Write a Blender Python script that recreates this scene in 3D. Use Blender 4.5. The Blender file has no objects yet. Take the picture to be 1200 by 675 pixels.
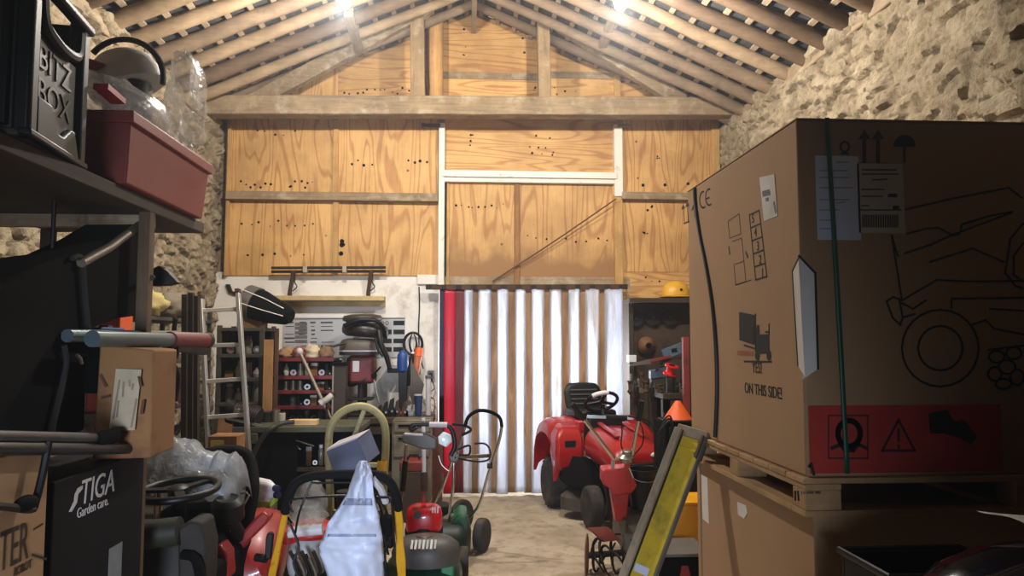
import bpy, bmesh, math, random
from mathutils import Vector, Matrix, Euler, noise
random.seed(7)
SC = bpy.context.scene
COL = SC.collection
PI = math.pi
R = math.radians

# ------------------------------------------------------------------ camera
F = 867.0
PITCH = math.atan(62.5 / 867)
YAW = math.atan(55 / 867 * math.cos(PITCH))
CAM = Vector((0, 0, 1.6))
cd = bpy.data.cameras.new('camera')
cd.sensor_width = 36.0
cd.lens = 36.0 * F / 1200.0
cd.clip_start = 0.05
cam = bpy.data.objects.new('camera', cd)
COL.objects.link(cam)
cam.location = CAM
cam.rotation_euler = Euler((PI / 2 + PITCH, 0, -YAW), 'XYZ')
SC.camera = cam
_RM = cam.rotation_euler.to_matrix()

def ray(px, py):
    return _RM @ Vector(((px - 600) / F, (337.5 - py) / F, -1.0))

def AY(px, py, Y):          # the place on the plane y = Y
    d = ray(px, py)
    return CAM + d * (Y / d.y)

def AX(px, py, X):
    d = ray(px, py)
    return CAM + d * (X / d.x)

def AZ(px, py, Z):
    d = ray(px, py)
    return CAM + d * ((Z - 1.6) / d.z)

# ------------------------------------------------------------------ materials
def lin(c):
    out = []
    for v in c[:3]:
        v = v / 255.0
        out.append(v / 12.92 if v <= 0.04045 else ((v + 0.055) / 1.055) ** 2.4)
    return (out[0], out[1], out[2], 1.0)

def newmat(name):
    m = bpy.data.materials.new(name)
    m.use_nodes = True
    nt = m.node_tree
    for n in list(nt.nodes):
        nt.nodes.remove(n)
    out = nt.nodes.new('ShaderNodeOutputMaterial')
    b = nt.nodes.new('ShaderNodeBsdfPrincipled')
    nt.links.new(b.outputs[0], out.inputs[0])
    return m, nt, b, out

def coords(nt, scale=(1, 1, 1), rot=(0, 0, 0), shift=True):
    tc = nt.nodes.new('ShaderNodeTexCoord')
    mp = nt.nodes.new('ShaderNodeMapping')
    mp.inputs['Scale'].default_value = scale
    mp.inputs['Rotation'].default_value = rot
    if shift:
        oi = nt.nodes.new('ShaderNodeObjectInfo')
        ml = nt.nodes.new('ShaderNodeVectorMath'); ml.operation = 'MULTIPLY_ADD'
        cb = nt.nodes.new('ShaderNodeCombineXYZ')
        for k in range(3):
            nt.links.new(oi.outputs['Random'], cb.inputs[k])
        nt.links.new(cb.outputs[0], ml.inputs[0])
        ml.inputs[1].default_value = (13.7, 7.3, 21.1)
        nt.links.new(tc.outputs['Object'], ml.inputs[2])
        nt.links.new(ml.outputs[0], mp.inputs['Vector'])
    else:
        nt.links.new(tc.outputs['Object'], mp.inputs['Vector'])
    return mp.outputs[0]

def tex_noise(nt, vec, scale, detail=4, rough=.55, dist=0):
    n = nt.nodes.new('ShaderNodeTexNoise')
    n.inputs['Scale'].default_value = scale
    n.inputs['Detail'].default_value = detail
    n.inputs['Roughness'].default_value = rough
    n.inputs['Distortion'].default_value = dist
    nt.links.new(vec, n.inputs['Vector'])
    return n

def ramp(nt, fac, stops):
    r = nt.nodes.new('ShaderNodeValToRGB')
    e = r.color_ramp.elements
    while len(e) < len(stops):
        e.new(.5)
    for i, (p, c) in enumerate(stops):
        e[i].position = p
        e[i].color = c
    nt.links.new(fac, r.inputs[0])
    return r

def mixc(nt, fac, a, b, mode='MIX'):
    x = nt.nodes.new('ShaderNodeMix'); x.data_type = 'RGBA'; x.blend_type = mode
    for v, s in ((fac, x.inputs[0]), (a, x.inputs[6]), (b, x.inputs[7])):
        if hasattr(v, 'links'):
            nt.links.new(v, s)
        else:
            s.default_value = v
    return x.outputs[2]

def bump(nt, b, h, strength=.3, dist=.01):
    bp = nt.nodes.new('ShaderNodeBump')
    bp.inputs['Strength'].default_value = strength
    bp.inputs['Distance'].default_value = dist
    nt.links.new(h, bp.inputs['Height'])
    nt.links.new(bp.outputs[0], b.inputs['Normal'])

def sc(c, k):
    return (min(1, c[0] * k), min(1, c[1] * k), min(1, c[2] * k), 1)

_M = {}
def mat(name, rgb, rough=.6, metal=0.0, var=.18, scale=9, bmp=.0, bscale=80, dirt=None, dscale=5, coat=0, stretch=(1, 1, 1), dlo=.52, dhi=.75, spec=.5):
    if name in _M:
        return _M[name]
    m, nt, b, out = newmat(name)
    c = lin(rgb)
    v = coords(nt, stretch)
    n = tex_noise(nt, v, scale)
    r = ramp(nt, n.outputs[0], [(.3, sc(c, 1 - var)), (.7, sc(c, 1 + var))])
    col = r.outputs[0]
    if dirt:
        n2 = tex_noise(nt, v, dscale, 6, .65)
        r2 = ramp(nt, n2.outputs[0], [(dlo, (0, 0, 0, 1)), (dhi, (1, 1, 1, 1))])
        col = mixc(nt, r2.outputs[0], col, lin(dirt))
    nt.links.new(col, b.inputs['Base Color'])
    b.inputs['Roughness'].default_value = rough
    b.inputs['Metallic'].default_value = metal
    b.inputs['Coat Weight'].default_value = coat
    b.inputs['Specular IOR Level'].default_value = spec
    if bmp:
        n3 = tex_noise(nt, v, bscale, 5, .6)
        bump(nt, b, n3.outputs[0], bmp, .006)
    _M[name] = m
    return m

def wood(name, rgb, axis='z', rough=.75, contrast=.35, dirt=None, dlo=.5, dhi=.8, grain=34):
    if name in _M:
        return _M[name]
    m, nt, b, out = newmat(name)
    c = lin(rgb)
    s = {'x': (.06, 1, 1), 'y': (1, .06, 1), 'z': (1, 1, .06)}[axis]
    v = coords(nt, s)
    n = tex_noise(nt, v, grain, 6, .65, .6)
    r = ramp(nt, n.outputs[0], [(.28, sc(c, 1 - contrast)), (.5, c), (.75, sc(c, 1 + contrast * .7))])
    v2 = coords(nt, (1, 1, 1))
    n2 = tex_noise(nt, v2, 3.5, 5, .6)
    r2 = ramp(nt, n2.outputs[0], [(.3, (.62, .6, .58, 1)), (.7, (1.1, 1.1, 1.1, 1))])
    col = mixc(nt, 1.0, r.outputs[0], r2.outputs[0], 'MULTIPLY')
    if dirt:
        n4 = tex_noise(nt, v2, 6, 6, .7)
        r4 = ramp(nt, n4.outputs[0], [(dlo, (0, 0, 0, 1)), (dhi, (1, 1, 1, 1))])
        col = mixc(nt, r4.outputs[0], col, lin(dirt))
    nt.links.new(col, b.inputs['Base Color'])
    b.inputs['Roughness'].default_value = rough
    bump(nt, b, n.outputs[0], .35, .004)
    _M[name] = m
    return m

def plywood(name, rgb, dark, vertical=True, stain=0.0):
    m, nt, b, out = newmat(name)
    c, d = lin(rgb), lin(dark)
    s = (2.4, 1, .36) if vertical else (.35, 1, 2.6)
    v = coords(nt, s)
    n = tex_noise(nt, v, 1.3, 2, .45, .35)
    ml = nt.nodes.new('ShaderNodeMath'); ml.operation = 'MULTIPLY'; ml.inputs[1].default_value = 75
    nt.links.new(n.outputs[0], ml.inputs[0])
    sn = nt.nodes.new('ShaderNodeMath'); sn.operation = 'SINE'
    nt.links.new(ml.outputs[0], sn.inputs[0])
    r = ramp(nt, sn.outputs[0], [(.35, c), (.98, d)])
    v3 = coords(nt, (30, 30, 1.2) if vertical else (1.2, 30, 30))
    n3 = tex_noise(nt, v3, 3, 4)
    r3 = ramp(nt, n3.outputs[0], [(.3, (.86, .84, .8, 1)), (.7, (1.06, 1.06, 1.06, 1))])
    col = mixc(nt, 1.0, r.outputs[0], r3.outputs[0], 'MULTIPLY')
    v2 = coords(nt, (1, 1, 1))
    n4 = tex_noise(nt, v2, 2.2, 5, .6)
    r4 = ramp(nt, n4.outputs[0], [(.35, (.78, .74, .68, 1)), (.65, (1.08, 1.08, 1.06, 1))])
    col = mixc(nt, 1.0, col, r4.outputs[0], 'MULTIPLY')
    vk = nt.nodes.new('ShaderNodeTexVoronoi'); vk.inputs['Scale'].default_value = 3.4
    nt.links.new(v2, vk.inputs['Vector'])
    rk = ramp(nt, vk.outputs['Distance'], [(.025, (1, 1, 1, 1)), (.06, (0, 0, 0, 1))])
    col = mixc(nt, rk.outputs[0], col, lin((92, 52, 24)))
    if stain:                                   # water marks that have soaked into the sheet's lower edge
        tc = nt.nodes.new('ShaderNodeTexCoord')
        sp = nt.nodes.new('ShaderNodeSeparateXYZ'); nt.links.new(tc.outputs['Object'], sp.inputs[0])
        ns = tex_noise(nt, v2, 3.2, 5, .6)
        ad = nt.nodes.new('ShaderNodeMath'); ad.operation = 'MULTIPLY_ADD'
        nt.links.new(ns.outputs[0], ad.inputs[0]); ad.inputs[1].default_value = .7
        nt.links.new(sp.outputs[2], ad.inputs[2])
        rs = ramp(nt, ad.outputs[0], [(.0, (1, 1, 1, 1)), (stain, (0, 0, 0, 1))])
        col = mixc(nt, rs.outputs[0], col, lin((150, 108, 62)))
    nt.links.new(col, b.inputs['Base Color'])
    b.inputs['Roughness'].default_value = .62
    return m

def plastic_film(name, rgb=(215, 220, 225), clear=.45, rough=.18):
    m, nt, b, out = newmat(name)
    b.inputs['Base Color'].default_value = lin(rgb)
    b.inputs['Roughness'].default_value = rough
    tr = nt.nodes.new('ShaderNodeBsdfTransparent')
    tl = nt.nodes.new('ShaderNodeBsdfTranslucent'); tl.inputs[0].default_value = lin(rgb)
    mx = nt.nodes.new('ShaderNodeMixShader'); mx.inputs[0].default_value = .35
    nt.links.new(b.outputs[0], mx.inputs[1]); nt.links.new(tl.outputs[0], mx.inputs[2])
    v = coords(nt)
    n = tex_noise(nt, v, 7, 4, .6, 1.0)
    r = ramp(nt, n.outputs[0], [(.35, (max(0, clear - .25),) * 3 + (1,)), (.65, (min(1, clear + .25),) * 3 + (1,))])
    m2 = nt.nodes.new('ShaderNodeMixShader')
    nt.links.new(r.outputs[0], m2.inputs[0])
    nt.links.new(mx.outputs[0], m2.inputs[1]); nt.links.new(tr.outputs[0], m2.inputs[2])
    nt.links.new(m2.outputs[0], out.inputs[0])
    n3 = tex_noise(nt, v, 26, 3, .5, 1.5)
    bump(nt, b, n3.outputs[0], .6, .01)
    return m

def glow(name, rgb, strength):
    m, nt, b, out = newmat(name)
    b.inputs['Base Color'].default_value = lin(rgb)
    b.inputs['Emission Color'].default_value = lin(rgb)
    b.inputs['Emission Strength'].default_value = strength
    return m

# ------------------------------------------------------------------ mesh builder
class MB:
    def __init__(s, M=None):
        s.bm = bmesh.new()
        s.M = M or Matrix.Identity(4)

    def _add(s, verts, faces):
        vs = [s.bm.verts.new(s.M @ Vector(v)) for v in verts]
        for f in faces:
            try:
                s.bm.faces.new([vs[i] for i in f])
            except ValueError:
                pass
        return s

    def box(s, c, d, rot=None, taper=1.0):
        x, y, z = d[0] / 2, d[1] / 2, d[2] / 2
        t = taper
        v = [(-x, -y, -z), (x, -y, -z), (x, y, -z), (-x, y, -z), (-x * t, -y * t, z), (x * t, -y * t, z), (x * t, y * t, z), (-x * t, y * t, z)]
        Rm = Euler(rot).to_matrix() if rot else Matrix.Identity(3)
        v = [Rm @ Vector(p) + Vector(c) for p in v]
        return s._add(v, [(3, 2, 1, 0), (4, 5, 6, 7), (0, 1, 5, 4), (1, 2, 6, 5), (2, 3, 7, 6), (3, 0, 4, 7)])

    def span(s, x0, x1, y0, y1, z0, z1):
        return s.box(((x0 + x1) / 2, (y0 + y1) / 2, (z0 + z1) / 2), (abs(x1 - x0), abs(y1 - y0), abs(z1 - z0)))

    def bar(s, p0, p1, w, h, up=(0, 0, 1)):
        p0, p1 = Vector(p0), Vector(p1)
        d = (p1 - p0).normalized()
        u = Vector(up)
        if abs(d.dot(u)) > .99:
            u = Vector((0, 1, 0))
        a = d.cross(u).normalized() * (w / 2)
        b = a.cross(d).normalized() * (h / 2)
        v = [p0 - a - b, p0 + a - b, p0 + a + b, p0 - a + b, p1 - a - b, p1 + a - b, p1 + a + b, p1 - a + b]
        return s._add(v, [(0, 1, 2, 3), (7, 6, 5, 4), (4, 5, 1, 0), (5, 6, 2, 1), (6, 7, 3, 2), (7, 4, 0, 3)])

    def tube(s, pts, r, seg=10, closed=False, flat=1.0, curve=0):
        P = [Vector(p) for p in pts]
        if curve:
            P = smooth_path(P, curve, closed)
        n = len(P)
        rs = r if isinstance(r, (list, tuple)) else [r] * n
        if len(rs) != n:
            rs = [rs[0] + (rs[-1] - rs[0]) * i / (n - 1) for i in range(n)]
        rings = []
        ref = None
        for i in range(n):
            if closed:
                t = (P[(i + 1) % n] - P[i - 1]).normalized()
            else:
                t = (P[min(i + 1, n - 1)] - P[max(i - 1, 0)]).normalized()
            if ref is None:
                ref = Vector((0, 0, 1)) if abs(t.z) < .9 else Vector((0, 1, 0))
            a = t.cross(ref)
            if a.length < 1e-5:
                a = t.orthogonal()
            a.normalize()
            b = a.cross(t).normalized()
            ref = b
            rings.append([s.bm.verts.new(s.M @ (P[i] + a * math.cos(2 * PI * k / seg) * rs[i] + b * math.sin(2 * PI * k / seg) * rs[i] * flat)) for k in range(seg)])
        m = n if closed else n - 1
        for i in range(m):
            A, B = rings[i], rings[(i + 1) % n]
            for k in range(seg):
                s.bm.faces.new((A[k], A[(k + 1) % seg], B[(k + 1) % seg], B[k]))
        if not closed:
            s.bm.faces.new(rings[0][::-1]); s.bm.faces.new(rings[-1])
        return s

    def lathe(s, prof, c=(0, 0, 0), axis=(0, 0, 1), seg=20, sx=1, sy=1):
        ax = Vector(axis).normalized()
        q = Vector((0, 0, 1)).rotation_difference(ax).to_matrix()
        c = Vector(c)
        rings = []
        for r, z in prof:
            if r < 1e-6:
                rings.append([s.bm.verts.new(s.M @ (c + q @ Vector((0, 0, z))))])
            else:
                rings.append([s.bm.verts.new(s.M @ (c + q @ Vector((r * sx * math.cos(2 * PI * k / seg), r * sy * math.sin(2 * PI * k / seg), z)))) for k in range(seg)])
        for A, B in zip(rings, rings[1:]):
            for k in range(seg):
                if len(A) == 1 and len(B) == 1:
                    continue
                if len(A) == 1:
                    s.bm.faces.new((A[0], B[k], B[(k + 1) % seg]))
                elif len(B) == 1:
                    s.bm.faces.new((A[k], A[(k + 1) % seg], B[0]))
                else:
                    s.bm.faces.new((A[k], A[(k + 1) % seg], B[(k + 1) % seg], B[k]))
        if len(rings[0]) > 1: s.bm.faces.new(rings[0][::-1])
        if len(rings[-1]) > 1: s.bm.faces.new(rings[-1])
        return s

    def cyl(s, p0, p1, r, seg=18, r2=None):
        p0, p1 = Vector(p0), Vector(p1)
        L = (p1 - p0).length
        return s.lathe([(r, 0), (r if r2 is None else r2, L)], p0, p1 - p0, seg)

    def ball(s, c, r, seg=16, rings=10):
        r = r if isinstance(r, (tuple, list)) else (r, r, r)
        pr = [(math.sin(PI * i / rings), -math.cos(PI * i / rings)) for i in range(rings + 1)]
        old = s.M
        s.M = old @ Matrix.Translation(c) @ Matrix.Diagonal((r[0], r[1], r[2], 1))
        s.lathe([(a if 0 < i < rings else 0, z) for i, (a, z) in enumerate(pr)], seg=seg)
        s.M = old
        return s

    def prism(s, poly, vec):             # a closed outline pushed along vec
        P = [Vector(p) for p in poly]
        v = Vector(vec)
        n = len(P)
        return s._add(P + [p + v for p in P], [tuple(range(n))[::-1], tuple(range(n, 2 * n))] + [(i, (i + 1) % n, n + (i + 1) % n, n + i) for i in range(n)])

    def loft(s, rings, caps=True):
        rr = [[s.bm.verts.new(s.M @ Vector(p)) for p in ring] for ring in rings]
        n = len(rr[0])
        for A, B in zip(rr, rr[1:]):
            for k in range(n):
                s.bm.faces.new((A[k], A[(k + 1) % n], B[(k + 1) % n], B[k]))
        if caps:
            s.bm.faces.new(rr[0][::-1]); s.bm.faces.new(rr[-1])
        return s

    def sheet(s, fn, nu, nv):
        g = [[s.bm.verts.new(s.M @ Vector(fn(i / nu, j / nv))) for j in range(nv + 1)] for i in range(nu + 1)]
        for i in range(nu):
            for j in range(nv):
                s.bm.faces.new((g[i][j], g[i + 1][j], g[i + 1][j + 1], g[i][j + 1]))
        return s

    def build(s, name, material, parent=None, bev=0, solid=0, sub=0, smooth=True, ang=40, origin=None):
        bm = s.bm
        bmesh.ops.recalc_face_normals(bm, faces=bm.faces)
        co = [v.co for v in bm.verts]
        lo = Vector((min(c.x for c in co), min(c.y for c in co), min(c.z for c in co)))
        hi = Vector((max(c.x for c in co), max(c.y for c in co), max(c.z for c in co)))
        o = Vector(origin) if origin is not None else ((lo + hi) / 2 if parent is not None else Vector(((lo.x + hi.x) / 2, (lo.y + hi.y) / 2, lo.z)))
        bmesh.ops.translate(bm, verts=bm.verts, vec=-o)
        me = bpy.data.meshes.new(name)
        bm.to_mesh(me); bm.free()
        if smooth:
            me.shade_smooth()
            me.set_sharp_from_angle(angle=R(ang))
        me.materials.append(material)
        ob = bpy.data.objects.new(name, me)
        COL.objects.link(ob)
        put(ob, o, parent)
        if bev:
            b = ob.modifiers.new('bevel', 'BEVEL'); b.width = bev; b.segments = 2; b.limit_method = 'ANGLE'; b.angle_limit = R(35)
            b.harden_normals = False
        if solid:
            b = ob.modifiers.new('thickness', 'SOLIDIFY'); b.thickness = solid; b.offset = 0
        if sub:
            b = ob.modifiers.new('smooth', 'SUBSURF'); b.levels = sub; b.render_levels = sub
        return ob

_W = {}
def put(ob, world, parent=None):
    w = Vector(world)
    _W[ob.name] = w
    if parent is not None:
        ob.parent = parent
        ob.location = w - _W[parent.name]
    else:
        ob.location = w

def smooth_path(P, n=6, closed=False):
    out = []
    m = len(P)
    rng = range(m if closed else m - 1)
    for i in rng:
        p0 = P[(i - 1) % m] if closed or i > 0 else P[0]
        p1, p2 = P[i], P[(i + 1) % m]
        p3 = P[(i + 2) % m] if closed or i + 2 < m else P[-1]
        for k in range(n):
            t = k / n
            out.append(.5 * ((2 * p1) + (-p0 + p2) * t + (2 * p0 - 5 * p1 + 4 * p2 - p3) * t * t + (-p0 + 3 * p1 - 3 * p2 + p3) * t ** 3))
    if not closed:
        out.append(P[-1])
    return out

def tag(o, label, cat, group=None, kind=None):
    o['label'] = label
    o['category'] = cat
    if group: o['group'] = group
    if kind: o['kind'] = kind
    return o

def thing(name, label, cat, base, group=None):
    o = bpy.data.objects.new(name, None)
    o.empty_display_size = .1
    COL.objects.link(o)
    put(o, base)
    return tag(o, label, cat, group)

def struct(o):
    o['kind'] = 'structure'
    return o

def frame(o, x, y=None, z=None):          # local axes x, z given -> 4x4 in world
    x = Vector(x).normalized()
    z = Vector(z).normalized() if z is not None else Vector((0, 0, 1))
    y = z.cross(x).normalized()
    z = x.cross(y).normalized()
    m = Matrix((x, y, z)).transposed().to_4x4()
    m.translation = Vector(o)
    return m

def text(body, at, right, up, size, material, name, parent, sx=1.0, align='LEFT', depth=.0006, shear=0):
    cu = bpy.data.curves.new('lettering', 'FONT')
    cu.body = body; cu.size = size; cu.extrude = depth; cu.align_x = align; cu.shear = shear
    cu.resolution_u = 3
    tmp = bpy.data.objects.new('lettering_tmp', cu)
    COL.objects.link(tmp)
    bpy.context.view_layer.update()
    dg = bpy.context.evaluated_depsgraph_get()
    me = bpy.data.meshes.new_from_object(tmp.evaluated_get(dg))
    bpy.data.objects.remove(tmp)
    bpy.data.curves.remove(cu)
    right, up = Vector(right).normalized(), Vector(up).normalized()
    n = right.cross(up).normalized()
    up = n.cross(right)
    m = Matrix((right * sx, up, n)).transposed().to_4x4()
    me.transform(m)
    me.materials.clear(); me.materials.append(material)
    ob = bpy.data.objects.new(name, me)
    COL.objects.link(ob)
    put(ob, Vector(at), parent)
    return ob

def strokes(lines, w, n, material, name, parent, closed=False):   # ink lines lying on a face with normal n
    m = MB()
    for L in lines:
        L = [Vector(p) for p in L]
        for a, b in zip(L, L[1:]):
            if (b - a).length > 1e-4:
                d = (b - a).normalized() * w * .4
                m.bar(a - d, b + d, w, .0008, n)
    return m.build(name, material, parent, smooth=False)

def fbm(x, y, z=0, s=1.0, o=4):
    return noise.fractal(Vector((x * s, y * s, z * s)), 1.0, 2.0, o, noise_basis='PERLIN_ORIGINAL')
# ================================================================== materials in use
INK = mat('black_ink', (22, 19, 17), .8, var=.1)
CARD = mat('cardboard', (168, 134, 98), .85, var=.05, scale=3, bmp=.08, bscale=140)
CARD2 = mat('cardboard_worn', (138, 98, 58), .85, var=.08, scale=3, dirt=(96, 60, 34), dscale=4, dlo=.5, dhi=.7)
PALLET = wood('pallet_pine', (186, 150, 104), 'x', contrast=.2)
OLD_Z = wood('old_timber_upright', (158, 132, 96), 'z', dirt=(196, 182, 156), dlo=.55, dhi=.8)
OLD_X = wood('old_timber_across', (150, 128, 96), 'x', dirt=(196, 184, 160), dlo=.5, dhi=.85)
OLD_Y = wood('old_timber_along', (150, 130, 104), 'y')
NEW_Z = wood('pine_upright', (196, 154, 92), 'z', contrast=.2)
NEW_X = wood('pine_across', (190, 148, 86), 'x', contrast=.2)
DARKWOOD = wood('dark_shelf_timber', (62, 48, 34), 'y', contrast=.3)
WHITEPAINT = mat('white_paint', (228, 222, 210), .6, var=.05, scale=4, dirt=(150, 132, 108), dscale=7, dlo=.6, dhi=.78, bmp=.2, bscale=40)
WHITEWASH = mat('whitewashed_blocks', (230, 226, 216), .8, var=.05, scale=2.5, dirt=(168, 152, 128), dscale=3, dlo=.56, dhi=.8, bmp=.35, bscale=30)
BLACK = mat('black_plastic', (11, 11, 12), .45, var=.15, spec=.35)
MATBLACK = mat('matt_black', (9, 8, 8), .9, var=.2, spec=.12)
RUBBER = mat('tyre_rubber', (44, 41, 38), .85, var=.2, bmp=.3, bscale=60, dirt=(96, 84, 68), dscale=6, dlo=.5, dhi=.8)
STEEL = mat('bare_steel', (150, 148, 142), .35, .9, var=.1)
CHROME = mat('chrome_tube', (205, 205, 205), .18, 1.0, var=.05)
ALU = mat('aluminium', (190, 190, 186), .38, .8, var=.08)
RUST = mat('rusty_steel', (84, 58, 40), .8, .3, var=.3, dirt=(50, 40, 34))
GREASY = mat('greasy_iron', (34, 30, 27), .6, .5, var=.3, dirt=(64, 54, 44), dscale=9)
REDPAINT = mat('red_enamel', (176, 30, 28), .35, 0, var=.08, coat=.3, dirt=(110, 40, 34), dscale=4, dlo=.55, dhi=.85)
DULLRED = mat('dull_red_paint', (132, 46, 38), .6, 0, var=.15, dirt=(72, 40, 32), dscale=6)
GREENPAINT = mat('green_enamel', (16, 60, 40), .4, 0, var=.12, coat=.2, dirt=(58, 60, 44), dscale=7, dlo=.55)
YELLOWPAINT = mat('yellow_paint', (214, 160, 32), .45, 0, var=.1, dirt=(130, 96, 30), dscale=9, dlo=.58)
GREYPLASTIC = mat('grey_plastic', (92, 90, 86), .5, var=.12)
PALEGREY = mat('pale_grey_plastic', (190, 186, 190), .5, var=.08)
WHITEPLASTIC = mat('white_plastic', (222, 222, 224), .4, var=.04)
PAPER = mat('label_paper', (214, 210, 202), .7, var=.04)
BLUE = mat('blue_plastic', (30, 66, 128), .45, var=.12)
ORANGE = mat('orange_plastic', (228, 92, 24), .5, var=.08)
CREAM = mat('cream_paint', (160, 150, 100), .5, var=.12, dirt=(120, 106, 70), dscale=8)
KHAKI = mat('khaki_cloth', (118, 110, 78), .9, var=.2)
BROWN = mat('brown_card', (120, 84, 50), .85, var=.2)
OLIVE = mat('olive_paint', (74, 76, 58), .6, var=.15, dirt=(48, 46, 40), dscale=7)

def stone_material():
    m, nt, b, out = newmat('limewashed_rubble')
    v = coords(nt, shift=False)
    n = tex_noise(nt, v, 4, 6, .65)
    r = ramp(nt, n.outputs[0], [(.3, lin((122, 108, 86))), (.5, lin((160, 145, 118))), (.72, lin((184, 170, 144)))])
    n2 = tex_noise(nt, v, 22, 5, .7)
    r2 = ramp(nt, n2.outputs[0], [(.36, (.55, .5, .44, 1)), (.52, (1, 1, 1, 1))])
    at = nt.nodes.new('ShaderNodeAttribute'); at.attribute_name = 'joint'
    c = mixc(nt, .8, r.outputs[0], r2.outputs[0], 'MULTIPLY')
    r3 = ramp(nt, at.outputs['Fac'], [(0.0, (1, 1, 1, 1)), (1.0, (.3, .25, .2, 1))])
    c = mixc(nt, 1.0, c, r3.outputs[0], 'MULTIPLY')
    nt.links.new(c, b.inputs['Base Color'])
    b.inputs['Roughness'].default_value = .95
    n4 = tex_noise(nt, v, 38, 6, .7)
    bump(nt, b, n4.outputs[0], .9, .02)
    return m
STONE = stone_material()

def concrete():
    m, nt, b, out = newmat('dusty_concrete')
    v = coords(nt, shift=False)
    n = tex_noise(nt, v, 1.6, 8, .65)
    r = ramp(nt, n.outputs[0], [(.3, lin((140, 124, 104))), (.52, lin((178, 162, 138))), (.72, lin((198, 184, 160)))])
    n2 = tex_noise(nt, v, 9, 6, .7, .5)
    r2 = ramp(nt, n2.outputs[0], [(.33, (.6, .55, .48, 1)), (.5, (1, 1, 1, 1))])
    c = mixc(nt, .85, r.outputs[0], r2.outputs[0], 'MULTIPLY')
    n5 = tex_noise(nt, v, 2.4, 4, .5)
    r5 = ramp(nt, n5.outputs[0], [(.60, (1, 1, 1, 1)), (.7, (.62, .54, .44, 1))])
    c = mixc(nt, .8, c, r5.outputs[0], 'MULTIPLY')
    nt.links.new(c, b.inputs['Base Color'])
    b.inputs['Roughness'].default_value = .8
    n4 = tex_noise(nt, v, 45, 6, .7)
    bump(nt, b, n4.outputs[0], .35, .006)
    return m

# ================================================================== floor
m = MB()
m.sheet(lambda u, v: (-3.2 + u * 6.6, -1.5 + v * 13.5, .008 * fbm(u * 6.6, v * 13.5, 3, 1.3) - .006), 50, 90)
fl = struct(m.build('floor', concrete(), ang=80))

# ================================================================== rubble side walls
def rubble_wall(name, X, sgn, y0, y1, top, seed, step=.022):
    ys_ = []
    y = y0
    while y < y1:
        ys_.append(y); y += step if y > 3.2 else .09
    ys_.append(y1)
    ny = len(ys_) - 1; nz = int(top / step)
    m = MB()
    bm = m.bm
    g = []
    joints = []
    for i in range(ny + 1):
        col = []
        y = ys_[i]
        for j in range(nz + 1):
            z = top * j / nz
            zz = z + .05 * fbm(y, z, seed, 1.1, 3) + .018 * fbm(y, z, seed + 3, 6, 2)
            yy = y + .06 * fbm(z, y, seed + 5, 2.2, 3)
            q = Vector((yy / .21, zz / .085, seed))
            d, p = noise.voronoi(q)
            e = d[1] - d[0]
            jn = max(0, min(1, 1 - e / .22))
            h1 = noise.cell(p[0] * 7.1); h2 = noise.cell(p[0] * 5.3 + Vector((9, 2, 4))); h3 = noise.cell(p[0] * 3.7 + Vector((1, 7, 2)))
            o = q - p[0]
            rub = max(0, min(1, .5 + 1.3 * fbm(y, z, seed + 20, .8, 3)))      # where the lime still covers the joints
            rel = .028 * h1 + .030 * (o.x * h2 + o.y * (h3 - .25)) - (.030 - .016 * rub) * jn ** 1.3 + .016 * fbm(y, z, seed + 9, 9, 4) + .035 * fbm(y, z, seed + 2, .8, 2)
            topj = .06 * fbm(y, 0, seed, 4.5, 4) if j == nz else 0
            col.append(bm.verts.new((X + sgn * rel, y, z + topj)))
            joints.append(jn ** 2 * (1 - .8 * rub) * (.5 + .5 * (h1 > .1)))
        g.append(col)
    for i in range(ny):
        for j in range(nz):
            bm.faces.new((g[i][j], g[i + 1][j], g[i + 1][j + 1], g[i][j + 1]))
    b0, b1 = bm.verts.new((X - sgn * .45, y0, 0)), bm.verts.new((X - sgn * .45, y1, 0))
    t0, t1 = bm.verts.new((X - sgn * .45, y0, top)), bm.verts.new((X - sgn * .45, y1, top))
    bm.faces.new((b0, b1, t1, t0))
    bm.faces.new([t0, t1] + [g[i][nz] for i in range(ny, -1, -1)])
    joints += [0] * 4
    o = m.build(name, STONE, ang=38)
    a = o.data.attributes.new('joint', 'FLOAT', 'POINT')
    a.data.foreach_set('value', joints)
    return struct(o)

rubble_wall('wall_right', 2.80, -1, .6, 8.1, 4.0, 3.3)
rubble_wall('wall_left', -2.62, 1, .6, 8.1, 3.96, 11.7)

# ================================================================== back wall
YB = 8.0
wb = MB()
wb.span(-3.0, -.285, YB, YB + .3, 0, 2.335)
wall_back = struct(wb.build('wall_back', WHITEWASH))
def bp(name, x0, x1, y0, y1, z0, z1, mt, bev=.003):
    return MB().span(x0, x1, y0, y1, z0, z1).build(name, mt, wall_back, bev=bev)
bp('masonry_pier', 1.76, 3.1, YB + .02, YB + .3, 0, 2.06, mat('grubby_brown_boards', (70, 52, 36), .8, var=.25, dirt=(40, 30, 22)))
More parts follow.
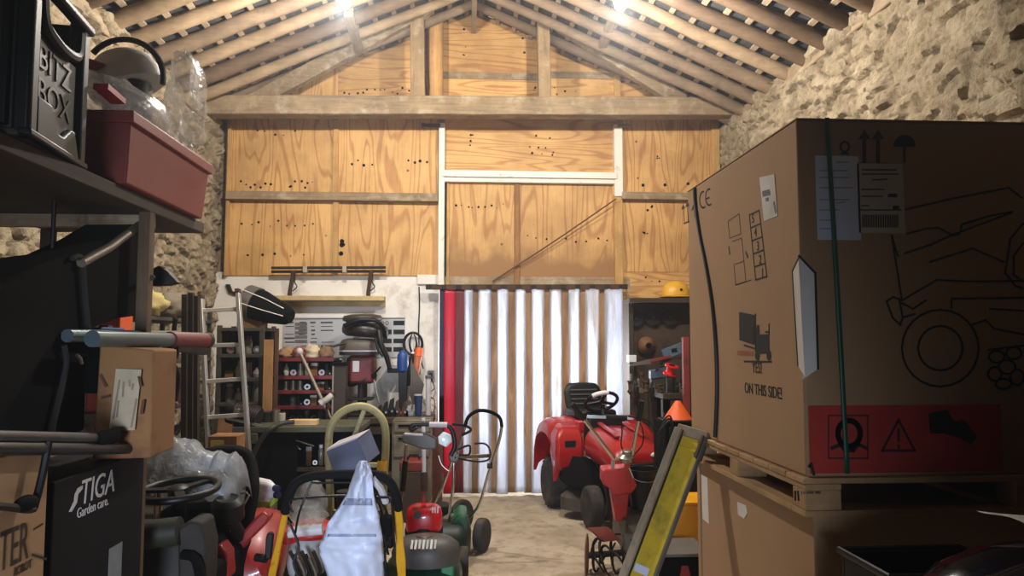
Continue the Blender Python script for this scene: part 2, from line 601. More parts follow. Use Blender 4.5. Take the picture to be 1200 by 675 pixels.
# sheathing of weatherboards behind the plywood
MB().prism([(-3.0, YB + .06, 2.19), (3.2, YB + .06, 2.19), (3.2, YB + .06, 3.9), (.1, YB + .06, 5.3), (-3.0, YB + .06, 3.9)], (0, .08, 0)).build('outer_boarding', OLD_X, wall_back)
PLYC, PLYD = (208, 164, 102), (182, 132, 76)
def sheet_px(x0, y0, x1, y1, k, vertical=True, stain=0, tone=1.0, holes=()):
    a, b = AY(x0, y1, YB), AY(x1, y0, YB)
    mt = plywood('plywood_%d' % k, tuple(min(255, c * tone) for c in PLYC), tuple(c * tone for c in PLYD), vertical, stain)
    o = MB().span(a.x, b.x, YB - .015, YB + .02, a.z, b.z).build('plywood_sheet', mt, wall_back, bev=.002)
    if holes:
        hm = MB()
        for (hx, hy, hr) in holes:
            p = AY(hx, hy, YB - .016)
            hm.cyl((p.x, YB - .0185, p.z), (p.x, YB - .012, p.z), hr * .72, 8)
        hm.build('nail_holes', MATBLACK, o)['kind'] = 'stuff'
    return o
def row(x0, x1, y, n, jit=4, r=(.008, .02)):
    rr = random.Random(x0 * 7 + y)
    return [(x0 + (x1 - x0) * i / (n - 1) + rr.uniform(-2, 2), y + rr.uniform(-jit, jit), rr.uniform(*r)) for i in range(n)]
sheet_px(264, 140, 393, 229, 1, holes=row(282, 318, 216, 7) + row(338, 366, 216, 7) + row(300, 345, 156, 5))
sheet_px(394, 140, 514, 229, 2, tone=1.04, holes=row(412, 436, 191, 4, 3, (.014, .024)) + row(478, 499, 191, 4, 3, (.014, .024)))
sheet_px(264, 230, 393, 323, 3, tone=1.02, holes=row(285, 365, 262, 9) + row(290, 355, 299, 5, 2))
sheet_px(394, 230, 514, 323, 4, holes=row(400, 402, 290, 4, 10, (.02, .04)))
sheet_px(521, 140, 724, 204, 5, False, holes=row(550, 553, 160, 4, 14) + row(622, 650, 172, 9, 14))
sheet_px(523, 210, 606, 336, 6, stain=.2, tone=.97, holes=row(527, 590, 241, 10, 3))
sheet_px(605, 210, 724, 336, 7, stain=.3, tone=.98, holes=row(618, 712, 280, 9, 4))
sheet_px(728, 140, 842, 230, 8, tone=1.0, holes=row(752, 806, 215, 3, 2, (.018, .026)) + row(770, 774, 185, 3))
sheet_px(728, 231, 850, 319, 9, holes=row(758, 766, 244, 3) + row(752, 760, 276, 3))
sheet_px(728, 319, 850, 352, 10, False, holes=row(758, 772, 328, 3))
sheet_px(519, -30, 640, 87, 11, False, holes=row(543, 545, 45, 5, 24) + row(613, 617, 48, 5, 24))
sheet_px(519, 91, 632, 122, 12, False, tone=1.06, holes=row(550, 552, 112, 2) + row(624, 627, 103, 3, 8))
sheet_px(396, 84, 486, 122, 13, False, holes=row(404, 480, 106, 12, 4))
sheet_px(643, 91, 722, 122, 14, False, tone=1.03, holes=row(650, 674, 104, 3))
def ply_poly(px, k, vertical=False):
    P = [AY(x, y, YB - .012) for x, y in px]
    MB().prism(P, (0, .03, 0)).build('plywood_sheet', plywood('plywood_%d' % k, PLYC, PLYD, vertical), wall_back)
ply_poly([(262, 130), (262, 122), (400, 46), (400, 122)], 15, True)
ply_poly([(398, 83), (398, 46), (500, -14), (500, 83)], 16)
ply_poly([(642, 90), (642, -30), (730, 20), (860, 110), (722, 122), (722, 90)], 17)
# framing on the face of the sheets
def stick(name, x0, y0, x1, y1, d, mt, bev=.004):
    a, b = AY(x0, y1, YB - d), AY(x1, y0, YB - d)
    return MB().span(a.x, b.x, YB - d, YB - .005, a.z, b.z).build(name, mt, wall_back, bev=bev)
stick('stud', 262, 138, 271, 323, .06, NEW_Z)
stick('stud', 389, 141, 397, 227, .05, NEW_Z)
stick('stud', 389, 234, 397, 323, .05, NEW_Z)
stick('rail', 264, 226.5, 513, 233, .10, OLD_X)
stick('rail', 729, 226, 842, 233, .10, OLD_X)
stick('rail', 519, 86, 632, 91.5, .03, OLD_X)
stick('rail', 643, 85, 722, 91, .03, OLD_X)
stick('stud', 836, 142, 843, 226, .06, NEW_Z)
stick('stud', 720.5, 82, 727, 121, .06, NEW_Z)
stick('stud', 603, 212, 609, 335, .04, wood('stained_stud', (150, 108, 62), 'z'))
stick('stud', 523, 212, 527, 335, .03, NEW_Z)
stick('stud', 721, 228, 729.5, 335, .07, NEW_Z)
stick('white_post', 513, 144, 521.5, 335, .09, WHITEPAINT, .006)
stick('white_post', 720.5, 146, 729.5, 230, .09, WHITEPAINT, .006)
stick('white_rail', 519, 202, 723, 206.5, .11, WHITEPAINT, .003)
stick('white_rail', 519, 207, 723, 212.5, .08, WHITEPAINT, .003)
stick('white_sill', 489, 322, 517, 333, .03, WHITEPAINT)
# bracket pipes at the post heads
for x0, x1, yy, nm in ((494, 516, 147, 'pipe_stub'), (724, 741, 147, 'angle_bracket')):
    a, b = AY(x0, yy, YB - .1), AY(x1, yy, YB - .1)
    if nm == 'pipe_stub':
        MB().cyl(a, b, .022, 12).cyl(a, a + Vector((.03, 0, 0)), .032, 12).build(nm, RUST, wall_back)
    else:
        MB().bar(a, b, .04, .03).build(nm, OLD_X, wall_back)
# ledge over the right-hand recess
bp('ledge', 1.74, 3.0, YB - .26, YB, 2.01, 2.06, DARKWOOD)
a = AY(741, 345, YB)
bp('jamb', 1.76, 1.81, YB - .12, YB + .02, 0, 2.02, DARKWOOD)

# doorway: reveals and the ground outside (part of the floor sheet)
bp('door_head', -.30, 1.80, YB - .02, YB + .28, 2.17, 2.3, OLD_X)

# ================================================================== roof
ceil = bpy.data.objects.new('ceiling', None); COL.objects.link(ceil); put(ceil, (0.08, 3.3, 4)); struct(ceil)
RX, RZ, SL = .08, 5.12, .435          # ridge, underside of the rafters
def roof_pt(x, y, up=0):
    return Vector((x, y, RZ - SL * abs(x - RX) + up))
RAFT = wood('round_pole_rafters', (138, 116, 92), 'x', contrast=.25, dirt=(80, 66, 50), dlo=.55, dhi=.85)
RAFTS = [RAFT, wood('round_pole_rafters_pale', (160, 136, 106), 'x', contrast=.22, dirt=(110, 90, 68), dlo=.6, dhi=.85), wood('round_pole_rafters_brown', (112, 90, 68), 'x', contrast=.25)]
ys = [7.62 - .345 * k for k in range(24)]
rr = random.Random(4)
for sd in (-1, 1):
    xe = RX + sd * 3.1
    for k, y in enumerate(ys):
        n = 9
        w = rr.uniform(.042, .056)
        wob = [rr.uniform(-.012, .012) for _ in range(n)]
        pts = [roof_pt(RX + (xe - RX) * i / (n - 1), y + wob[i], .045 + rr.uniform(-.006, .006)) for i in range(n)]
        MB().tube(pts, [w * (.86 + .3 * i / (n - 1)) for i in range(n)], 9, flat=1.25).build('rafter', rr.choice(RAFTS), ceil, ang=50)
    LATH = wood('roof_laths', (172, 152, 126), 'y', contrast=.25)
    for k in range(17):
        x = RX + sd * (.08 + k * .182)
        p0, p1 = roof_pt(x, -1.4, .118), roof_pt(x, 8.1, .118)
        MB().bar(p0, p1, .046, .026, (sd * SL, 0, 1)).build('lath', LATH, ceil)
    # slates over the laths
    m = MB()
    for k in range(17):
        xa, xb = RX + sd * (k * .182 - .04), RX + sd * (k * .182 + .21)
        A, B = roof_pt(xa, 0, .137), roof_pt(xb, 0, .150)
        y = -1.45 + (k % 2) * .13
        while y < 8.25:
            yy = min(y + .255, 8.3)
            j = rr.uniform(-.004, .004)
            m._add([(A.x, y, A.z + j), (A.x, yy, A.z - j), (B.x, yy, B.z - j), (B.x, y, B.z + j), (A.x, y, A.z + j + .008), (A.x, yy, A.z - j + .008), (B.x, yy, B.z - j + .008), (B.x, y, B.z + j + .008)],
                   [(0, 1, 2, 3), (7, 6, 5, 4), (0, 4, 5, 1), (1, 5, 6, 2), (2, 6, 7, 3), (3, 7, 4, 0)])
            y += .26
    m.build('slate_covering', mat('old_slate', (62, 62, 64), .8, var=.3, scale=3, dirt=(108, 98, 84), dscale=5), ceil, smooth=False)
    # felt above the slates keeps the daylight out
    m = MB()
    m.prism([roof_pt(RX - sd * .02, -1.5, .19), roof_pt(xe, -1.5, .19), roof_pt(xe, -1.5, .22), roof_pt(RX - sd * .02, -1.5, .22)], (0, 9.9, 0))
    m.build('roof_felt', MATBLACK, ceil)
MB().bar(roof_pt(RX, -1.4, -.02), roof_pt(RX, 8.0, -.02), .05, .2).build('ridge_board', OLD_Y, ceil)
# wall plates
for x, z in ((-2.72, 3.93), (2.92, 3.96)):
    MB().span(x - .1, x + .1, -1.4, 8.0, z - .1, z + .02).build('wall_plate', OLD_Y, ceil, bev=.01)

# roof truss against the back wall
tr = bpy.data.objects.new('trim_1', None); COL.objects.link(tr); put(tr, (.1, 7.5, 3.9)); struct(tr)
YT = 7.55
a, b = AY(243, 125, YT), AY(868, 127, YT)
m = MB()
n = 26
rings = []
for i in range(n + 1):
    x = a.x + (b.x - a.x) * i / n
    zc = a.z + (b.z - a.z) * i / n
    h0 = .098 + .006 * fbm(x, 1, 2, 1.4); h1 = .098 + .006 * fbm(x, 4, 9, 1.4)
    rings.append([(x, YT - .09, zc - h0), (x, YT + .1, zc - h0), (x, YT + .1, zc + h1), (x, YT - .09, zc + h1)])
m.loft(rings).build('tie_beam', OLD_X, tr, bev=.012)
def tpx(name, p0, p1, w, h, Y=YT, mt=OLD_X, bev=.008):
    return MB().bar(AY(p0[0], p0[1], Y), AY(p1[0], p1[1], Y), h, w, (0, 1, 0)).build(name, mt, tr, bev=bev)
tpx('principal_rafter', (290, 124), (500, 10), .1, .16)
tpx('principal_rafter', (232, 128), (470, 2), .1, .13, YT + .1)
tpx('principal_rafter', (626, 8), (800, 120), .1, .16)
tpx('principal_rafter', (660, -6), (862, 122), .1, .13, YT + .1)
tpx('queen_post', (490, 120), (489, 10), .14, .145, YT + .02, OLD_Z)
tpx('queen_post', (638, 120), (636, 8), .14, .13, YT + .02, OLD_Z)
m = MB(); m.tube([AY(510, 120, YT + .22), AY(510, 60, YT + .22), AY(510, -30, YT + .22)], .085, 14).build('round_post', wood('yellow_round_post', (196, 150, 92), 'z'), tr)
MB().cyl(AY(499, 86, YT + .06), AY(500, 101, YT + .06), .012, 8).build('iron_cramp', RUST, tr)
for px in ((405, 4, 420, 58), (723, 8, 703, 61)):
    p1 = AY(px[2], px[3], 7.4)
    p0 = AX(px[0], px[1], p1.x * .985)
    d = (p0 - p1) * .02
    MB().bar(p0 - d * 10, p1, .085, .06).build('longitudinal_tie', OLD_Y, tr, bev=.006)

# ================================================================== lamps
bulbm = glow('lit_bulb', (255, 246, 226), 60)
for k, (px, py) in enumerate(((403, 2), (727, 4))):
    p = AY(px, py, 5.3)
    l = thing('pendant_bulb', ('lit bare bulb under the left roof slope' if k == 0 else 'lit bare bulb under the right roof slope'), 'lamp', p + Vector((0, 0, .14)), 'bare bulbs under the rafters')
    MB().ball(p, (.05, .05, .055)).build('bulb', bulbm, l)
    MB().cyl(p + Vector((0, 0, .05)), p + Vector((0, 0, .12)), .022, 14, .028).build('lamp_holder', WHITEPLASTIC, l)
    MB().cyl(p + Vector((0, 0, .11)), Vector((p.x, p.y, RZ - SL * abs(p.x - RX) + .03)), .004, 6).build('flex', BLACK, l)
    ld = bpy.data.lights.new('bulb_light', 'POINT')
    ld.energy = 210 if k == 0 else 210
    ld.color = (1.0, .94, .86)
    ld.shadow_soft_size = .06
    lo = bpy.data.objects.new('bulb_light', ld); COL.objects.link(lo)
    lo.location = p + Vector((0, 0, -.07))

# ================================================================== world and daylight
w = bpy.data.worlds.new('dusk'); SC.world = w; w.use_nodes = True
bg = w.node_tree.nodes['Background']
bg.inputs[0].default_value = (.55, .7, 1.0, 1)
bg.inputs[1].default_value = .012
vs = w.node_tree.nodes.new('ShaderNodeVolumeScatter')          # dust in the air of the barn
vs.inputs['Color'].default_value = (.82, .9, 1, 1); vs.inputs['Density'].default_value = .006; vs.inputs['Anisotropy'].default_value = .6
w.node_tree.links.new(vs.outputs[0], w.node_tree.nodes['World Output'].inputs['Volume'])
ad = bpy.data.lights.new('yard_daylight', 'AREA'); ad.shape = 'RECTANGLE'; ad.size = 1.0; ad.size_y = .8
ad.energy = 65; ad.color = (.93, .96, 1.0)
ao = bpy.data.objects.new('yard_daylight', ad); COL.objects.link(ao)
ao.location = (.85, 8.9, 1.25); ao.rotation_euler = (R(-90), 0, 0)
dl = bpy.data.lights.new('doorway_daylight', 'AREA'); dl.shape = 'RECTANGLE'; dl.size = .9; dl.size_y = 1.0
dl.energy = 14; dl.color = (.72, .82, 1.0); dl.spread = R(41)
do = bpy.data.objects.new('doorway_daylight', dl); COL.objects.link(do)
do.location = (-.45, -2.6, 1.05); do.rotation_euler = (R(88), 0, 0)
SC.view_settings.view_transform = 'Standard'
SC.view_settings.look = 'None'
SC.view_settings.exposure = .5
SC.view_settings.gamma = 1
SC.view_settings.use_curve_mapping = False
# ================================================================== strip curtain in the doorway
YC = 7.86
def strip_mat(name, rgb, trans, rough=.25, dirt=None, dlo=.5, dhi=.75):
    m, nt, b, out = newmat(name)
    v = coords(nt, (2.2, 2.2, .35))
    n = tex_noise(nt, v, 5, 7, .7)
    c = lin(rgb)
    r = ramp(nt, n.outputs[0], [(.3, sc(c, .85)), (.6, sc(c, 1.1))])
    col = r.outputs[0]
    if dirt:
        n2 = tex_noise(nt, v, 3.2, 8, .72, .4)
        r2 = ramp(nt, n2.outputs[0], [(dlo, (0, 0, 0, 1)), (dhi, (1, 1, 1, 1))])
        col = mixc(nt, r2.outputs[0], col, lin(dirt))
    nt.links.new(col, b.inputs['Base Color'])
    b.inputs['Roughness'].default_value = rough
    tl = nt.nodes.new('ShaderNodeBsdfTranslucent'); nt.links.new(col, tl.inputs[0])
    mx = nt.nodes.new('ShaderNodeMixShader'); mx.inputs[0].default_value = trans
    nt.links.new(b.outputs[0], mx.inputs[1]); nt.links.new(tl.outputs[0], mx.inputs[2])
    nt.links.new(mx.outputs[0], out.inputs[0])
    n3 = tex_noise(nt, v, 16, 4, .6)
    bump(nt, b, n3.outputs[0], .25, .006)
    return m
SW = strip_mat('milky_strip', (218, 222, 232), .62, dirt=(176, 156, 126), dlo=.52, dhi=.82)
SB = strip_mat('rusty_strip', (176, 144, 108), .5, .4, dirt=(106, 76, 48), dlo=.40, dhi=.72)
SR = strip_mat('red_strip', (206, 24, 60), .4, .35, dirt=(150, 18, 30), dlo=.55, dhi=.9)
SD = strip_mat('dark_red_strip', (120, 34, 30), .3, .45, dirt=(92, 22, 26), dlo=.45, dhi=.7)
SN = strip_mat('navy_strip', (36, 28, 66), .2, .5)
cur = thing('strip_curtain', 'white, brown and red striped strip curtain hanging in the doorway', 'curtain', AY(626, 575, YC))
edges = [(516, 519.5, SN), (519.5, 532, SR), (532, 543.2, SD), (543.2, 552.8, SW), (552.8, 560, SB), (560, 575, SW), (575, 582.4, SB), (582.4, 595.2, SW), (595.2, 604, SB), (604, 616, SW), (616, 623.2, SB), (623.2, 638, SW), (638, 644.8, SB), (644.8, 659.2, SW), (659.2, 667.2, SB), (667.2, 680, SW), (680, 687.2, SB), (687.2, 703.2, SW), (703.2, 710, SB), (710, 731, SW)]
rr = random.Random(12)
for x0, x1, mt in edges:
    a, b = AY(x0 + .2, 573, YC), AY(x1, 573, YC)
    front = mt in (SW, SR)
    off = -.012 if front else .006
    ov = .004 if front else .02
    bow = rr.uniform(.004, .012) * (1 if front else -.4)
    zt = 2.17
    ph = rr.uniform(0, 6)
    low = .02 + rr.uniform(-.008, .012)
    if mt is SN: low = 1.0
    def fn(u, v, a=a, b=b, off=off, ov=ov, bow=bow, ph=ph, low=low):
        z = low + (zt - low) * v
        x = (a.x - ov) + (b.x - a.x + 2 * ov) * u
        return (x + .006 * math.sin(z * 2.2 + ph) * (1 - v), YC + off - bow * math.sin(PI * u) * (.5 + .5 * v) + .01 * math.sin(z * 3 + ph), z)
    MB().sheet(fn, 8, 30).build('strip', mt, cur, solid=.003)
a, b = AY(499, 336.5, YC), AY(735, 336, YC)
MB().bar(a + Vector((0, 0, 0)), b, .06, .05).build('head_rail', mat('dark_iron', (44, 38, 34), .7, .4), cur, bev=.004)
m = MB()
for k in range(13):
    p = a.lerp(b, (k + .7) / 13.6)
    m.span(p.x - .05, p.x + .05, p.y - .036, p.y - .028, p.z - .03, p.z + .02)
m.build('clamp_plates', RUST, cur)
MB().tube([AY(733, 338, YC), AY(736, 346, YC), AY(740, 356, YC - .02)], .008, 8).build('tie_cord', KHAKI, cur)

# diagonal batten string across the boarded door
p0, p1 = AY(577, 330, 7.95), AY(722, 233, 7.87)
tag(MB().tube([p0, p0.lerp(p1, .5) + Vector((0, 0, -.012)), p1], .008, 8, curve=5).build('wire_cable', mat('brown_cable', (92, 56, 30), .7)), 'thin brown cable slung diagonally across the plywood above the striped curtain', 'cable')
# hanging string in the gable
p = AY(577, 0, 7.7)
tag(MB().tube([p + Vector((0, 0, .15)), p, p + Vector((.02, 0, -.06)), p + Vector((-.02, 0, -.1)), p + Vector((.03, .0, -.16)), p + Vector((.02, 0, -.2)), p + Vector((-.04, 0, -.18))], .006, 6, curve=5).build('string', PAPER), 'pale knotted string dangling in the gable between the queen posts', 'string')

# ================================================================== big cartons on pallets
X0, X1, Y0, Y1 = 1.12, 2.62, 2.40, 3.64
up = thing('carton', 'huge tan carton with tractor line drawing and red warning band, on the upper pallet', 'box', (1.87, 2.96, 1.155))
ZB, ZT = 1.155, 2.353
m = MB()
def bulge(x, y, z, ax):
    return .0
m.span(X0, X1, Y0, Y1, ZB, ZT)
m.build('carton_body', CARD, up, bev=.008)
m = MB()
m.span(X0 - .002, X1, Y0 - .002, (Y0 + Y1) / 2 - .004, ZT, ZT + .004); m.span(X0 - .002, X1, (Y0 + Y1) / 2 + .004, Y1, ZT, ZT + .004)
m.build('top_flap', CARD, up)
FY, SX = Y0 - .0012, X0 - .0012
def fp(x, y): return AY(x, y, FY)
def sp(x, y): return AX(x, y, SX)
FN, SNV = (0, -1, 0), (-1, 0, 0)
FR, SRT, UPV = (1, 0, 0), (0, -1, 0), (0, 0, 1)
# red band on the front
a, b = fp(946, 557), fp(1172, 474)
MB().span(X0 + .012, b.x, FY - .0003, FY + .0008, ZB + .012, b.z).build('red_band', mat('red_print', (176, 48, 40), .8, var=.1), up)
FY -= .0008
def fline(lines, w=.006, nm='printed_drawing', mt=INK):
    return strokes([[fp(*p) for p in L] for L in lines], w, FN, mt, nm, up)
def arc(cx, cy, rx, ry, a0=0, a1=360, n=24):
    return [(cx + rx * math.cos(R(a0 + (a1 - a0) * i / n)), cy + ry * math.sin(R(a0 + (a1 - a0) * i / n))) for i in range(n + 1)]
fline([[(1059, 246), (1120, 232), (1182, 220), (1198, 232)], [(1063, 274), (1085, 268), (1100, 267), (1117, 276), (1125, 274), (1127, 263), (1160, 253), (1186, 248)],
       [(1060, 297), (1090, 287), (1117, 275), (1186, 249)], [(1090, 307), (1140, 291), (1176, 307)], [(1045, 276), (1057, 352), (1098, 328), (1135, 330), (1199, 329)],
       [(1045, 276), (1052, 300)], [(1115, 361), (1115, 350), (1199, 349)], [(1199, 262), (1184, 280), (1178, 320), (1190, 335), (1199, 338)], [(1199, 285), (1188, 300), (1188, 322), (1199, 330)],
       [(1057, 352), (1047, 348), (1039, 353), (1046, 372), (1055, 381), (1058, 372), (1054, 352)], [(1057, 355), (1070, 362), (1085, 352)], [(1058, 372), (1072, 368)],
       [(1140, 380), (1155, 375), (1165, 385), (1199, 392)], [(1160, 362), (1199, 364)]], .0065)
fline([arc(1102, 408, 45, 45), arc(1102, 408, 26, 26)], .007, 'printed_wheel')
fline([arc(1168, 418, 9, 7), arc(1180, 430, 10, 8), arc(1166, 438, 8, 8), arc(1188, 414, 9, 7), arc(1192, 442, 8, 9), arc(1176, 450, 9, 6), [(1158, 410), (1199, 405)]], .006, 'printed_engine')
# arrows and umbrella at the top
for cx in (1013, 1029):
    fline([[(cx, 190), (cx, 160)]], .012, 'printed_arrow')
    MB().prism([fp(cx - 7, 163), fp(cx + 7, 163), fp(cx, 152)], (0, -.0008, 0)).build('printed_arrow_head', INK, up, smooth=False)
fline([[(1004, 192), (1038, 192)]], .008, 'printed_bar')
MB().prism([fp(1048 + 13 * math.cos(R(t)) + 12, 172 + 14 * -math.sin(R(t))) for t in range(0, 181, 15)], (0, -.0008, 0)).build('printed_umbrella', INK, up, smooth=False)
fline([[(1060, 172), (1060, 190)]], .007, 'umbrella_handle')
fline([arc(990, 172, 5, 6, n=12), [(986, 180), (994, 180)]], .006, 'printed_emblem')
# symbols in the red band
fline([[(971, 487), (1017, 487), (1017, 537), (971, 537), (971, 487)]], .004, 'symbol_frame')
fline([arc(995, 508, 13, 15)], .018, 'symbol_ring')
fline([[(975, 525), (985, 521), (990, 528), (1000, 528), (1006, 521), (1015, 525)]], .012, 'symbol_base')
fline([[(1034, 528), (1072, 528), (1053, 492), (1034, 528)]], .008, 'warning_triangle')
fline([[(1053, 503), (1053, 517)], [(1053, 522), (1053, 525)]], .008, 'warning_mark')
MB().prism([fp(*p) for p in ((1088, 484), (1110, 480), (1118, 494), (1130, 492), (1145, 512), (1138, 521), (1124, 513), (1106, 508), (1090, 508))], (0, -.0008, 0)).build('printed_hand', INK, up, smooth=False)
# paper labels on the front
def fpaper(x0, y0, x1, y1, nm='paper_label', mt=PAPER):
    a, b = fp(x0, y1), fp(x1, y0)
    return MB().span(a.x, b.x, FY - .0012, FY + .001, a.z, b.z).build(nm, mt, up)
BLUEPAPER = mat('pale_blue_paper', (206, 216, 238), .6, var=.03)
l1 = fpaper(958, 183, 1006, 281, 'delivery_note', BLUEPAPER)
l2 = fpaper(1006.5, 192, 1058, 273, 'address_label', mat('buff_paper', (186, 180, 162), .7, var=.03))
FY -= .0016
strokes([[fp(961, y), fp(961 + w_, y)] for y, w_ in ((200, 32), (208, 34), (220, 38), (234, 34), (246, 22), (258, 14), (268, 12))] + [[fp(980, 190), fp(994, 190)], [fp(980, 238), fp(990, 237)]], .0025, FN, mat('grey_ink', (110, 112, 120), .8), 'printed_lines', l1)
strokes([[fp(1010, y), fp(1010 + w_, y)] for y, w_ in ((199, 40), (204, 42), (222, 26), (230, 24), (241, 8))] + [[fp(1022, 211), fp(1040, 210)], [fp(1008, 246), fp(1056, 246)]], .004, FN, INK, 'printed_lines', l2)
strokes([[fp(1011 + k * 2.05, 252), fp(1011 + k * 2.05, 266)] for k in range(21)], .0035, FN, INK, 'bar_code', l2)
for (x, y, s) in ((1042, 229, 8), (1048, 243, 4)):
    strokes([[fp(x, y), fp(x + s, y)]], .012, FN, INK, 'printed_block', l2)
# print on the left side
def sline(lines, w, nm, mt=INK):
    return strokes([[sp(*p) for p in L] for L in lines], w, SNV, mt, nm, up)
GREYINK = mat('faded_ink', (92, 74, 56), .8)
text('ON THIS SIDE!', sp(872.5, 460), SRT, UPV, .060, INK, 'printed_words', up, sx=.92)
text('YES!', sp(881.5, 436.5), SRT, UPV, .062, INK, 'printed_words', up, sx=.85)
ctr = [(881.5, 263), (884.5, 279), (887.3, 295), (890, 311), (892.7, 326.5)]
q = [[(878, 252), (889.5, 246.5), (898.5, 324), (885.5, 328), (878, 252)]]
for k in range(1, 5):
    t = k / 5
    q.append([(878 + 7.5 * t, 252 + 76 * t), (889.5 + 9 * t, 246.5 + 77.5 * t)])
sline(q, .006, 'number_boxes')
for n_, (x, y) in zip('54321', ctr):
    text(n_, sp(x - .6, y - 1.3), SRT, UPV, .050, INK, 'printed_number', up)
sline([[(853, 259), (866, 250.5), (868, 274), (855, 279), (853, 259)], [(858, 283), (869, 279), (874, 330), (862, 334), (860, 310), (871, 306)], [(862, 334), (880, 328)]], .0035, 'printed_outline', GREYINK)
sline([[(854, 290), (855, 297)], [(874, 296), (876, 301)]], .012, 'printed_note', GREYINK)
# CE mark, arrows and glass at the top far corner
sline([arc(824, 234, 4.2, 9.5, 60, 280, 14)], .008, 'printed_mark')
sline([arc(831, 231, 4.2, 9.5, 60, 280, 14), [(827.5, 233), (831, 231.5)]], .008, 'printed_mark')
sline([[(801.5, 262), (807.5, 259.5)], [(802, 260), (801, 244)], [(806.5, 258), (805.5, 241)]], .008, 'printed_arrow')
MB().prism([sp(798.6, 246), sp(803, 244), sp(800.5, 239)], (-.0008, 0, 0)).build('printed_arrow_head', INK, up, smooth=False)
MB().prism([sp(803.4, 243), sp(808, 241), sp(805.3, 236)], (-.0008, 0, 0)).build('printed_arrow_head', INK, up, smooth=False)
MB().prism([sp(810, 247), sp(817, 243), sp(815, 238), sp(812.5, 240)], (-.0008, 0, 0)).build('printed_umbrella', INK, up, smooth=False)
sline([[(813.5, 245), (814, 254)]], .006, 'umbrella_handle')
# fork-lift picture
MB().prism([sp(866.3, 365.5), sp(884, 369), sp(884, 404), (sp(866.6, 398.5))], (-.0008, 0, 0)).build('printed_load', INK, up, smooth=False)
MB().prism([sp(886, 391), sp(887, 381), sp(889.5, 381), sp(890, 392), sp(901, 391.5), sp(901.5, 414), sp(886, 414.5)], (-.0008, 0, 0)).build('printed_truck', INK, up, smooth=False)
for cx in (887.5, 901):
    MB().prism([sp(cx + 2.6 * math.cos(R(t)), 416.5 + 6 * math.sin(R(t))) for t in range(0, 360, 24)], (-.0009, 0, 0)).build('printed_wheel', INK, up, smooth=False)
sline([[(872, 404.5), (884.5, 408.5)], [(885.2, 368), (885.2, 411)], [(872, 423.5), (904, 424)], [(901, 380), (901, 392)], [(897, 389), (901, 389)]], .007, 'printed_forks')
sline([[(864.5, 413.5), (870, 413.7)], [(872.5, 414), (876, 414)], [(878, 414.3), (882, 414.3)]], .018, 'faint_red_words', mat('faint_red_ink', (150, 92, 66), .8))
a, b = sp(891, 259), sp(910.5, 204)
pl = MB().prism([sp(890, 208), sp(907.5, 204), sp(911.5, 253), sp(895.5, 259)], (-.001, 0, 0)).build('paper_label', mat('side_label_paper', (198, 196, 192), .7), up)
SX -= .0014
sline2 = lambda L, w, nm, mt: strokes([[sp(*p) for p in l_] for l_ in L], w, SNV, mt, nm, pl)
sline2([[(894, 226), (901, 224)], [(894.5, 228.5), (902, 226.5)], [(898, 234), (900, 233.5)], [(907, 238), (909, 248)]], .014, 'printed_lines', mat('grey_ink', (110, 112, 120), .8))
# corner card: white pointed label wrapped round the edge, dark edging
SX, FY = X0 - .0095, Y0 - .0095
MB().prism([AX(928.5, 318, SX), AX(936, 302, SX), AX(943.5, 442, SX), AX(935, 428, SX)], (-.001, 0, 0)).build('corner_label', PAPER, up)
ex = X0 - .009
zt0, zt1, zb0, zb1 = fp(937, 300).z, fp(957, 320).z, fp(958, 432).z, fp(945, 445).z
xr = fp(957, 380).x
WL = mat('white_card', (222, 220, 216), .6, var=.03)
MB().prism([(ex, FY, zt0), (xr, FY, zt1), (xr, FY, zb0), (ex, FY, zb1)], (0, -.0012, 0)).build('corner_label', WL, up)
strokes([[(ex, FY - .001, zt0), (xr, FY - .001, zt1), (xr, FY - .001, zb0)]], .008, FN, INK, 'label_edging', up)
strokes([[AX(936, 302, SX - .001), AX(928.5, 318, SX - .001), AX(935, 428, SX - .001)]], .009, SNV, INK, 'label_edging', up)
strokes([[fp(947, 362), fp(954, 363), fp(954, 378), fp(948, 379)], [fp(950, 366), fp(952, 374)]], .003, FN, GREYINK, 'printed_lines', up)
# straps
FY = Y0 - .003
p0, p1 = AY(969, 143, FY), AY(993, 559, FY)
GS = mat('green_strap', (10, 92, 66), .4)
m = MB(); m.sheet(lambda u, v: (p0.x + (p1.x - p0.x) * v + (u - .5) * .016, FY - .001 - .004 * math.sin(PI * v), ZT + .006 + (1.16 - ZT) * v), 1, 20)
m.build('strap', GS, up, solid=.002)
m = MB()
pts = [AX(*q_, X0 - .006) for q_ in ((814, 220), (815, 240), (820, 275), (828, 315), (835, 360), (839, 410), (840, 460), (838, 512))]
m.tube(pts, .009, 8, curve=4, flat=1); m.build('strap', mat('black_strap', (18, 17, 16), .5), up)
MB().tube([AY(948, 548, Y0 - .012), AY(951, 543, Y0 - .012), AY(954, 557, Y0 - .012)], .004, 6).build('strap_tail', BLACK, up)

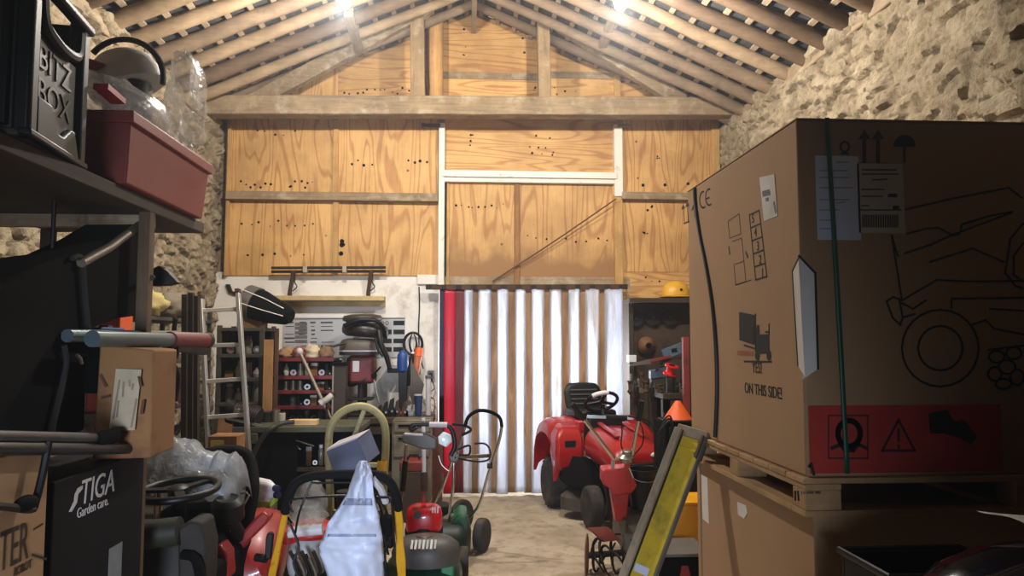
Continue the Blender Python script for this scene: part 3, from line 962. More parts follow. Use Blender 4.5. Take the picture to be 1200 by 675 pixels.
def pallet(label, x0, x1, y0, y1, z0, z1, nm='wooden_pallet'):
    t = thing(nm, label, 'pallet', ((x0 + x1) / 2, (y0 + y1) / 2, z0), None)
    H = z1 - z0
    PX = PALLET; PYm = wood('pallet_pine_along', (180, 146, 102), 'y', contrast=.2)
    bw = .10
    for k in range(3):
        x = x0 + bw / 2 + (x1 - x0 - bw) * k / 2
        MB().span(x - bw / 2, x + bw / 2, y0 + bw + .002, y1 - bw - .002, z0, z0 + .02).build('base_board', PYm, t, bev=.002)
    for y in (y0, y1 - bw):
        MB().span(x0, x1, y, y + bw, z0, z0 + .02).build('base_board', PX, t, bev=.002)
    for i in range(3):
        for j in range(3):
            x = x0 + .065 + (x1 - x0 - .13) * i / 2; y = y0 + .05 + (y1 - y0 - .1) * j / 2
            MB().span(x - .06, x + .06, y - .047, y + .047, z0 + .02, z1 - .038).build('block', wood('pallet_block', (176, 140, 98), 'x', contrast=.2), t, bev=.003)
    for i in range(3):
        x = x0 + .065 + (x1 - x0 - .13) * i / 2
        MB().span(x - .06, x + .06, y0, y1, z1 - .038, z1 - .018).build('stringer_board', PYm, t, bev=.002)
    n = 9
    for k in range(n):
        y = y0 + (y1 - y0) * (k + .5) / n
        hw = (y1 - y0) / n / 2 - .004
        MB().span(x0, x1, y - hw, y + hw, z1 - .018, z1).build('deck_board', PX, t, bev=.002)
    return t
pal = pallet('upper pine pallet carrying the huge tan carton, on top of lower carton', 1.10, 2.66, 2.375, 3.67, 1.032, 1.155)
bs = AY(938, 581, 2.374)
strokes([[AY(932, 576, 2.374), AY(932, 586, 2.374)], [AY(935, 576, 2.374), AY(936, 586, 2.374)]], .006, FN, INK, 'stamp_mark', pal)
text('DE-NW 490', AY(939, 579, 2.3735), FR, UPV, .0125, INK, 'stamp_words', pal)
# front board of the pallet faces
lc = thing('carton', 'lower tan carton underneath the upper pallet, with small white stickers', 'box', (1.9, 3.0, .14))
MB().span(1.155, 2.63, 2.43, 3.68, .14, 1.03).build('carton_body', CARD, lc, bev=.008)
MB().prism([AX(822, 556, 1.154), AX(829, 560, 1.154), AX(831, 614, 1.154), AX(823.5, 608, 1.154)], (-.001, 0, 0)).build('paper_label', PAPER, lc)
MB().prism([AX(864, 588, 1.154), AX(874, 592, 1.154), AX(876, 601, 1.154), AX(872, 608, 1.154), AX(865, 603, 1.154)], (-.001, 0, 0)).build('paper_label', PAPER, lc)
strokes([[(AX(*p, 1.1535)) for p in L] for L in ([(824, 565), (828, 568)], [(824, 572), (828, 575)], [(825, 585), (829, 588)], [(825, 594), (829, 597)])], .006, SNV, GREYINK, 'printed_lines', lc)
strokes([[(1.154, 3.62, .16), (1.154, 3.62, 1.0)]], .02, SNV, mat('grey_tape', (120, 104, 84), .6), 'tape', lc)
pallet('lower pine pallet on the floor under the lower carton', 1.14, 2.66, 2.42, 3.70, .008, .14)

# ================================================================== yellow ramp leaning on the cartons
top = AY(812, 508, 3.42); low = AY(750, 675, 3.30)
ax = (top - low).normalized()
bot = top - ax * ((top.z - .02) / ax.z)
rm = thing('loading_ramp', 'yellow loading ramp with worn aluminium edge leaning on the cartons', 'ramp', (bot.x, bot.y, 0))
nv = Vector((-.62, -.66, .3)); nv = (nv - ax * nv.dot(ax)).normalized()      # the tread side looks into the aisle
wv = ax.cross(nv).normalized()
if wv.x < 0: wv = -wv
YR = mat('worn_yellow_tread', (204, 176, 46), .55, var=.1, dirt=(128, 108, 52), dscale=6, dlo=.5, dhi=.75)
AE = wood('weathered_edge', (150, 136, 114), 'z', contrast=.3)
def along(c0, w, h, nm, mt, b=.003, l0=0.0, l1=0.0):
    return MB().bar(bot + c0 + ax * l0, top + c0 - ax * l1, w, h, nv).build(nm, mt, rm, bev=b)
along(wv * .01, .112, .012, 'tread_plate', YR)
along(wv * -.062 + nv * .012, .036, .05, 'side_rail', AE)
along(wv * -.0435 + nv * .009, .004, .024, 'dark_groove', BLACK)
along(wv * .071 + nv * .002, .010, .03, 'side_rail', GREYPLASTIC)
for k in range(2):
    p = bot.lerp(top, (k * .86 + .08)) + nv * .008
    MB().bar(p - wv * .04, p + wv * .062, .012, .008, nv).build('tread_bar', YR, rm, bev=.002)
BI_ = mat('brown_iron', (96, 78, 62), .6, .4)
MB().bar(top - wv * .08, top + wv * .075, .05, .03, nv).build('top_lip', AE, rm, bev=.004)
MB().bar(top - ax * .11 + wv * .066, top - ax * .0 + wv * .066, .012, .07, nv).build('hook_plate', BI_, rm, bev=.003)
p = bot.lerp(top, .47) + nv * .0075
p = low + nv * .0075 + ax * .01
MB().bar(p, p + ax * .035, .07, .002, nv).build('white_sticker', mat('pale_blue_paper', (206, 216, 238)), rm)
MB().bar(bot - wv * .08, bot + wv * .07, .05, .03, nv).build('rubber_foot', RUBBER, rm, bev=.004)

# ================================================================== bottom right: crate, bonnet, leaflet
bt = thing('steel_trestle', 'low dark steel trestle table in front of the lower carton', 'table', (1.65, 1.75, 0))
MB().span(1.03, 2.3, 1.45, 2.22, .80, .83).build('table_top', DARKWOOD, bt, bev=.004)
for x in (1.08, 2.25):
    for y in (1.5, 2.16):
        MB().span(x - .02, x + .02, y - .02, y + .02, 0, .80).build('leg', GREASY, bt)
ZC = AY(986, 645, 2.17).z
cr = thing('plastic_crate', 'open black plastic crate beside the glossy dark bonnet, bottom right', 'crate', (1.28, 2.02, .83))
ca = AY(986, 645, 1.92); cb_ = AY(1062, 652, 1.92)
ca = AY(986, 645, 2.17); x0, x1 = ca.x, ca.x + .36
m = MB(); m.span(x0, x1, 1.92, 2.17, .83, .845)
m.span(x0, x1, 1.92, 1.935, .845, ZC); m.span(x0, x1, 2.155, 2.17, .845, ZC)
m.span(x0, x0 + .015, 1.935, 2.155, .845, ZC); m.span(x1 - .015, x1, 1.935, 2.155, .845, ZC)
m.build('crate_body', BLACK, cr, bev=.003)
m = MB()
m.tube([(x0 - .004, 1.916, ZC), (x1 + .004, 1.916, ZC), (x1 + .004, 2.174, ZC), (x0 - .004, 2.174, ZC)], .011, 8, closed=True)
m.build('rim', mat('black_rim', (30, 32, 34), .35), cr)
MB().span(x0 + .05, x0 + .10, 1.914, 1.92, .89, .95).build('paper_tag', PALEGREY, cr)
bn = thing('mower_bonnet', 'glossy dark blue-black mower bonnet lying on the trestle, bottom right', 'bonnet', (1.55, 1.66, .83))
GL = mat('glossy_midnight_paint', (14, 18, 28), .12, 0, var=.2, coat=1)
rings = []
for i in range(15):
    t = i / 14
    x = .87 + 1.16 * t
    h = .305 * min(1, (math.sin(min(1, t * 2.6) * PI / 2)) ** .6 + .02)
    rings.append([(x, 1.62 + .17 * (max(.15, min(1, t * 4 + .12))) * math.copysign(abs(math.cos(a_)) ** .6, math.cos(a_)), .835 + max(0, h * math.copysign(abs(math.sin(a_)) ** .6, math.sin(a_)))) for a_ in [PI * k / 12 for k in range(13)]])
m = MB(); m.loft(rings); m.build('bonnet_shell', GL, bn, ang=60)
for k in range(5):
    m = MB(); m.bar((1.6 + k * .05, 1.452, .93), (1.6 + k * .05, 1.452, 1.03), .02, .008, (0, -1, 0)); m.build('vent', BLACK, bn)
MB().span(1.44, 1.60, 1.58, 1.64, 1.135, 1.142).build('badge', PALEGREY, bn)
lf = AY(1145, 645, 1.75)
m = MB(); m.sheet(lambda u, v: (1.33 + u * .25, 1.70 + v * .18, 1.148 + .018 * (1 - u) ** 2 + .006 * math.sin(v * 5)), 8, 6)
tag(m.build('paper_leaflet', PAPER, solid=.001), 'curled white leaflet lying on the glossy dark bonnet', 'paper')
# ================================================================== helpers for machines
def tyre(m, c, axis, r, w, tread=0):
    rim = r * .58
    m.lathe([(rim, -w * .42), (r * .84, -w * .5), (r * .96, -w * .42), (r, -w * .25), (r, w * .25), (r * .96, w * .42), (r * .84, w * .5), (rim, w * .42)], c, axis, 28)
    if tread:
        ax = Vector(axis).normalized(); a = ax.orthogonal().normalized(); b = ax.cross(a)
        for k in range(tread):
            t = 2 * PI * k / tread
            d = a * math.cos(t) + b * math.sin(t); e = -a * math.sin(t) + b * math.cos(t)
            for s in (-1, 1):
                p = Vector(c) + d * r * .995 + ax * s * w * .2
                m.bar(p - ax * s * w * .18 - e * .012, p + ax * s * w * .22 + e * .02, .018, .016, d)
def wheel(parent, fr, c, axis, r, w, rimmat, tread=0, hub=.3, nm='wheel'):
    m = MB(fr); tyre(m, c, axis, r, w, tread)
    o = m.build(nm, RUBBER, parent, ang=50)
    ax = Vector(axis).normalized(); c = Vector(c)
    m = MB(fr)
    m.lathe([(0, -w * .30), (r * hub * .6, -w * .30), (r * hub * .7, -w * .22), (r * .5, -w * .2), (r * .6, -w * .38), (r * .6, w * .38), (r * .5, w * .2), (r * hub * .7, w * .22), (r * hub * .6, w * .30), (0, w * .30)], c, ax, 24)
    m.build('wheel_rim', rimmat, o)
    return o

# ================================================================== red ride-on mower by the curtain
def ride_on():
    fwd = Vector((.20, -.98, 0)).normalized()
    lat = Vector((-fwd.y, fwd.x, 0))              # picture right
    if lat.x < 0: lat = -lat
    O = Vector((1.44, 6.50, 0))
    fr = Matrix((lat * .96, -fwd * .88, Vector((0, 0, 1)))).transposed().to_4x4(); fr.translation = O   # local x right, y to the rear, z up
    t = thing('ride_on_mower', 'red ride-on mower with black seat facing us before the striped curtain', 'ride-on mower', O + Vector((0, .3, 0)))
    RM = mat('ride_on_red', (160, 26, 26), .3, 0, var=.06, coat=.4, dirt=(120, 44, 38), dscale=3, dlo=.56, dhi=.9)
    # bonnet
    m = MB(fr)
    sec = [(-.30, .34, .24, .62), (-.26, .40, .255, .70), (-.10, .43, .265, .76), (.2, .45, .27, .80), (.48, .47, .27, .83), (.56, .48, .26, .80)]
    rings = []
    for y, z0, hw, z1 in sec:
        rings.append([(-hw, y, z0), (-hw * 1.04, y, z0 + .5 * (z1 - z0)), (-hw * .96, y, z1 - .09), (-hw * .8, y, z1 - .03), (-hw * .4, y, z1), (hw * .4, y, z1), (hw * .8, y, z1 - .03), (hw * .96, y, z1 - .09), (hw * 1.04, y, z0 + .5 * (z1 - z0)), (hw, y, z0)])
    m.loft(rings); bonnet = m.build('bonnet', RM, t, sub=1, ang=60)
    m = MB(fr)
    for s in (-1, 1):
        m = MB(fr); m.bar((s * .13, -.06, .772), (s * .12, .45, .845), .05, .02); m.build('bonnet_rib', RM, bonnet, bev=.008)
    m = MB(fr); m.span(-.215, .215, -.335, -.27, .36, .58); g = m.build('grille', BLACK, t, bev=.015)
    for k in range(5):
        m = MB(fr); m.span(-.19, .19, -.345, -.333, .39 + k * .038, .408 + k * .038); m.build('grille_bar', GREYPLASTIC, g)
    for s in (-1, 1):
        m = MB(fr); m.ball((s * .15, -.285, .635), (.06, .03, .03)); m.build('headlamp', mat('lamp_glass', (210, 205, 190), .1), t)
    m = MB(fr); m.span(-.27, .27, -.36, -.30, .27, .35); m.build('front_bumper', BLACK, t, bev=.012)
    # chassis
    m = MB(fr); m.span(-.17, .17, -.28, 1.0, .2, .42); m.build('chassis', MATBLACK, t, bev=.01)
    # dash, column and wheel
    m = MB(fr); m.prism([(-.2, .50, .55), (-.2, .74, .55), (-.2, .70, .86), (-.2, .56, .90)], (.4, 0, 0)); m.build('dash_tower', BLACK, t, bev=.025)
    m = MB(fr); m.tube([(0, .64, .86), (0, .70, .99)], .025, 12); m.build('steering_column', BLACK, t)
    c = Vector((0, .72, 1.02)); n = Vector((0, .7, 1)).normalized(); u = Vector((1, 0, 0)); v = n.cross(u)
    ring = [c + (u * math.cos(2 * PI * k / 28) + v * math.sin(2 * PI * k / 28)) * .165 for k in range(28)]
    m = MB(fr); m.tube(ring, .017, 10, closed=True)
    sw = m.build('steering_wheel', BLACK, t)
    for a in (20, 160, 270):
        m = MB(fr); m.bar(c, c + (u * math.cos(R(a)) + v * math.sin(R(a))) * .16, .035, .012, n); m.build('spoke', BLACK, sw)
    m = MB(fr); m.tube([c + (u * math.cos(R(a)) + v * math.sin(R(a))) * .165 for a in range(222, 285, 8)], .022, 10); m.build('tape_wrap', WHITEPLASTIC, sw)
    # fenders: one each side, with arched tops
    for s in (-1, 1):
        m = MB(fr)
        rings = []
        for i in range(11):
            a = PI * (i / 10)
            yy = 1.02 - math.cos(a) * .36
            zz = .42 + (math.sin(a) ** .55) * .42
            x0, x1 = s * .22, s * .53
            rings.append([(x0, yy, zz + .02), (s * .45, yy, zz + .02), (s * .51, yy, zz - .02), (x1, yy, zz - .12), (s * .50, yy, zz - .12), (s * .47, yy, zz - .05), (s * .43, yy, zz - .02), (x0, yy, zz - .02)])
        m.loft(rings); m.build('fender', RM, t, ang=55)
        m = MB(fr); m.prism([(s * .515, .66, .42), (s * .515, .78, .75), (s * .50, .90, .81), (s * .50, .70, .42)], (s * .012, 0, 0)); m.build('fender_skirt', RM, t, bev=.004)
        m = MB(fr); m.loft([[(s * x_, y_, z_) for x_, y_, z_ in r_] for r_ in (((.25, .60, .40), (.50, .60, .40), (.50, .80, .40), (.25, .80, .40)), ((.24, .55, .56), (.53, .55, .56), (.53, .80, .56), (.24, .80, .56)), ((.24, .57, .70), (.52, .57, .70), (.52, .80, .74), (.24, .80, .74)), ((.26, .64, .80), (.46, .64, .80), (.46, .80, .83), (.26, .80, .83)))]); m.build('fender_front', RM, t, bev=.03)
        m = MB(fr); m.span(s * .33, s * .44, .548, .57, .62, .68); m.build('lever_slot', BLACK, t, bev=.004)
        m = MB(fr); m.prism([(s * .16, .10, .33), (s * .44, .30, .30), (s * .46, .68, .34), (s * .46, .70, .52), (s * .40, .64, .58), (s * .16, .55, .5)], (0, 0, -.03)); m.build('footplate', MATBLACK, t, bev=.004)
    # seat
    m = MB(fr); m.span(-.23, .23, .86, 1.26, .84, .93); m.build('seat_cushion', BLACK, t, bev=.035)
    rings = []
    for i in range(9):
        q = i / 8
        z = .88 + .30 * q; y = 1.22 + .10 * q
        hw = .225 * (1 - .25 * max(0, q - .75) / .25) * (.92 + .08 * min(1, q * 3))
        rings.append([(-hw, y + .01, z), (-hw * .8, y - .02, z), (0, y - .012, z), (hw * .8, y - .02, z), (hw, y + .01, z), (hw * .8, y + .05, z), (0, y + .06, z), (-hw * .8, y + .05, z)])
    m = MB(fr); m.loft(rings); bk = m.build('seat_back', BLACK, t, sub=1)
    for k in range(4):
        m = MB(fr); m.bar((-.15, 1.215 + .018 * k, .97 + k * .045), (.15, 1.215 + .018 * k, .97 + k * .045), .012, .012); m.build('seat_seam', GREYPLASTIC, bk)
    m = MB(fr); m.span(-.24, .24, .78, 1.34, .72, .84); m.build('seat_deck', RM, t, bev=.02)
    # cutting deck
    m = MB(fr)
    m.loft([[(.50 * math.cos(2 * PI * k / 24), .50 + .30 * math.sin(2 * PI * k / 24), z) for k in range(24)] for z in (.08, .19)] + [[(.44 * math.cos(2 * PI * k / 24), .50 + .25 * math.sin(2 * PI * k / 24), .23) for k in range(24)]])
    m.build('cutting_deck', mat('worn_deck', (74, 66, 58), .7, .2, dirt=(120, 104, 80)), t)
    for s in (-1, 1):
        wheel(t, fr, (s * .36, 0, .18), (1, 0, 0), .18, .13, PALEGREY, nm='front_wheel')
        wheel(t, fr, (s * .40, 1.02, .235), (1, 0, 0), .235, .20, PALEGREY, 18, nm='rear_wheel')
        m = MB(fr); m.tube([(s * .12, 0, .26), (s * .30, 0, .20)], .022, 8); m.build('axle_arm', MATBLACK, t)
ride_on()

# ================================================================== red tiller in front of it
def tiller():
    Y = 5.2
    g = AY(735, 650, Y)
    t = thing('rotary_tiller', 'red walk-behind tiller with chrome V handlebars and clawed tines', 'tiller', (1.15, Y, 0))
    TR = mat('tiller_red', (190, 44, 40), .4, 0, var=.08, coat=.2, dirt=(120, 54, 46), dscale=5, dlo=.55)
    H = AY(734, 535, Y)
    hb = []
    lg, rg = AY(672, 475, Y - .12), AY(752, 472, Y - .12)
    for p, bend in ((lg, AY(720, 538, Y)), (rg, AY(741, 532, Y))):
        m = MB(); m.tube([p, p.lerp(bend, .9), bend, H + Vector((0, 0, -.01))], .0135, 10, curve=4); o = m.build('handlebar', CHROME, t)
        m = MB(); d = (bend - p).normalized(); m.tube([p - d * .015, p + d * .13], .019, 10); m.build('grip', BLACK, o)
    m = MB(); m.bar(AY(688, 488, Y + .03), AY(712, 489, Y + .02), .02, .02); m.bar(AY(712, 489, Y + .02), AY(742, 490, Y), .02, .02); m.build('cross_bar', CHROME, t)
    m = MB(); m.tube([AY(710, 489, Y + .02), AY(735, 490, Y)], .02, 8); m.build('cross_bar_sleeve', BLACK, t)
    m = MB(); m.lathe([(0, -.03), (.05, -.03), (.055, .0), (.03, .02), (.03, .045), (.012, .05), (0, .05)], H, (0, -.3, 1), 16); m.build('clamp_knob', STEEL, t)
    for pts in (((728, 490), (729, 506), (728, 522), (733, 532)), ((742, 488), (752, 500), (753, 520), (740, 536)), ((736, 488), (760, 494), (768, 512), (772, 545))):
        m = MB(); m.tube([AY(x, y, Y - .03 + .02 * k) for k, (x, y) in enumerate(pts)], .005, 6, curve=5); m.build('control_cable', BLACK, t)
    m = MB(); m.bar(H + Vector((0, 0, -.01)), AY(736, 566, Y), .035, .05, (0, 1, 0)); m.build('column', TR, t, bev=.006)
    m = MB(); m.bar(AY(719, 536, Y + .03), AY(717, 554, Y + .03), .02, .045, (0, 1, 0)); m.build('depth_strap', STEEL, t)
    m = MB(); m.bar(AY(737, 548, Y - .03), AY(742, 560, Y - .03), .006, .03, (0, 1, 0)); m.build('white_decal', PAPER, t)
    # belt guard
    P = [AY(*p, Y - .02) for p in ((706, 551), (739, 549), (747, 570), (741, 578), (722, 581), (714, 573), (706, 567))]
    m = MB(); m.prism(P, (.02, .22, 0)); m.build('belt_guard', TR, t, bev=.012)
    P = [AY(*p, Y + .02) for p in ((716, 574), (738, 574), (734, 612), (722, 612))]
    m = MB(); m.prism(P, (0, .10, 0)); m.build('gear_case', TR, t, bev=.01)
    m = MB(); m.tube([AY(708, 566, Y), AY(712, 585, Y), AY(710, 605, Y)], .012, 8, curve=3); m.build('lever', GREASY, t)
    P = [AY(*p, Y) for p in ((689, 618), (712, 617), (727, 632), (707, 634))]
    m = MB(); m.prism([P[0], P[1], P[2], P[3]], (.0, .02, -.012)); m.build('side_plate', mat('faded_red', (176, 84, 72), .6, dirt=(110, 60, 50)), t)
    # hub, tines, disc
    a0, a1 = AY(688, 651, Y), AY(748, 646, Y)
    m = MB(); m.cyl(a0, a1, .022, 12); m.build('tine_shaft', GREASY, t)
    for k, f_ in enumerate((.12, .27, .48, .72)):
        c = a0.lerp(a1, f_)
        for j in range(4):
            a = j * PI / 2 + k * .6
            u, v = Vector((0, math.cos(a), math.sin(a))), Vector((0, -math.sin(a), math.cos(a)))
            m = MB(); m.tube([c, c + u * .07, c + u * .12 + v * .03 + Vector((.02, 0, 0)), c + u * .115 + v * .085 + Vector((.055, 0, 0))], [.012, .012, .011, .006], 8, curve=4, flat=1)
            m.build('tine', GREASY, t)
    c = AY(687, 651, Y)
    m = MB(); m.lathe([(0, 0), (.145, 0), (.145, .008), (0, .02)], c, (1, -.25, 0), 26); m.build('guard_disc', mat('rust_brown_disc', (120, 88, 60), .8, .2, var=.25), t)
    # mudguard over the drive wheel
    rings = []
    for i in range(10):
        a = PI * .04 + PI * .92 * i / 9
        yy, zz = -math.cos(a) * .24, math.sin(a) * .27
        c = AY(741, 652, Y)
        rings.append([(1.10, Y + .14 + yy, .12 + zz + .02), (1.34, Y + .14 + yy, .12 + zz + .02), (1.34, Y + .14 + yy * .94, .12 + zz), (1.10, Y + .14 + yy * .94, .12 + zz)])
    m = MB(); m.loft(rings); m.build('mudguard', mat('dusty_grey_plastic', (84, 80, 74), .6, var=.15, dirt=(120, 106, 86)), t, bev=.004)
    m = MB(); m.span(1.10, 1.115, Y - .06, Y + .34, .16, .36); m.build('mudguard_side', mat('dusty_grey_plastic', (84, 80, 74)), t)
    wheel(t, Matrix.Identity(4), (1.21, Y + .14, .17), (1, 0, 0), .17, .11, GREYPLASTIC, 16)
    m = MB(); m.span(1.12, 1.36, Y + .28, Y + .62, .2, .62); m.build('engine_block', MATBLACK, t, bev=.03)
tiller()

# black bucket on the mudguard
c = Vector((1.275, 5.30, .418))
b = thing('bucket', 'black plastic bucket standing on the grey tiller mudguard', 'bucket', c)
m = MB(); m.lathe([(0, 0), (.09, 0), (.118, .25), (.125, .26), (.125, .275), (.112, .275), (.085, .012), (0, .012)], c, seg=28); m.build('bucket_body', BLACK, b)
m = MB(); m.tube([c + Vector((.122 * math.cos(R(a)), -.03 + .0 * a, .26 - .06 * math.sin(R(a)))) + Vector((0, -.09 * math.sin(R(a)), 0)) for a in range(0, 181, 15)], .004, 6); m.build('wire_handle', STEEL, b)

# ================================================================== things between the ramp and the cartons
t = thing('tool_case', 'low black case with grey lid and faded red warning triangle, behind the yellow ramp', 'case', (1.36, 4.75, 0))
a, bb = AY(776, 676, 4.6), AY(826, 634, 4.6)
MB().span(1.20, 1.52, 4.6, 4.95, .006, .27).build('case_body', MATBLACK, t, bev=.012)
MB().span(1.18, 1.53, 4.59, 4.96, .272, .295).build('lid', GREYPLASTIC, t, bev=.006)
MB().prism([(1.30, 4.599, .04), (1.42, 4.599, .04), (1.38, 4.599, .22), (1.34, 4.599, .22)], (0, -.003, 0)).build('red_triangle', mat('faded_red_vinyl', (120, 28, 26), .6), t)
t = thing('plastic_bin', 'bright yellow plastic bin behind the black case by the lower carton', 'bin', (1.42, 5.2, 0))
m = MB(); m.span(1.40, 1.70, 5.05, 5.35, .006, .49); m.build('bin_body', mat('bright_yellow', (226, 160, 14), .45, var=.05), t, bev=.01)
MB().span(1.385, 1.715, 5.035, 5.365, .49, .51).build('rim', mat('bright_yellow', (226, 160, 14)), t, bev=.006)
t = thing('steel_locker', 'tall black steel locker in the gap behind the huge carton, cone on top', 'locker', (1.75, 5.8, 0))
MB().span(1.52, 1.95, 5.6, 5.95, .006, .98).build('locker_body', MATBLACK, t, bev=.006)
MB().span(1.55, 1.92, 5.588, 5.6, .05, .95).build('locker_door', BLACK, t, bev=.004)
t = thing('traffic_cone', 'orange traffic cone half hidden behind the left edge of the huge carton', 'cone', AY(797, 500, 5.7))
z0 = .982
cx = AY(795, 470, 5.7)
m = MB(); m.lathe([(.12, .0), (.02, cx.z - z0), (0, cx.z - z0)], (cx.x, 5.72, z0), seg=24); m.build('cone_body', ORANGE, t)
m = MB(); m.span(cx.x - .13, cx.x + .13, 5.59, 5.85, z0, z0 + .018); m.build('cone_base', BLACK, t, bev=.01)
for cc in ((772, 508, 6.0), (764, 512, 6.05)):
    pass
t = thing('cage_guard', 'black wire hoop guard beside the orange traffic cone', 'guard', AY(782, 520, 5.9))
base = AY(780, 540, 5.45)
for k in range(3):
    m = MB(); m.tube([AY(768, 545, 5.42 + .05 * k), AY(769 + 2 * k, 515, 5.42 + .05 * k), AY(777, 500 - 3 * k, 5.42 + .05 * k), AY(787, 497 - 3 * k, 5.42 + .05 * k), AY(790, 545, 5.42 + .05 * k)], .007, 7, curve=5); m.build('hoop', BLACK, t)
m = MB(); m.tube([AY(768, 545, 5.42), (AY(768, 545, 5.42).x, 5.42, .02)], .012, 8); m.build('stand_leg', BLACK, t)
m = MB(); m.tube([AY(790, 545, 5.42), (AY(790, 545, 5.42).x, 5.42, .02)], .012, 8); m.build('stand_leg', BLACK, t)
m = MB(); m.span(base.x - .09, base.x + .09, 5.36, 5.53, .004, .02); m.build('stand_base', BLACK, t)

# ================================================================== bench in the recess right of the curtain
t = thing('workbench', 'dark heavy workbench in the recess right of the striped curtain', 'workbench', (2.3, 7.7, 0))
MB().span(1.98, 2.66, 7.35, 7.97, 1.02, 1.08).build('bench_top', DARKWOOD, t, bev=.006)
MB().span(1.98, 2.66, 7.36, 7.40, .88, 1.02).build('apron', DARKWOOD, t, bev=.004)
for x in (2.02, 2.62):
    for y in (7.40, 7.93):
        MB().span(x - .04, x + .04, y - .04, y + .04, .006, 1.02).build('leg', DARKWOOD, t, bev=.004)
MB().span(2.0, 2.64, 7.5, 7.95, .3, .34).build('lower_shelf', DARKWOOD, t)
MB().span(1.98, 2.66, 7.95, 7.97, .02, 1.02).build('shade_board', MATBLACK, t)  # added black sheet standing in for the shade under the bench
t = thing('red_post', 'narrow red steel post at the left edge of the huge carton, by the recess', 'post', AY(803, 480, 7.2))
p = AY(803, 395, 7.2)
MB().span(p.x - .03, p.x + .03, 7.17, 7.23, .006, p.z).build('post_body', DULLRED, t, bev=.004)
MB().span(p.x - .08, p.x + .08, 7.12, 7.28, .004, .02).build('base_plate', DULLRED, t)
def on_px(px, py, Y):
    return AY(px, py, Y)
# round things hung on the back of the recess
for (px, py, r, lab, mt) in ((745, 373, .09, 'dark circular saw blade hung leftmost in the recess', GREASY), (765, 372, .088, 'dark circular saw blade hung second in the recess', mat('burnt_steel', (40, 34, 34), .55, .5)), (785, 372, .088, 'dark circular saw blade hung third in the recess, by the carton', GREASY)):
    c = on_px(px, py, 7.97)
    t = thing('saw_blade', lab, 'saw blade', c, 'saw blades hung in the recess')
    m = MB()
    prof = []
    n = 48
    ring = [(c + Vector((math.cos(2 * PI * k / n), 0, math.sin(2 * PI * k / n))) * (r * (1 if k % 2 else .93))) for k in range(n)]
    m.prism(ring, (0, -.008, 0)); m.build('blade_disc', mt, t, smooth=False)
    MB().cyl(c + Vector((0, .02, 0)), c + Vector((0, -.03, 0)), .018, 10).build('hanging_peg', RUST, t)
c = on_px(758, 405, 7.96)
t = thing('wall_funnel', 'tan cone funnel with dark mouth hung below the saw blades', 'funnel', c)
m = MB(); m.lathe([(.10, 0), (.10, .01), (.03, .10), (.022, .10), (.09, .006)], c + Vector((0, .02, 0)), (0, -1, 0), 20); m.build('funnel_cone', BROWN, t)
MB().cyl(c + Vector((0, -.07, .0)), c + Vector((0, -.09, .0)), .032, 14).build('dark_mouth', MATBLACK, t)
t = thing('spirit_level', 'blue-grey spirit level lying tilted on the bench in the recess', 'level', on_px(785, 412, 7.9))
a, b = on_px(777, 416, 7.85), on_px(802, 406, 7.85)
MB().bar(a, b, .03, .11).build('level_body', mat('blue_grey_paint', (84, 108, 126), .5), t, bev=.004)
MB().bar(a.lerp(b, .5) + Vector((-.03, -.018, 0)), a.lerp(b, .5) + Vector((.03, -.018, .01)), .006, .04).build('vial', BLACK, t)
MB().span(a.x - .01, b.x + .01, 7.83, 7.95, 1.08, a.z - .04).build('rest_block', DARKWOOD, t)
t = thing('socket_box', 'small white socket box on the left side of the recess', 'socket', on_px(741, 422, 7.9))
a, b = on_px(737, 424.5, 7.86), on_px(746, 416, 7.86)
MB().span(a.x, b.x, 7.86, 7.97, a.z, b.z).build('box', WHITEPLASTIC, t, bev=.006)
t = thing('hand_saw', 'hand saw with long pale blade and red handle lying across recess bench', 'saw', on_px(760, 424, 7.7))
a, b, c = on_px(738, 427, 7.8), on_px(763, 423, 7.8), on_px(786, 418, 7.82)
MB().prism([a + Vector((0, 0, -.02)), b + Vector((0, 0, -.03)), b + Vector((0, 0, .025)), a + Vector((0, 0, .005))], (0, .004, 0)).build('saw_blade_sheet', STEEL, t)
MB().bar(b, c, .022, .035).build('saw_handle', DULLRED, t, bev=.006)
MB().span(max(a.x, 2.0), c.x, 7.77, 7.85, 1.08, 1.2).build('saw_rest', DARKWOOD, t)
t = thing('toolbox', 'blue-grey open toolbox on the recess bench under the spirit level', 'toolbox', on_px(775, 438, 7.5))
a, b = on_px(765, 440, 7.5), on_px(790, 426, 7.5)
m = MB(); m.prism([(a.x, 7.58, 1.21), (b.x, 7.58, 1.24), (b.x, 7.58, 1.34), (a.x, 7.58, 1.30)], (0, .1, 0)); m.build('box_body', mat('toolbox_blue', (70, 88, 104), .5, dirt=(40, 36, 32)), t, bev=.006)
MB().tube([(a.x + .05, 7.57, 1.30), (a.x + .08, 7.57, 1.34), (b.x - .06, 7.57, 1.35), (b.x - .04, 7.57, 1.33)], .008, 8).build('carry_handle', GREASY, t)
MB().span(a.x + .01, b.x - .01, 7.59, 7.67, 1.08, 1.215).build('box_tray', DARKWOOD, t)
t = thing('tape_reel', 'bright red reel of cable on the recess bench', 'reel', on_px(785, 440, 7.45))
c = on_px(786, 433.5, 7.44)
m = MB(); m.lathe([(.03, -.05), (.07, -.05), (.07, -.035), (.045, -.03), (.045, .03), (.07, .035), (.07, .05), (.03, .05)], c, (.2, -.3, 1), 22); m.build('reel_body', mat('bright_red', (214, 34, 28), .4), t)
MB().lathe([(.03, -.055), (.033, -.055), (.033, .055), (.03, .055)], c, (.2, -.3, 1), 16).build('reel_core', BLACK, t)
MB().cyl((c.x, c.y, 1.08), (c.x, c.y, c.z - .045), .05, 14).build('reel_stand', GREASY, t)
rr = random.Random(21)
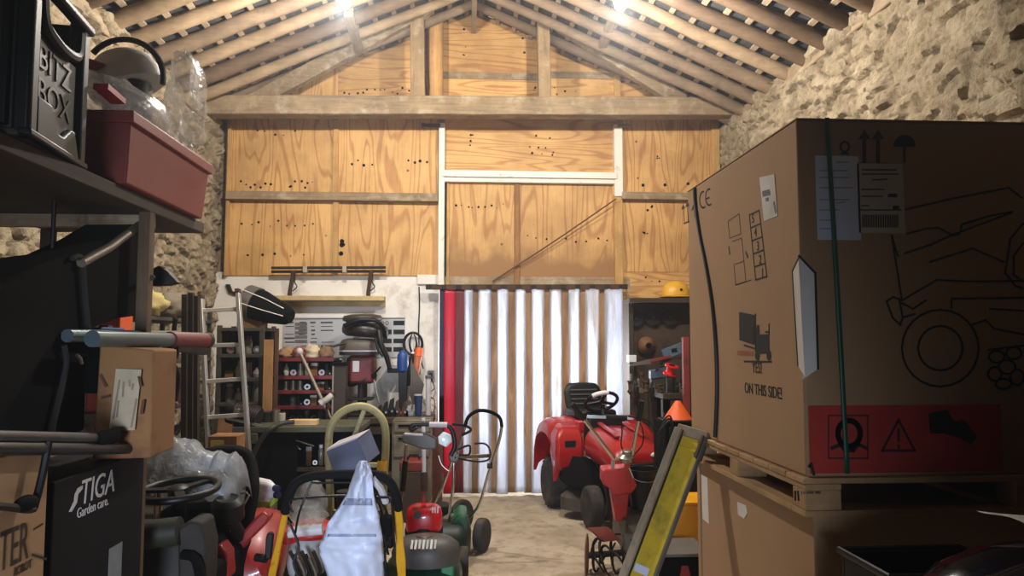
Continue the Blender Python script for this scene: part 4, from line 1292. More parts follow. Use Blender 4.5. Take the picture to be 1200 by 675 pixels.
kinds = [('small rusty iron casting', RUST), ('small greasy gear casting', GREASY), ('small dull steel bracket', STEEL)]
spots = [(738, 446), (745, 447), (751, 444), (757, 446), (764, 448), (769, 449), (774, 450), (792, 447), (799, 449), (752, 436), (799, 432), (742, 438)]
for k, (px, py) in enumerate(spots):
    c = AY(px, py, 7.42 + (.12 if k > 8 else 0))
    zz = 1.08
    h = max(.05, c.z - zz)
    nm_, mt = kinds[k % 3]
    t = thing('machine_part', '%s on the recess bench, %s of twelve from the striped curtain' % (nm_, ['first', 'third', 'fourth', 'sixth', 'seventh', 'eighth', 'ninth', 'eleventh', 'twelfth', 'fifth', 'tenth', 'second'][k]), 'machine part', (c.x, c.y, zz), 'iron parts along the recess bench')
    r = rr.uniform(.022, .036)
    m = MB()
    if k % 3 == 0:
        m.lathe([(r * .9, 0), (r * 1.1, h * .15), (r * .6, h * .3), (r * .7, h * .8), (r * 1.05, h * .85), (r * 1.05, h), (r * .4, h), (r * .4, h * .6)], (c.x, c.y, zz), seg=16)
    elif k % 3 == 1:
        m.lathe([(r, 0), (r, h * .5), (r * .7, h * .55), (r * .7, h * .9), (r * .3, h)], (c.x, c.y, zz), seg=9)
    else:
        m.prism([(c.x - r, c.y, zz), (c.x + r, c.y, zz), (c.x + r, c.y, zz + h * .25), (c.x - r * .3, c.y, zz + h * .4), (c.x - r * .4, c.y, zz + h), (c.x - r, c.y, zz + h)], (0, r * 1.2, 0))
    m.build('casting', mt, t, bev=.003)
    MB().cyl((c.x, c.y - r * .2, zz + h * .6), (c.x + r * .2, c.y - r * 1.3, zz + h * .62), r * .25, 8).build('bolt', STEEL, t)
# upright pillar of old drill left in the recess
t = thing('iron_stand', 'rusty iron column stand by the right edge of the striped curtain', 'stand', AY(748, 500, 7.15) * 1 + Vector((0, 0, -.6)))
c = AY(744, 470, 7.55)
_W[t.name] = Vector((c.x, 7.55, 0)); t.location = _W[t.name]
MB().lathe([(.07, .006), (.07, .03), (.06, .06), (.035, .1), (.035, 1.0), (.05, 1.02), (.05, 1.10), (.02, 1.11)], (c.x, 7.55, 0), seg=18).build('column', RUST, t)
MB().tube([(c.x, 7.51, .95), (c.x + .02, 7.45, .75), (c.x - .03, 7.45, .6)], .015, 8).build('crank', GREASY, t)
MB().tube([(c.x - .06, 7.55, 1.08), (c.x + .06, 7.55, 1.09)], .025, 10).build('cross_arm', GREASY, t)
# yellow helmet on the ledge
c = AY(790, 346, 7.9)
t = thing('hard_hat', 'yellow hard hat on the ledge at the edge of the huge carton', 'hard hat', (c.x, 7.9, 2.06))
z0 = 2.072
hx = AY(792, 340, 7.86).x
m = MB(); m.lathe([(.13, 0), (.128, .04), (.11, .10), (.07, .145), (.03, .16), (0, .162)], (hx, 7.87, z0 + .02), seg=24, sx=1.15, sy=.85); m.build('shell', mat('hat_yellow', (226, 172, 48), .4, var=.05), t)
m = MB(); m.lathe([(.15, 0), (.16, .008), (.15, .016), (.12, .012)], (hx, 7.87, z0), seg=24, sx=1.1, sy=.85); m.build('brim', mat('hat_yellow', (226, 172, 48)), t)
MB().cyl((hx + .03, 7.755, z0 + .08), (hx + .03, 7.77, z0 + .08), .013, 10).build('vent_hole', MATBLACK, t)
# ================================================================== near left: shelving unit
XF = -1.25
t = thing('shelving_unit', 'tall dark timber shelving unit in the near left foreground', 'shelving', (-1.6, 2.6, 0))
MB().span(-1.95, XF, 1.3, 3.60, 2.115, 2.165).build('top_shelf', DARKWOOD, t, bev=.004)
MB().span(-1.95, XF - .01, 1.3, 3.05, .47, .50).build('lower_shelf', DARKWOOD, t, bev=.003)
MB().span(-1.95, -1.55, 1.3, 3.05, 1.36, 1.385).build('middle_shelf', DARKWOOD, t, bev=.003)
for y in (1.35, 3.02):
    MB().span(XF - .045, XF, y - .025, y + .025, .006, 2.115).build('front_post', wood('dark_post', (104, 82, 58), 'z'), t, bev=.003)
    MB().span(-1.95, -1.90, y - .025, y + .025, .006, 2.115).build('rear_post', DARKWOOD, t, bev=.003)
MB().span(-1.95, -1.90, 3.5, 3.55, .006, 2.115).build('rear_post', DARKWOOD, t, bev=.003)
MB().bar((-1.28, 2.0, 2.09), (-1.9, 2.0, 2.09), .04, .05).build('shelf_bearer', OLD_X, t)
MB().bar((-1.28, 3.1, 2.09), (-1.9, 3.1, 2.09), .04, .05).build('shelf_bearer', OLD_X, t)

# stacking crate with ribs and lettering
t = thing('storage_crate', 'big black ribbed crate lettered BITZ BOX at the near end of the top shelf', 'crate', (-1.42, 2.25, 2.165))
ang = R(-8)
cf = Vector((-1.2, 2.08, 2.166))
dx = Vector((math.sin(ang) * 1.0, math.cos(ang), 0)).normalized()        # along the aisle side
dn = Vector((dx.y, -dx.x, 0))                                           # out to the aisle
fr = Matrix((dx, -dn, Vector((0, 0, 1)))).transposed().to_4x4(); fr.translation = cf   # x along side, y into crate, z up
L, D, H = .43, .36, .485
BK = mat('crate_black', (11, 12, 11), .5, var=.2, spec=.3)
BK2 = mat('crate_panel', (36, 34, 28), .6, var=.25)
m = MB(fr)
m.span(0, L, .02, D, .0, .02)
m.span(.03, L - .03, .02, .032, .02, H - .16); m.span(.03, L - .03, D - .02, D, .02, H - .02)
m.span(.02, .035, .02, D, .02, H - .02); m.span(L - .035, L - .02, .02, D, .02, H - .02)
m.build('crate_walls', BK2, t, bev=.004)
for x in (0, L - .055):
    m = MB(fr); m.prism([(x, 0, 0), (x + .055, 0, 0), (x + .055, 0, H), (x, 0, H)], (0, .05, 0)); m.build('corner_rib', BK, t, bev=.012)
    m = MB(fr); m.span(x, x + .055, D - .03, D + .01, 0, H); m.build('corner_rib', BK, t, bev=.01)
m = MB(fr); m.span(-.01, L + .01, -.012, .03, H - .03, H); m.build('top_rim', BK, t, bev=.01)
m = MB(fr); m.span(-.01, L + .01, D - .02, D + .022, H - .03, H); m.build('top_rim', BK, t, bev=.01)
for x in (-.012, L - .02):
    m = MB(fr); m.span(x, x + .032, 0, D, H - .03, H); m.build('top_rim', BK, t, bev=.008)
m = MB(fr); m.tube([(.07, .01, H - .05), (.09, .008, H - .13), (.17, .006, H - .155), (L - .17, .006, H - .155), (L - .09, .008, H - .13), (L - .07, .01, H - .05)], .017, 8, curve=4); m.build('handle_rim', BK, t)
m = MB(fr); m.prism([(.05, 0, .0), (L - .05, 0, .0), (L - .10, 0, .10), (.30, 0, .10), (.24, 0, .06), (.20, 0, .06), (.15, 0, .13), (.05, 0, .13)], (0, .02, 0)); m.build('lower_rib', BK, t, bev=.006)
m = MB(fr); m.span(-.004, L + .004, -.006, .03, 0, .022); m.build('foot_rim', BK, t, bev=.006)
for k in range(5):
    m = MB(fr); m.span(-.004, .02, .06 + k * .06, .08 + k * .06, .03, H - .04); m.build('end_rib', BK, t, bev=.004)
GL_ = mat('crate_lettering', (60, 60, 54), .5)
text('BITZ', fr @ Vector((.075, .018, .225)), dx, (0, 0, 1), .105, GL_, 'raised_lettering', t, depth=.003, sx=1.15)
text('BOX', fr @ Vector((.075, .018, .125)), dx, (0, 0, 1), .105, GL_, 'raised_lettering', t, depth=.003, sx=1.15)

# red bin with plastic bags
RB = mat('red_bin_plastic', (126, 46, 36), .55, var=.06)
t = thing('storage_bin', 'dull red plastic bin overhanging the end of the top shelf', 'bin', (-1.36, 3.1, 2.165))
def binring(x0, x1, y0, y1, z): return [(x0, y0, z), (x1, y0, z), (x1, y1, z), (x0, y1, z)]
bx0, bx1, by0, by1 = -1.58, -1.205, 2.70, 3.52
m = MB()
m.loft([binring(bx0 + .02, bx1 - .02, by0 + .02, by1 - .02, 2.168), binring(bx0, bx1, by0, by1, 2.42), binring(bx0 + .012, bx1 - .012, by0 + .012, by1 - .012, 2.42), binring(bx0 + .03, bx1 - .03, by0 + .03, by1 - .03, 2.18)])
m.build('bin_body', RB, t, bev=.006)
m = MB()
m.loft([binring(bx0 - .012, bx1 + .012, by0 - .012, by1 + .012, 2.385), binring(bx0 - .012, bx1 + .012, by0 - .012, by1 + .012, 2.43), binring(bx0 + .006, bx1 - .006, by0 + .006, by1 - .006, 2.43), binring(bx0 + .006, bx1 - .006, by0 + .006, by1 - .006, 2.385)])
m.build('rim', RB, t, bev=.005)
FILM = plastic_film('crumpled_clear_film', (190, 192, 196), .55)
FILM2 = plastic_film('clear_film_bag', (190, 186, 176), .66)
def bag(name, label, c, r, seed, material, cat='plastic bag', n=26, amp=.16, flat_z=None, parent=None):
    m = MB()
    bm_r = []
    rings = 18
    def pt(a, b):
        d = Vector((math.cos(a) * math.sin(b), math.sin(a) * math.sin(b), math.cos(b)))
        k = 1 + amp * fbm(d.x * 2, d.y * 2, d.z * 2 + seed, 1.3, 3) + amp * .5 * abs(fbm(d.x * 5, d.y * 5, d.z * 5 + seed, 1.2, 2))
        p = Vector(c) + Vector((d.x * r[0], d.y * r[1], d.z * r[2])) * k
        if flat_z is not None and p.z < flat_z: p.z = flat_z
        return p
    ring = [[pt(2 * PI * i / n, PI * (j + .02) / (rings + .04)) for i in range(n)] for j in range(rings + 1)]
    m.loft(ring)
    o = m.build(name, material, parent, ang=180)
    if parent is None: tag(o, label, cat)
    return o
o = bag('plastic_bag', 'crumpled clear plastic bag bulging out of the red bin', (-1.39, 3.02, 2.49), (.16, .27, .14), 3.1, FILM, amp=.2, flat_z=2.25)
film_bag = o
o = MB().bar(AX(118, 101, -1.24), AX(139, 119, -1.24), .02, .05, (1, 0, 0)).build('red_label_strip', mat('red_label', (150, 30, 40), .5), film_bag)
o['label'] = 'dark red printed strip'
bag('plastic_bag', 'long clear plastic bag hanging on the stone wall beyond the red bin', AX(219, 119, -1.28), (.07, .15, .22), 8.7, FILM2, amp=.25)
# white helmet with black visor strap
c = AY(150, 104, 3.35)
t = thing('safety_helmet', 'white safety helmet with black headband standing behind the clear bag', 'helmet', c)
m = MB(Matrix.Translation(c) @ Matrix.Rotation(R(-20), 4, 'Y')); m.lathe([(.15, 0), (.148, .05), (.125, .12), (.08, .16), (.03, .178), (0, .18)], seg=26, sx=1.1, sy=.9); m.build('shell', WHITEPLASTIC, t)
m = MB(); m.tube([c + Vector((.17 * math.cos(R(a)), -.02 - .12 * 0, .02 + .175 * math.sin(R(a)))) + Vector((.015, -.06, 0)) for a in range(-8, 150, 10)], .013, 8, flat=1); m.build('visor_band', BLACK, t)
m = MB(); m.prism([c + Vector(p) for p in ((-.16, -.15, .10), (-.05, -.16, .06), (-.10, -.15, .03))], (.02, .03, .0)); m.build('ear_pad', DULLRED, t, bev=.006)
MB().cyl(c + Vector((0, 0, -.12)), c + Vector((0, 0, .02)), .10, 18).build('inner_band', BLACK, t)

# black collector bag hanging below the shelf
t = thing('grass_collector', 'big black grass collector bag hanging under the top shelf, metal tube along its edge', 'grass collector', AX(110, 420, -1.4))
P = [AX(*p, -1.33) for p in ((-20, 340), (30, 318), (66, 303), (100, 298), (135, 280), (160, 263), (181, 262), (180, 335), (176, 368), (140, 373), (108, 386), (102, 430), (100, 505), (60, 512), (0, 512), (-20, 512))]
m = MB(); m.prism(P, (-.22, .02, 0)); m.build('fabric_bag', MATBLACK, t, bev=.012)
m = MB(); m.tube([AX(95, 308, -1.315), AX(128, 290, -1.315), AX(163, 264, -1.315)], .017, 10); m.build('frame_tube', mat('dull_tube', (120, 112, 98), .5, .5), t)
m = MB(); m.tube([AX(85, 303, -1.315), AX(92, 300, -1.315), AX(97, 308, -1.315), AX(100, 350, -1.315), AX(105, 400, -1.315)], .009, 8, curve=4); m.build('carry_strap', mat('webbing', (30, 29, 28), .9), t)
m = MB(); m.tube([AX(75, 405, -1.315), AX(78, 425, -1.315), AX(72, 455, -1.315), AX(64, 490, -1.315), AX(60, 512, -1.315)], .009, 8, curve=4); m.build('cord', mat('webbing', (30, 29, 28), .9), t)
m = MB(); m.tube([AX(90, 416, -1.31), AX(94, 420, -1.31), AX(96, 426, -1.31)], .006, 8); m.build('steel_clip', STEEL, t)
m = MB(); m.tube([AX(60, 320, -1.5), Vector((-1.5, AX(60, 320, -1.5).y, 2.11))], .008, 8); m.build('hanger', BLACK, t)
m = MB(); m.tube([AX(170, 262, -1.36), AX(170, 262, -1.36) + Vector((0, 0, .07))], .008, 8); m.build('hanger', BLACK, t)

# packets glimpsed on the middle shelf at the far left
t = thing('packet', 'red and white striped packet at the extreme left on the middle shelf', 'packet', AX(8, 330, -1.7))
a = AX(-12, 345, -1.70); b = AX(20, 318, -1.70)
MB().span(-1.85, -1.70, a.y, b.y, 1.385, b.z + .0).build('packet_body', DULLRED, t, bev=.004)
for k in range(4):
    y = a.y + (b.y - a.y) * (k + .6) / 4.5
    MB().span(-1.70, -1.698, y - .01, y + .01, b.z - .12, b.z - .01).build('white_stripe', PAPER, t)
t = thing('carton_small', 'small tan carton behind the striped packet at the far left', 'box', AX(5, 305, -1.8))
q = AX(6, 312, -1.88)
MB().span(-1.89, -1.87, 1.9, 2.5, 1.39, 1.75).build('flap', BROWN, t, bev=.003)
MB().span(-1.96, -1.89, 1.9, 2.5, 1.385, 1.72).build('box_body', CARD2, t, bev=.004)
q = AX(66, 303, -1.6)
t = thing('paint_tin', 'small pale tin standing on the middle shelf behind the collector bag', 'tin', (q.x, q.y, 1.385))
MB().lathe([(.05, 0), (.05, q.z - 1.385), (.052, q.z - 1.38), (.0, q.z - 1.378)], (q.x, q.y, 1.386), seg=20).build('tin_body', KHAKI, t)
MB().cyl((q.x, q.y, q.z + .006), (q.x, q.y, q.z + .016), .04, 18).build('tin_lid', STEEL, t)

# stained carton with label
t = thing('carton', 'brown-stained cardboard carton with tilted white label, on the black STIGA carton', 'box', (-1.29, 2.83, 1.185))
c0, c1 = AY(108, 536, 2.72), AY(181, 410, 2.74)
MB().prism([(c0.x, 2.72, 1.186), (c1.x, 2.74, 1.186), (c1.x, 2.74, c1.z), (c0.x + .01, 2.72, c1.z + .02)], (-.01, .24, 0)).build('carton_body', CARD2, t, bev=.008)
YL = 2.718
MB().prism([AY(136, 432, YL), AY(166, 433, YL), AY(158, 504, YL), AY(128, 505, YL)], (0, -.001, 0)).build('paper_label', mat('aged_label', (168, 154, 128), .7), t)
strokes([[AY(*p, YL - .001) for p in L_] for L_ in ([(140, 446), (133, 490)], [(145, 448), (144, 464)], [(139, 470), (137, 488)], [(160, 468), (154, 500)], [(152, 446), (152, 452)], [(156, 450), (155, 456)])], .007, (0, -1, 0), mat('pale_ink', (132, 114, 90), .8), 'printed_lines', t)
strokes([[AY(*p, YL - .001) for p in L_] for L_ in ([(163, 442), (165, 452)], [(168, 470), (166, 484)], [(118, 440), (124, 452)], [(120, 466), (128, 464)])], .01, (0, -1, 0), mat('stain_brown', (84, 52, 30), .85), 'stain_marks', t)
# black STIGA carton
t = thing('carton', 'black carton lettered STIGA Garden care in the near left shelving', 'box', (-1.4, 2.5, .5))
y0, y1 = AX(62, 600, -1.225).y, 2.96
MB().span(-1.5, -1.225, y0, y1, .502, 1.18).build('carton_body', mat('navy_black_card', (13, 15, 17), .7, var=.1, spec=.2), t, bev=.005)
WI = mat('white_print', (196, 196, 196), .6)
sy = (0, 1, 0)
p = AX(81, 599, -1.2235)
# the first letter is a long slanting stroke
MB().prism([AX(*q_, -1.2235) for q_ in ((80.5, 600), (84, 599.5), (90, 589), (91.5, 579), (96.5, 573), (97, 568.5), (91, 572), (87.5, 579), (86.5, 587))], (.0008, 0, 0)).build('printed_letter', WI, t, smooth=False)
p = AX(93.5, 592.5, -1.2235)
text('TIGA', (-1.2235, p.y, p.z), sy, (0, 0, 1), .112, WI, 'printed_words', t, sx=.92, shear=.12)
text('Garden care.', AX(90, 608, -1.2235), sy, (0, 0, 1), .046, WI, 'printed_words', t, sx=.86)
MB().span(-1.2245, -1.2235, AX(128, 650, -1.2235).y, AX(143, 650, -1.2235).y, .72, AX(134, 640, -1.2235).z).build('pale_panel', mat('pale_print', (120, 128, 134), .6), t)
# tan carton ... TER
t = thing('carton', 'tan carton with dark lettering TER at the bottom left corner', 'box', (-1.4, 1.9, .5))
y1 = AX(57, 600, -1.215).y
MB().span(-1.5, -1.215, 1.45, y1 - .01, .502, 1.30).build('carton_body', CARD, t, bev=.006)
BI = mat('brown_ink', (52, 36, 22), .8)
p = AX(9, 667, -1.2135)
text('TER', AX(-2, 671, -1.2135), sy, (0, 0, 1), .15, BI, 'printed_words', t, sx=.52)
text('ROBOT', AX(16, 676, -1.2135), sy, (0, 0, 1), .035, BI, 'printed_words', t, sx=.7)
for ra, rb in (((40, 620), (50, 614)), ((38, 650), (54, 655))):
    strokes([[AX(*ra, -1.2135), AX(*rb, -1.2135)]], .006, (1, 0, 0), BI, 'printed_ray', t)
# tubes resting on the cartons
t = thing('roller_tube', 'grey-blue steel tube with red end sleeve lying over the stained carton', 'tube', (-1.23, 2.9, 1.59))
BG = mat('blue_grey_steel', (96, 112, 116), .3, .5, var=.1)
a, b = AX(108, 397, -1.23), AX(243, 399, -1.16)
MB().cyl(a, a.lerp(b, .62), .028, 16).build('tube_body', BG, t)
MB().cyl(a.lerp(b, .60), a.lerp(b, .97), .034, 16).build('red_sleeve', mat('dark_red_sleeve', (112, 24, 26), .5), t)
MB().cyl(a.lerp(b, .97), b, .036, 16).build('end_cap', BLACK, t)
MB().cyl(a + Vector((-.08, 0, .01)), a.lerp(b, .9) + Vector((-.09, 0, .02)), .022, 14).build('second_tube', BG, t)
MB().bar(a.lerp(b, .64) + Vector((0, 0, -.032)), a.lerp(b, .99) + Vector((0, 0, -.05)), .04, .03).build('bracket', GREASY, t)
t = thing('handle_bars', 'pair of black handle tubes with cranked hook lying over the tan TER carton', 'handle', (-1.24, 2.3, 1.31))
a, b = AX(-15, 512, -1.20), AX(120, 514, -1.20)
MB().cyl(a, b, .018, 12).build('handle_tube', mat('grey_steel_tube', (70, 72, 74), .35, .5), t)
MB().cyl(b + Vector((0, -.06, 0)), b + Vector((0, .08, 0)), .027, 12).build('grip', MATBLACK, t)
a2, b2 = AX(-15, 526, -1.19), AX(150, 526, -1.19)
MB().cyl(a2, b2, .018, 12).build('handle_tube', mat('black_tube', (34, 34, 36), .35, .3), t)
m = MB(); m.tube([AX(57, 518, -1.18), AX(50, 555, -1.18), AX(41, 590, -1.18), AX(36, 597, -1.18), AX(10, 594, -1.18), AX(-12, 592, -1.18)], .011, 8, curve=3); m.build('cranked_hook', BLACK, t)
m = MB(); m.ball(AX(30, 590, -1.18), (.02, .05, .022)); m.build('hook_pad', MATBLACK, t)
# blue and orange packets deeper in
t = thing('small_packet', 'small blue packet behind the grey-blue tube', 'packet', AX(135, 386, -1.5))
q = AX(135, 384, -1.50)
MB().span(-1.58, -1.50, AX(118, 386, -1.5).y, AX(146, 386, -1.5).y, 1.386, q.z + .0).build('packet_body', BLUE, t, bev=.004)
MB().span(-1.56, -1.52, q.y - .02, q.y + .02, q.z, q.z + .01).build('packet_flap', BLUE, t)
q = AX(150, 372, -1.62)
t = thing('small_packet', 'small orange packet behind the blue packet', 'packet', q)
MB().span(-1.72, -1.62, AX(141, 372, -1.62).y, AX(156, 372, -1.62).y, 1.386, q.z + .02).build('packet_body', ORANGE, t, bev=.004)
MB().span(-1.70, -1.64, q.y - .02, q.y + .02, q.z + .02, q.z + .03).build('packet_flap', DULLRED, t)
# wall-mounted dark bracket beyond the shelf end
p = AX(195, 328, -1.35)
t = thing('paddle_blade', 'small dark curved blade sticking out beyond the shelf post', 'blade', p)
P = [AY(*q_, 3.2) for q_ in ((178, 335), (178, 315), (186, 311), (196, 318), (208, 331), (196, 334))]
m = MB(); m.prism(P, (0, .05, 0)); m.build('blade_plate', GREASY, t, bev=.003)
MB().tube([AY(180, 325, 3.22), AY(178, 325, 3.02)], .01, 6).build('blade_stem', GREASY, t)
# ================================================================== old lawn tractor under a plastic sheet
t = thing('lawn_tractor', 'old dark lawn tractor with red bonnet and black steering wheel, left foreground', 'lawn tractor', (-1.35, 4.0, 0))
FRX = Matrix.Identity(4)
DG = mat('dark_green_tank', (42, 44, 32), .5, var=.15, dirt=(40, 38, 32))
RD = mat('tractor_red', (146, 34, 30), .4, var=.1, coat=.2, dirt=(110, 34, 28), dscale=5, dlo=.55)
# steering wheel
c = AY(209, 574, 3.45)
n = Vector((-.04, -.10, 1)).normalized(); u = n.orthogonal().normalized(); v = n.cross(u)
ring = [c + (u * math.cos(2 * PI * k / 30) + v * math.sin(2 * PI * k / 30)) * .165 for k in range(30)]
sw = MB().tube(ring, .017, 10, closed=True).build('steering_wheel', BLACK, t)
for a in (10, 130, 250):
    MB().bar(c, c + (u * math.cos(R(a)) + v * math.sin(R(a))) * .16, .04, .014, n).build('spoke', BLACK, sw)
MB().lathe([(0, -.03), (.045, -.03), (.045, .01), (.03, .02), (0, .022)], c, n, 16).build('hub', BLACK, sw)
MB().cyl(c - n * .35, c, .03, 12).build('steering_column', MATBLACK, t)
# body
MB().span(-1.66, -1.10, 3.35, 4.3, .25, .60).build('chassis', MATBLACK, t, bev=.03)
m = MB(); m.prism([(-1.62, 3.3, .55), (-1.16, 3.3, .55), (-1.2, 3.36, .74), (-1.58, 3.36, .74)], (0, .35, 0)); m.build('dash', mat('dark_dash', (48, 44, 40), .6, var=.3), t, bev=.03)
a, b = AY(160, 628, 3.2), AY(211, 622, 3.2)
MB().cyl(a, b, .058, 20).build('fuel_tank', DG, t)
q = [AY(*p, 3.2) for p in ((207, 620), (222, 610), (236, 612), (242, 640), (240, 690), (208, 690))]
m = MB(); m.prism(q, (0, .16, 0)); m.build('grey_cowl', mat('dusty_cowl', (44, 40, 36), .7, var=.3, spec=.3), t, bev=.014)
MB().tube([AY(214, 650, 3.19), AY(230, 656, 3.17), AY(236, 690, 3.17)], .02, 8, curve=3).build('hose', MATBLACK, t)
# air filter
c = AY(267, 596, 3.75)
MB().lathe([(0, -.05), (.075, -.05), (.078, .03), (.06, .05), (.05, .056), (.04, .05), (0, .05)], c, (0, -.25, 1), 24).build('air_filter', BLACK, t)
m = MB(); m.tube([c + Vector((0, 0, -.05)), c + Vector((.01, .12, -.16))], .045, 12); m.build('filter_pipe', GREASY, t)
# red bonnet with raised edge
rings = []
for y, w, zt, zb in ((3.85, .19, .50, .2), (4.0, .20, .59, .2), (4.2, .19, .67, .25), (4.45, .16, .69, .3)):
    x = AY(292, 640, 4.1).x
    rings.append([(x - w, y, zb), (x - w, y, zt - .10), (x - w * .7, y, zt - .02), (x, y, zt), (x + w * .7, y, zt - .02), (x + w, y, zt - .10), (x + w, y, zb)])
m = MB(); m.loft(rings); m.build('bonnet', RD, t, sub=1, ang=60)
P = [AY(*p, 3.85) for p in ((262, 662), (270, 640), (300, 606), (308, 599), (316, 606), (312, 614), (286, 640), (276, 668))]
m = MB(); m.prism(P, (0, .10, 0)); m.build('bonnet_edge', RD, t, bev=.012)
P = [AY(*p, 3.6) for p in ((246, 680), (248, 645), (257, 637), (266, 650), (268, 680))]
m = MB(); m.prism(P, (0, .12, 0)); m.build('side_scoop', RD, t, bev=.012)
P = [AY(*p, 3.78) for p in ((310, 655), (311, 632), (313, 625), (318, 624), (320, 628), (317, 656))]
m = MB(); m.prism(P, (0, .03, 0)); m.build('black_lever', BLACK, t, bev=.006)
m = MB(); m.cyl(AY(300, 653, 3.8), AY(312, 655, 3.78), .02, 12); m.build('lever_pivot', GREASY, t)
# padded hoop behind the seat
m = MB(); m.tube([AY(236, 534, 4.2), AY(262, 529, 4.2), AY(284, 531, 4.2), AY(293, 543, 4.2), AY(296, 575, 4.15), AY(288, 615, 4.1), AY(282, 640, 4.1)], .036, 12, curve=4); m.build('padded_hoop', mat('foam_black', (12, 11, 11), .85, spec=.2), t)
for x in (-1.66, -1.10):
    wheel(t, Matrix.Identity(4), (x, 3.55, .17), (1, 0, 0), .17, .12, GREYPLASTIC, nm='front_wheel')
    wheel(t, Matrix.Identity(4), (x, 4.24, .24), (1, 0, 0), .24, .17, GREYPLASTIC, 16, nm='rear_wheel')
MB().span(-1.6, -1.22, 4.05, 4.5, .60, .72).build('seat_base', MATBLACK, t, bev=.03)
MB().tube([AY(275, 610, 3.9), AY(292, 580, 3.9), AY(289, 577, 3.9), AY(276, 579, 3.9)], .006, 6).build('wire_frame', STEEL, t)
# plastic sheet over its seat
m = MB()
def hump(u_, v_):
    px = 172 + 114 * u_
    x = AY(px, 560, 3.95).x
    top = [516, 515, 520, 530, 548][min(4, int(u_ * 4.999))]
    tp = 524 - 9 * math.sin(min(1, u_ * 1.7) * PI) + 22 * max(0, u_ - .4)
    zt = AY(px, tp, 3.95).z
    y = 3.74 + .50 * v_
    z = zt - .36 * (abs(v_ - .42) / .58) ** 2.4 + .025 * fbm(u_ * 3, v_ * 3, 5, 1.6, 3) + .03 * abs(fbm(u_ * 6, v_ * 2, 9, 1.2, 2))
    edge = max(0, abs(u_ - .5) * 2 - .82) / .18
    z -= .16 * edge ** 2
    return (x, y, z)
m.sheet(hump, 40, 30)
tag(m.build('plastic_sheet', plastic_film('milky_film', (176, 182, 190), .25, .16), solid=.0015), 'crumpled milky plastic sheet draped over the old lawn tractor seat', 'plastic sheet')
# white spray bottles and green box behind
for k, (p0, p1) in enumerate((((301, 567), (322, 572)), ((303, 578), (323, 580)))):
    a, b = AY(*p0, 4.6 + .0 * k), AY(*p1, 4.5)
    tb = thing('spray_bottle', ['white bottle with dark blue cap lying above its twin by the padded hoop', 'white bottle with dark cap lying lowest beside the padded hoop'][k], 'bottle', a, None)
    d = b - a
    MB().lathe([(0, 0), (.03, 0), (.04, .02), (.04, d.length * .6), (.022, d.length * .9), (.018, d.length)], a, d, 18).build('bottle_body', WHITEPLASTIC, tb)
    MB().cyl(b, b + d.normalized() * .03, .02, 12).build('bottle_cap', mat('navy_cap', (24, 26, 60), .5), tb)
t = thing('seed_box', 'lime green and white carton under the white bottles', 'box', AY(306, 600, 4.6))
a, b = AY(296, 640, 4.55), AY(318, 584, 4.55)
MB().span(a.x, b.x, 4.52, 4.7, .0 + .35, b.z).build('box_body', KHAKI, t, bev=.004)
MB().span(a.x - .002, b.x + .002, 4.518, 4.702, b.z - .045, b.z - .01).build('green_band', mat('lime_green', (150, 196, 40), .5), t)
MB().span(a.x - .002, b.x + .002, 4.515, 4.705, b.z - .01, b.z + .004).build('box_lid', WHITEPLASTIC, t)
t = thing('steel_chest', 'grey steel chest on the floor carrying the lime green carton', 'chest', (-1.2, 4.75, 0))
MB().span(-1.42, -.98, 4.50, 4.98, .006, .33).build('chest_body', OLIVE, t, bev=.01)
MB().span(-1.43, -.97, 4.49, 4.99, .30, .348).build('chest_lid', GREYPLASTIC, t, bev=.01)

# ================================================================== yellow-legged mower with white sack
Y = 3.3
t = thing('push_mower', 'petrol mower with yellow handle legs and black U handle, centre foreground', 'lawn mower', (-.52, 3.9, 0))
YL_ = YELLOWPAINT
h0, h1 = AY(346, 566, Y), AY(463, 570, Y)
pts = [AY(334, 600, Y + .05), AY(340, 578, Y), AY(350, 564, Y), AY(375, 557, Y), AY(435, 556, Y), AY(455, 563, Y), AY(464, 580, Y), AY(467, 596, Y + .05)]
MB().tube(pts, .020, 12, curve=5).build('foam_handle', mat('foam_black', (12, 11, 11), .85, spec=.2), t)
legs = (((337, 590), (318, 678), -.86), ((466, 588), (471, 678), -.35))
for (a, b, xe) in legs:
    p = AY(*a, Y + .03); q = AY(*b, Y + .34)
    d = (q - p)
    e = p + d * 1.5
    wv = d.cross(Vector((1, 0, 0))).normalized()
    MB().loft([[p + Vector((sx * w, 0, 0)) + Vector((0, sy * .012, 0)) for sx, sy in ((-1, -1), (1, -1), (1, 1), (-1, 1))] for p, w in ((p, .009 if xe < -.5 else .012), (p.lerp(q, .25), .014 if xe < -.5 else .020), (p.lerp(q, .5), .013 if xe < -.5 else .016), (p.lerp(q, .75), .017 if xe < -.5 else .022), (q, .018), (e, .02))]).build('yellow_leg', YL_, t, bev=.004)
m = MB(); m.tube([AY(343, 600, Y), AY(339, 588, Y), AY(350, 584, Y), AY(400, 581, Y), AY(448, 583, Y), AY(459, 588, Y), AY(462, 640, Y + .1)], .0055, 8, curve=4); m.build('bail_bar', BLACK, t)
m = MB(); m.tube([AY(346, 625, Y + .1), AY(351, 600, Y), AY(364, 568, Y), AY(372, 566, Y), AY(430, 566, Y), AY(438, 570, Y), AY(448, 604, Y + .1)], .005, 8, curve=4); m.build('clutch_bar', BLACK, t)
for pts in (((436, 570), (446, 585), (456, 610), (457, 640)), ((440, 575), (430, 590), (446, 612), (455, 650)), ((452, 600), (462, 620), (450, 650), (456, 690)), ((338, 610), (350, 640), (344, 660), (356, 690))):
    MB().tube([AY(x, y, Y + .08) for x, y in pts], .006, 6, curve=5).build('control_cable', BLACK, t)
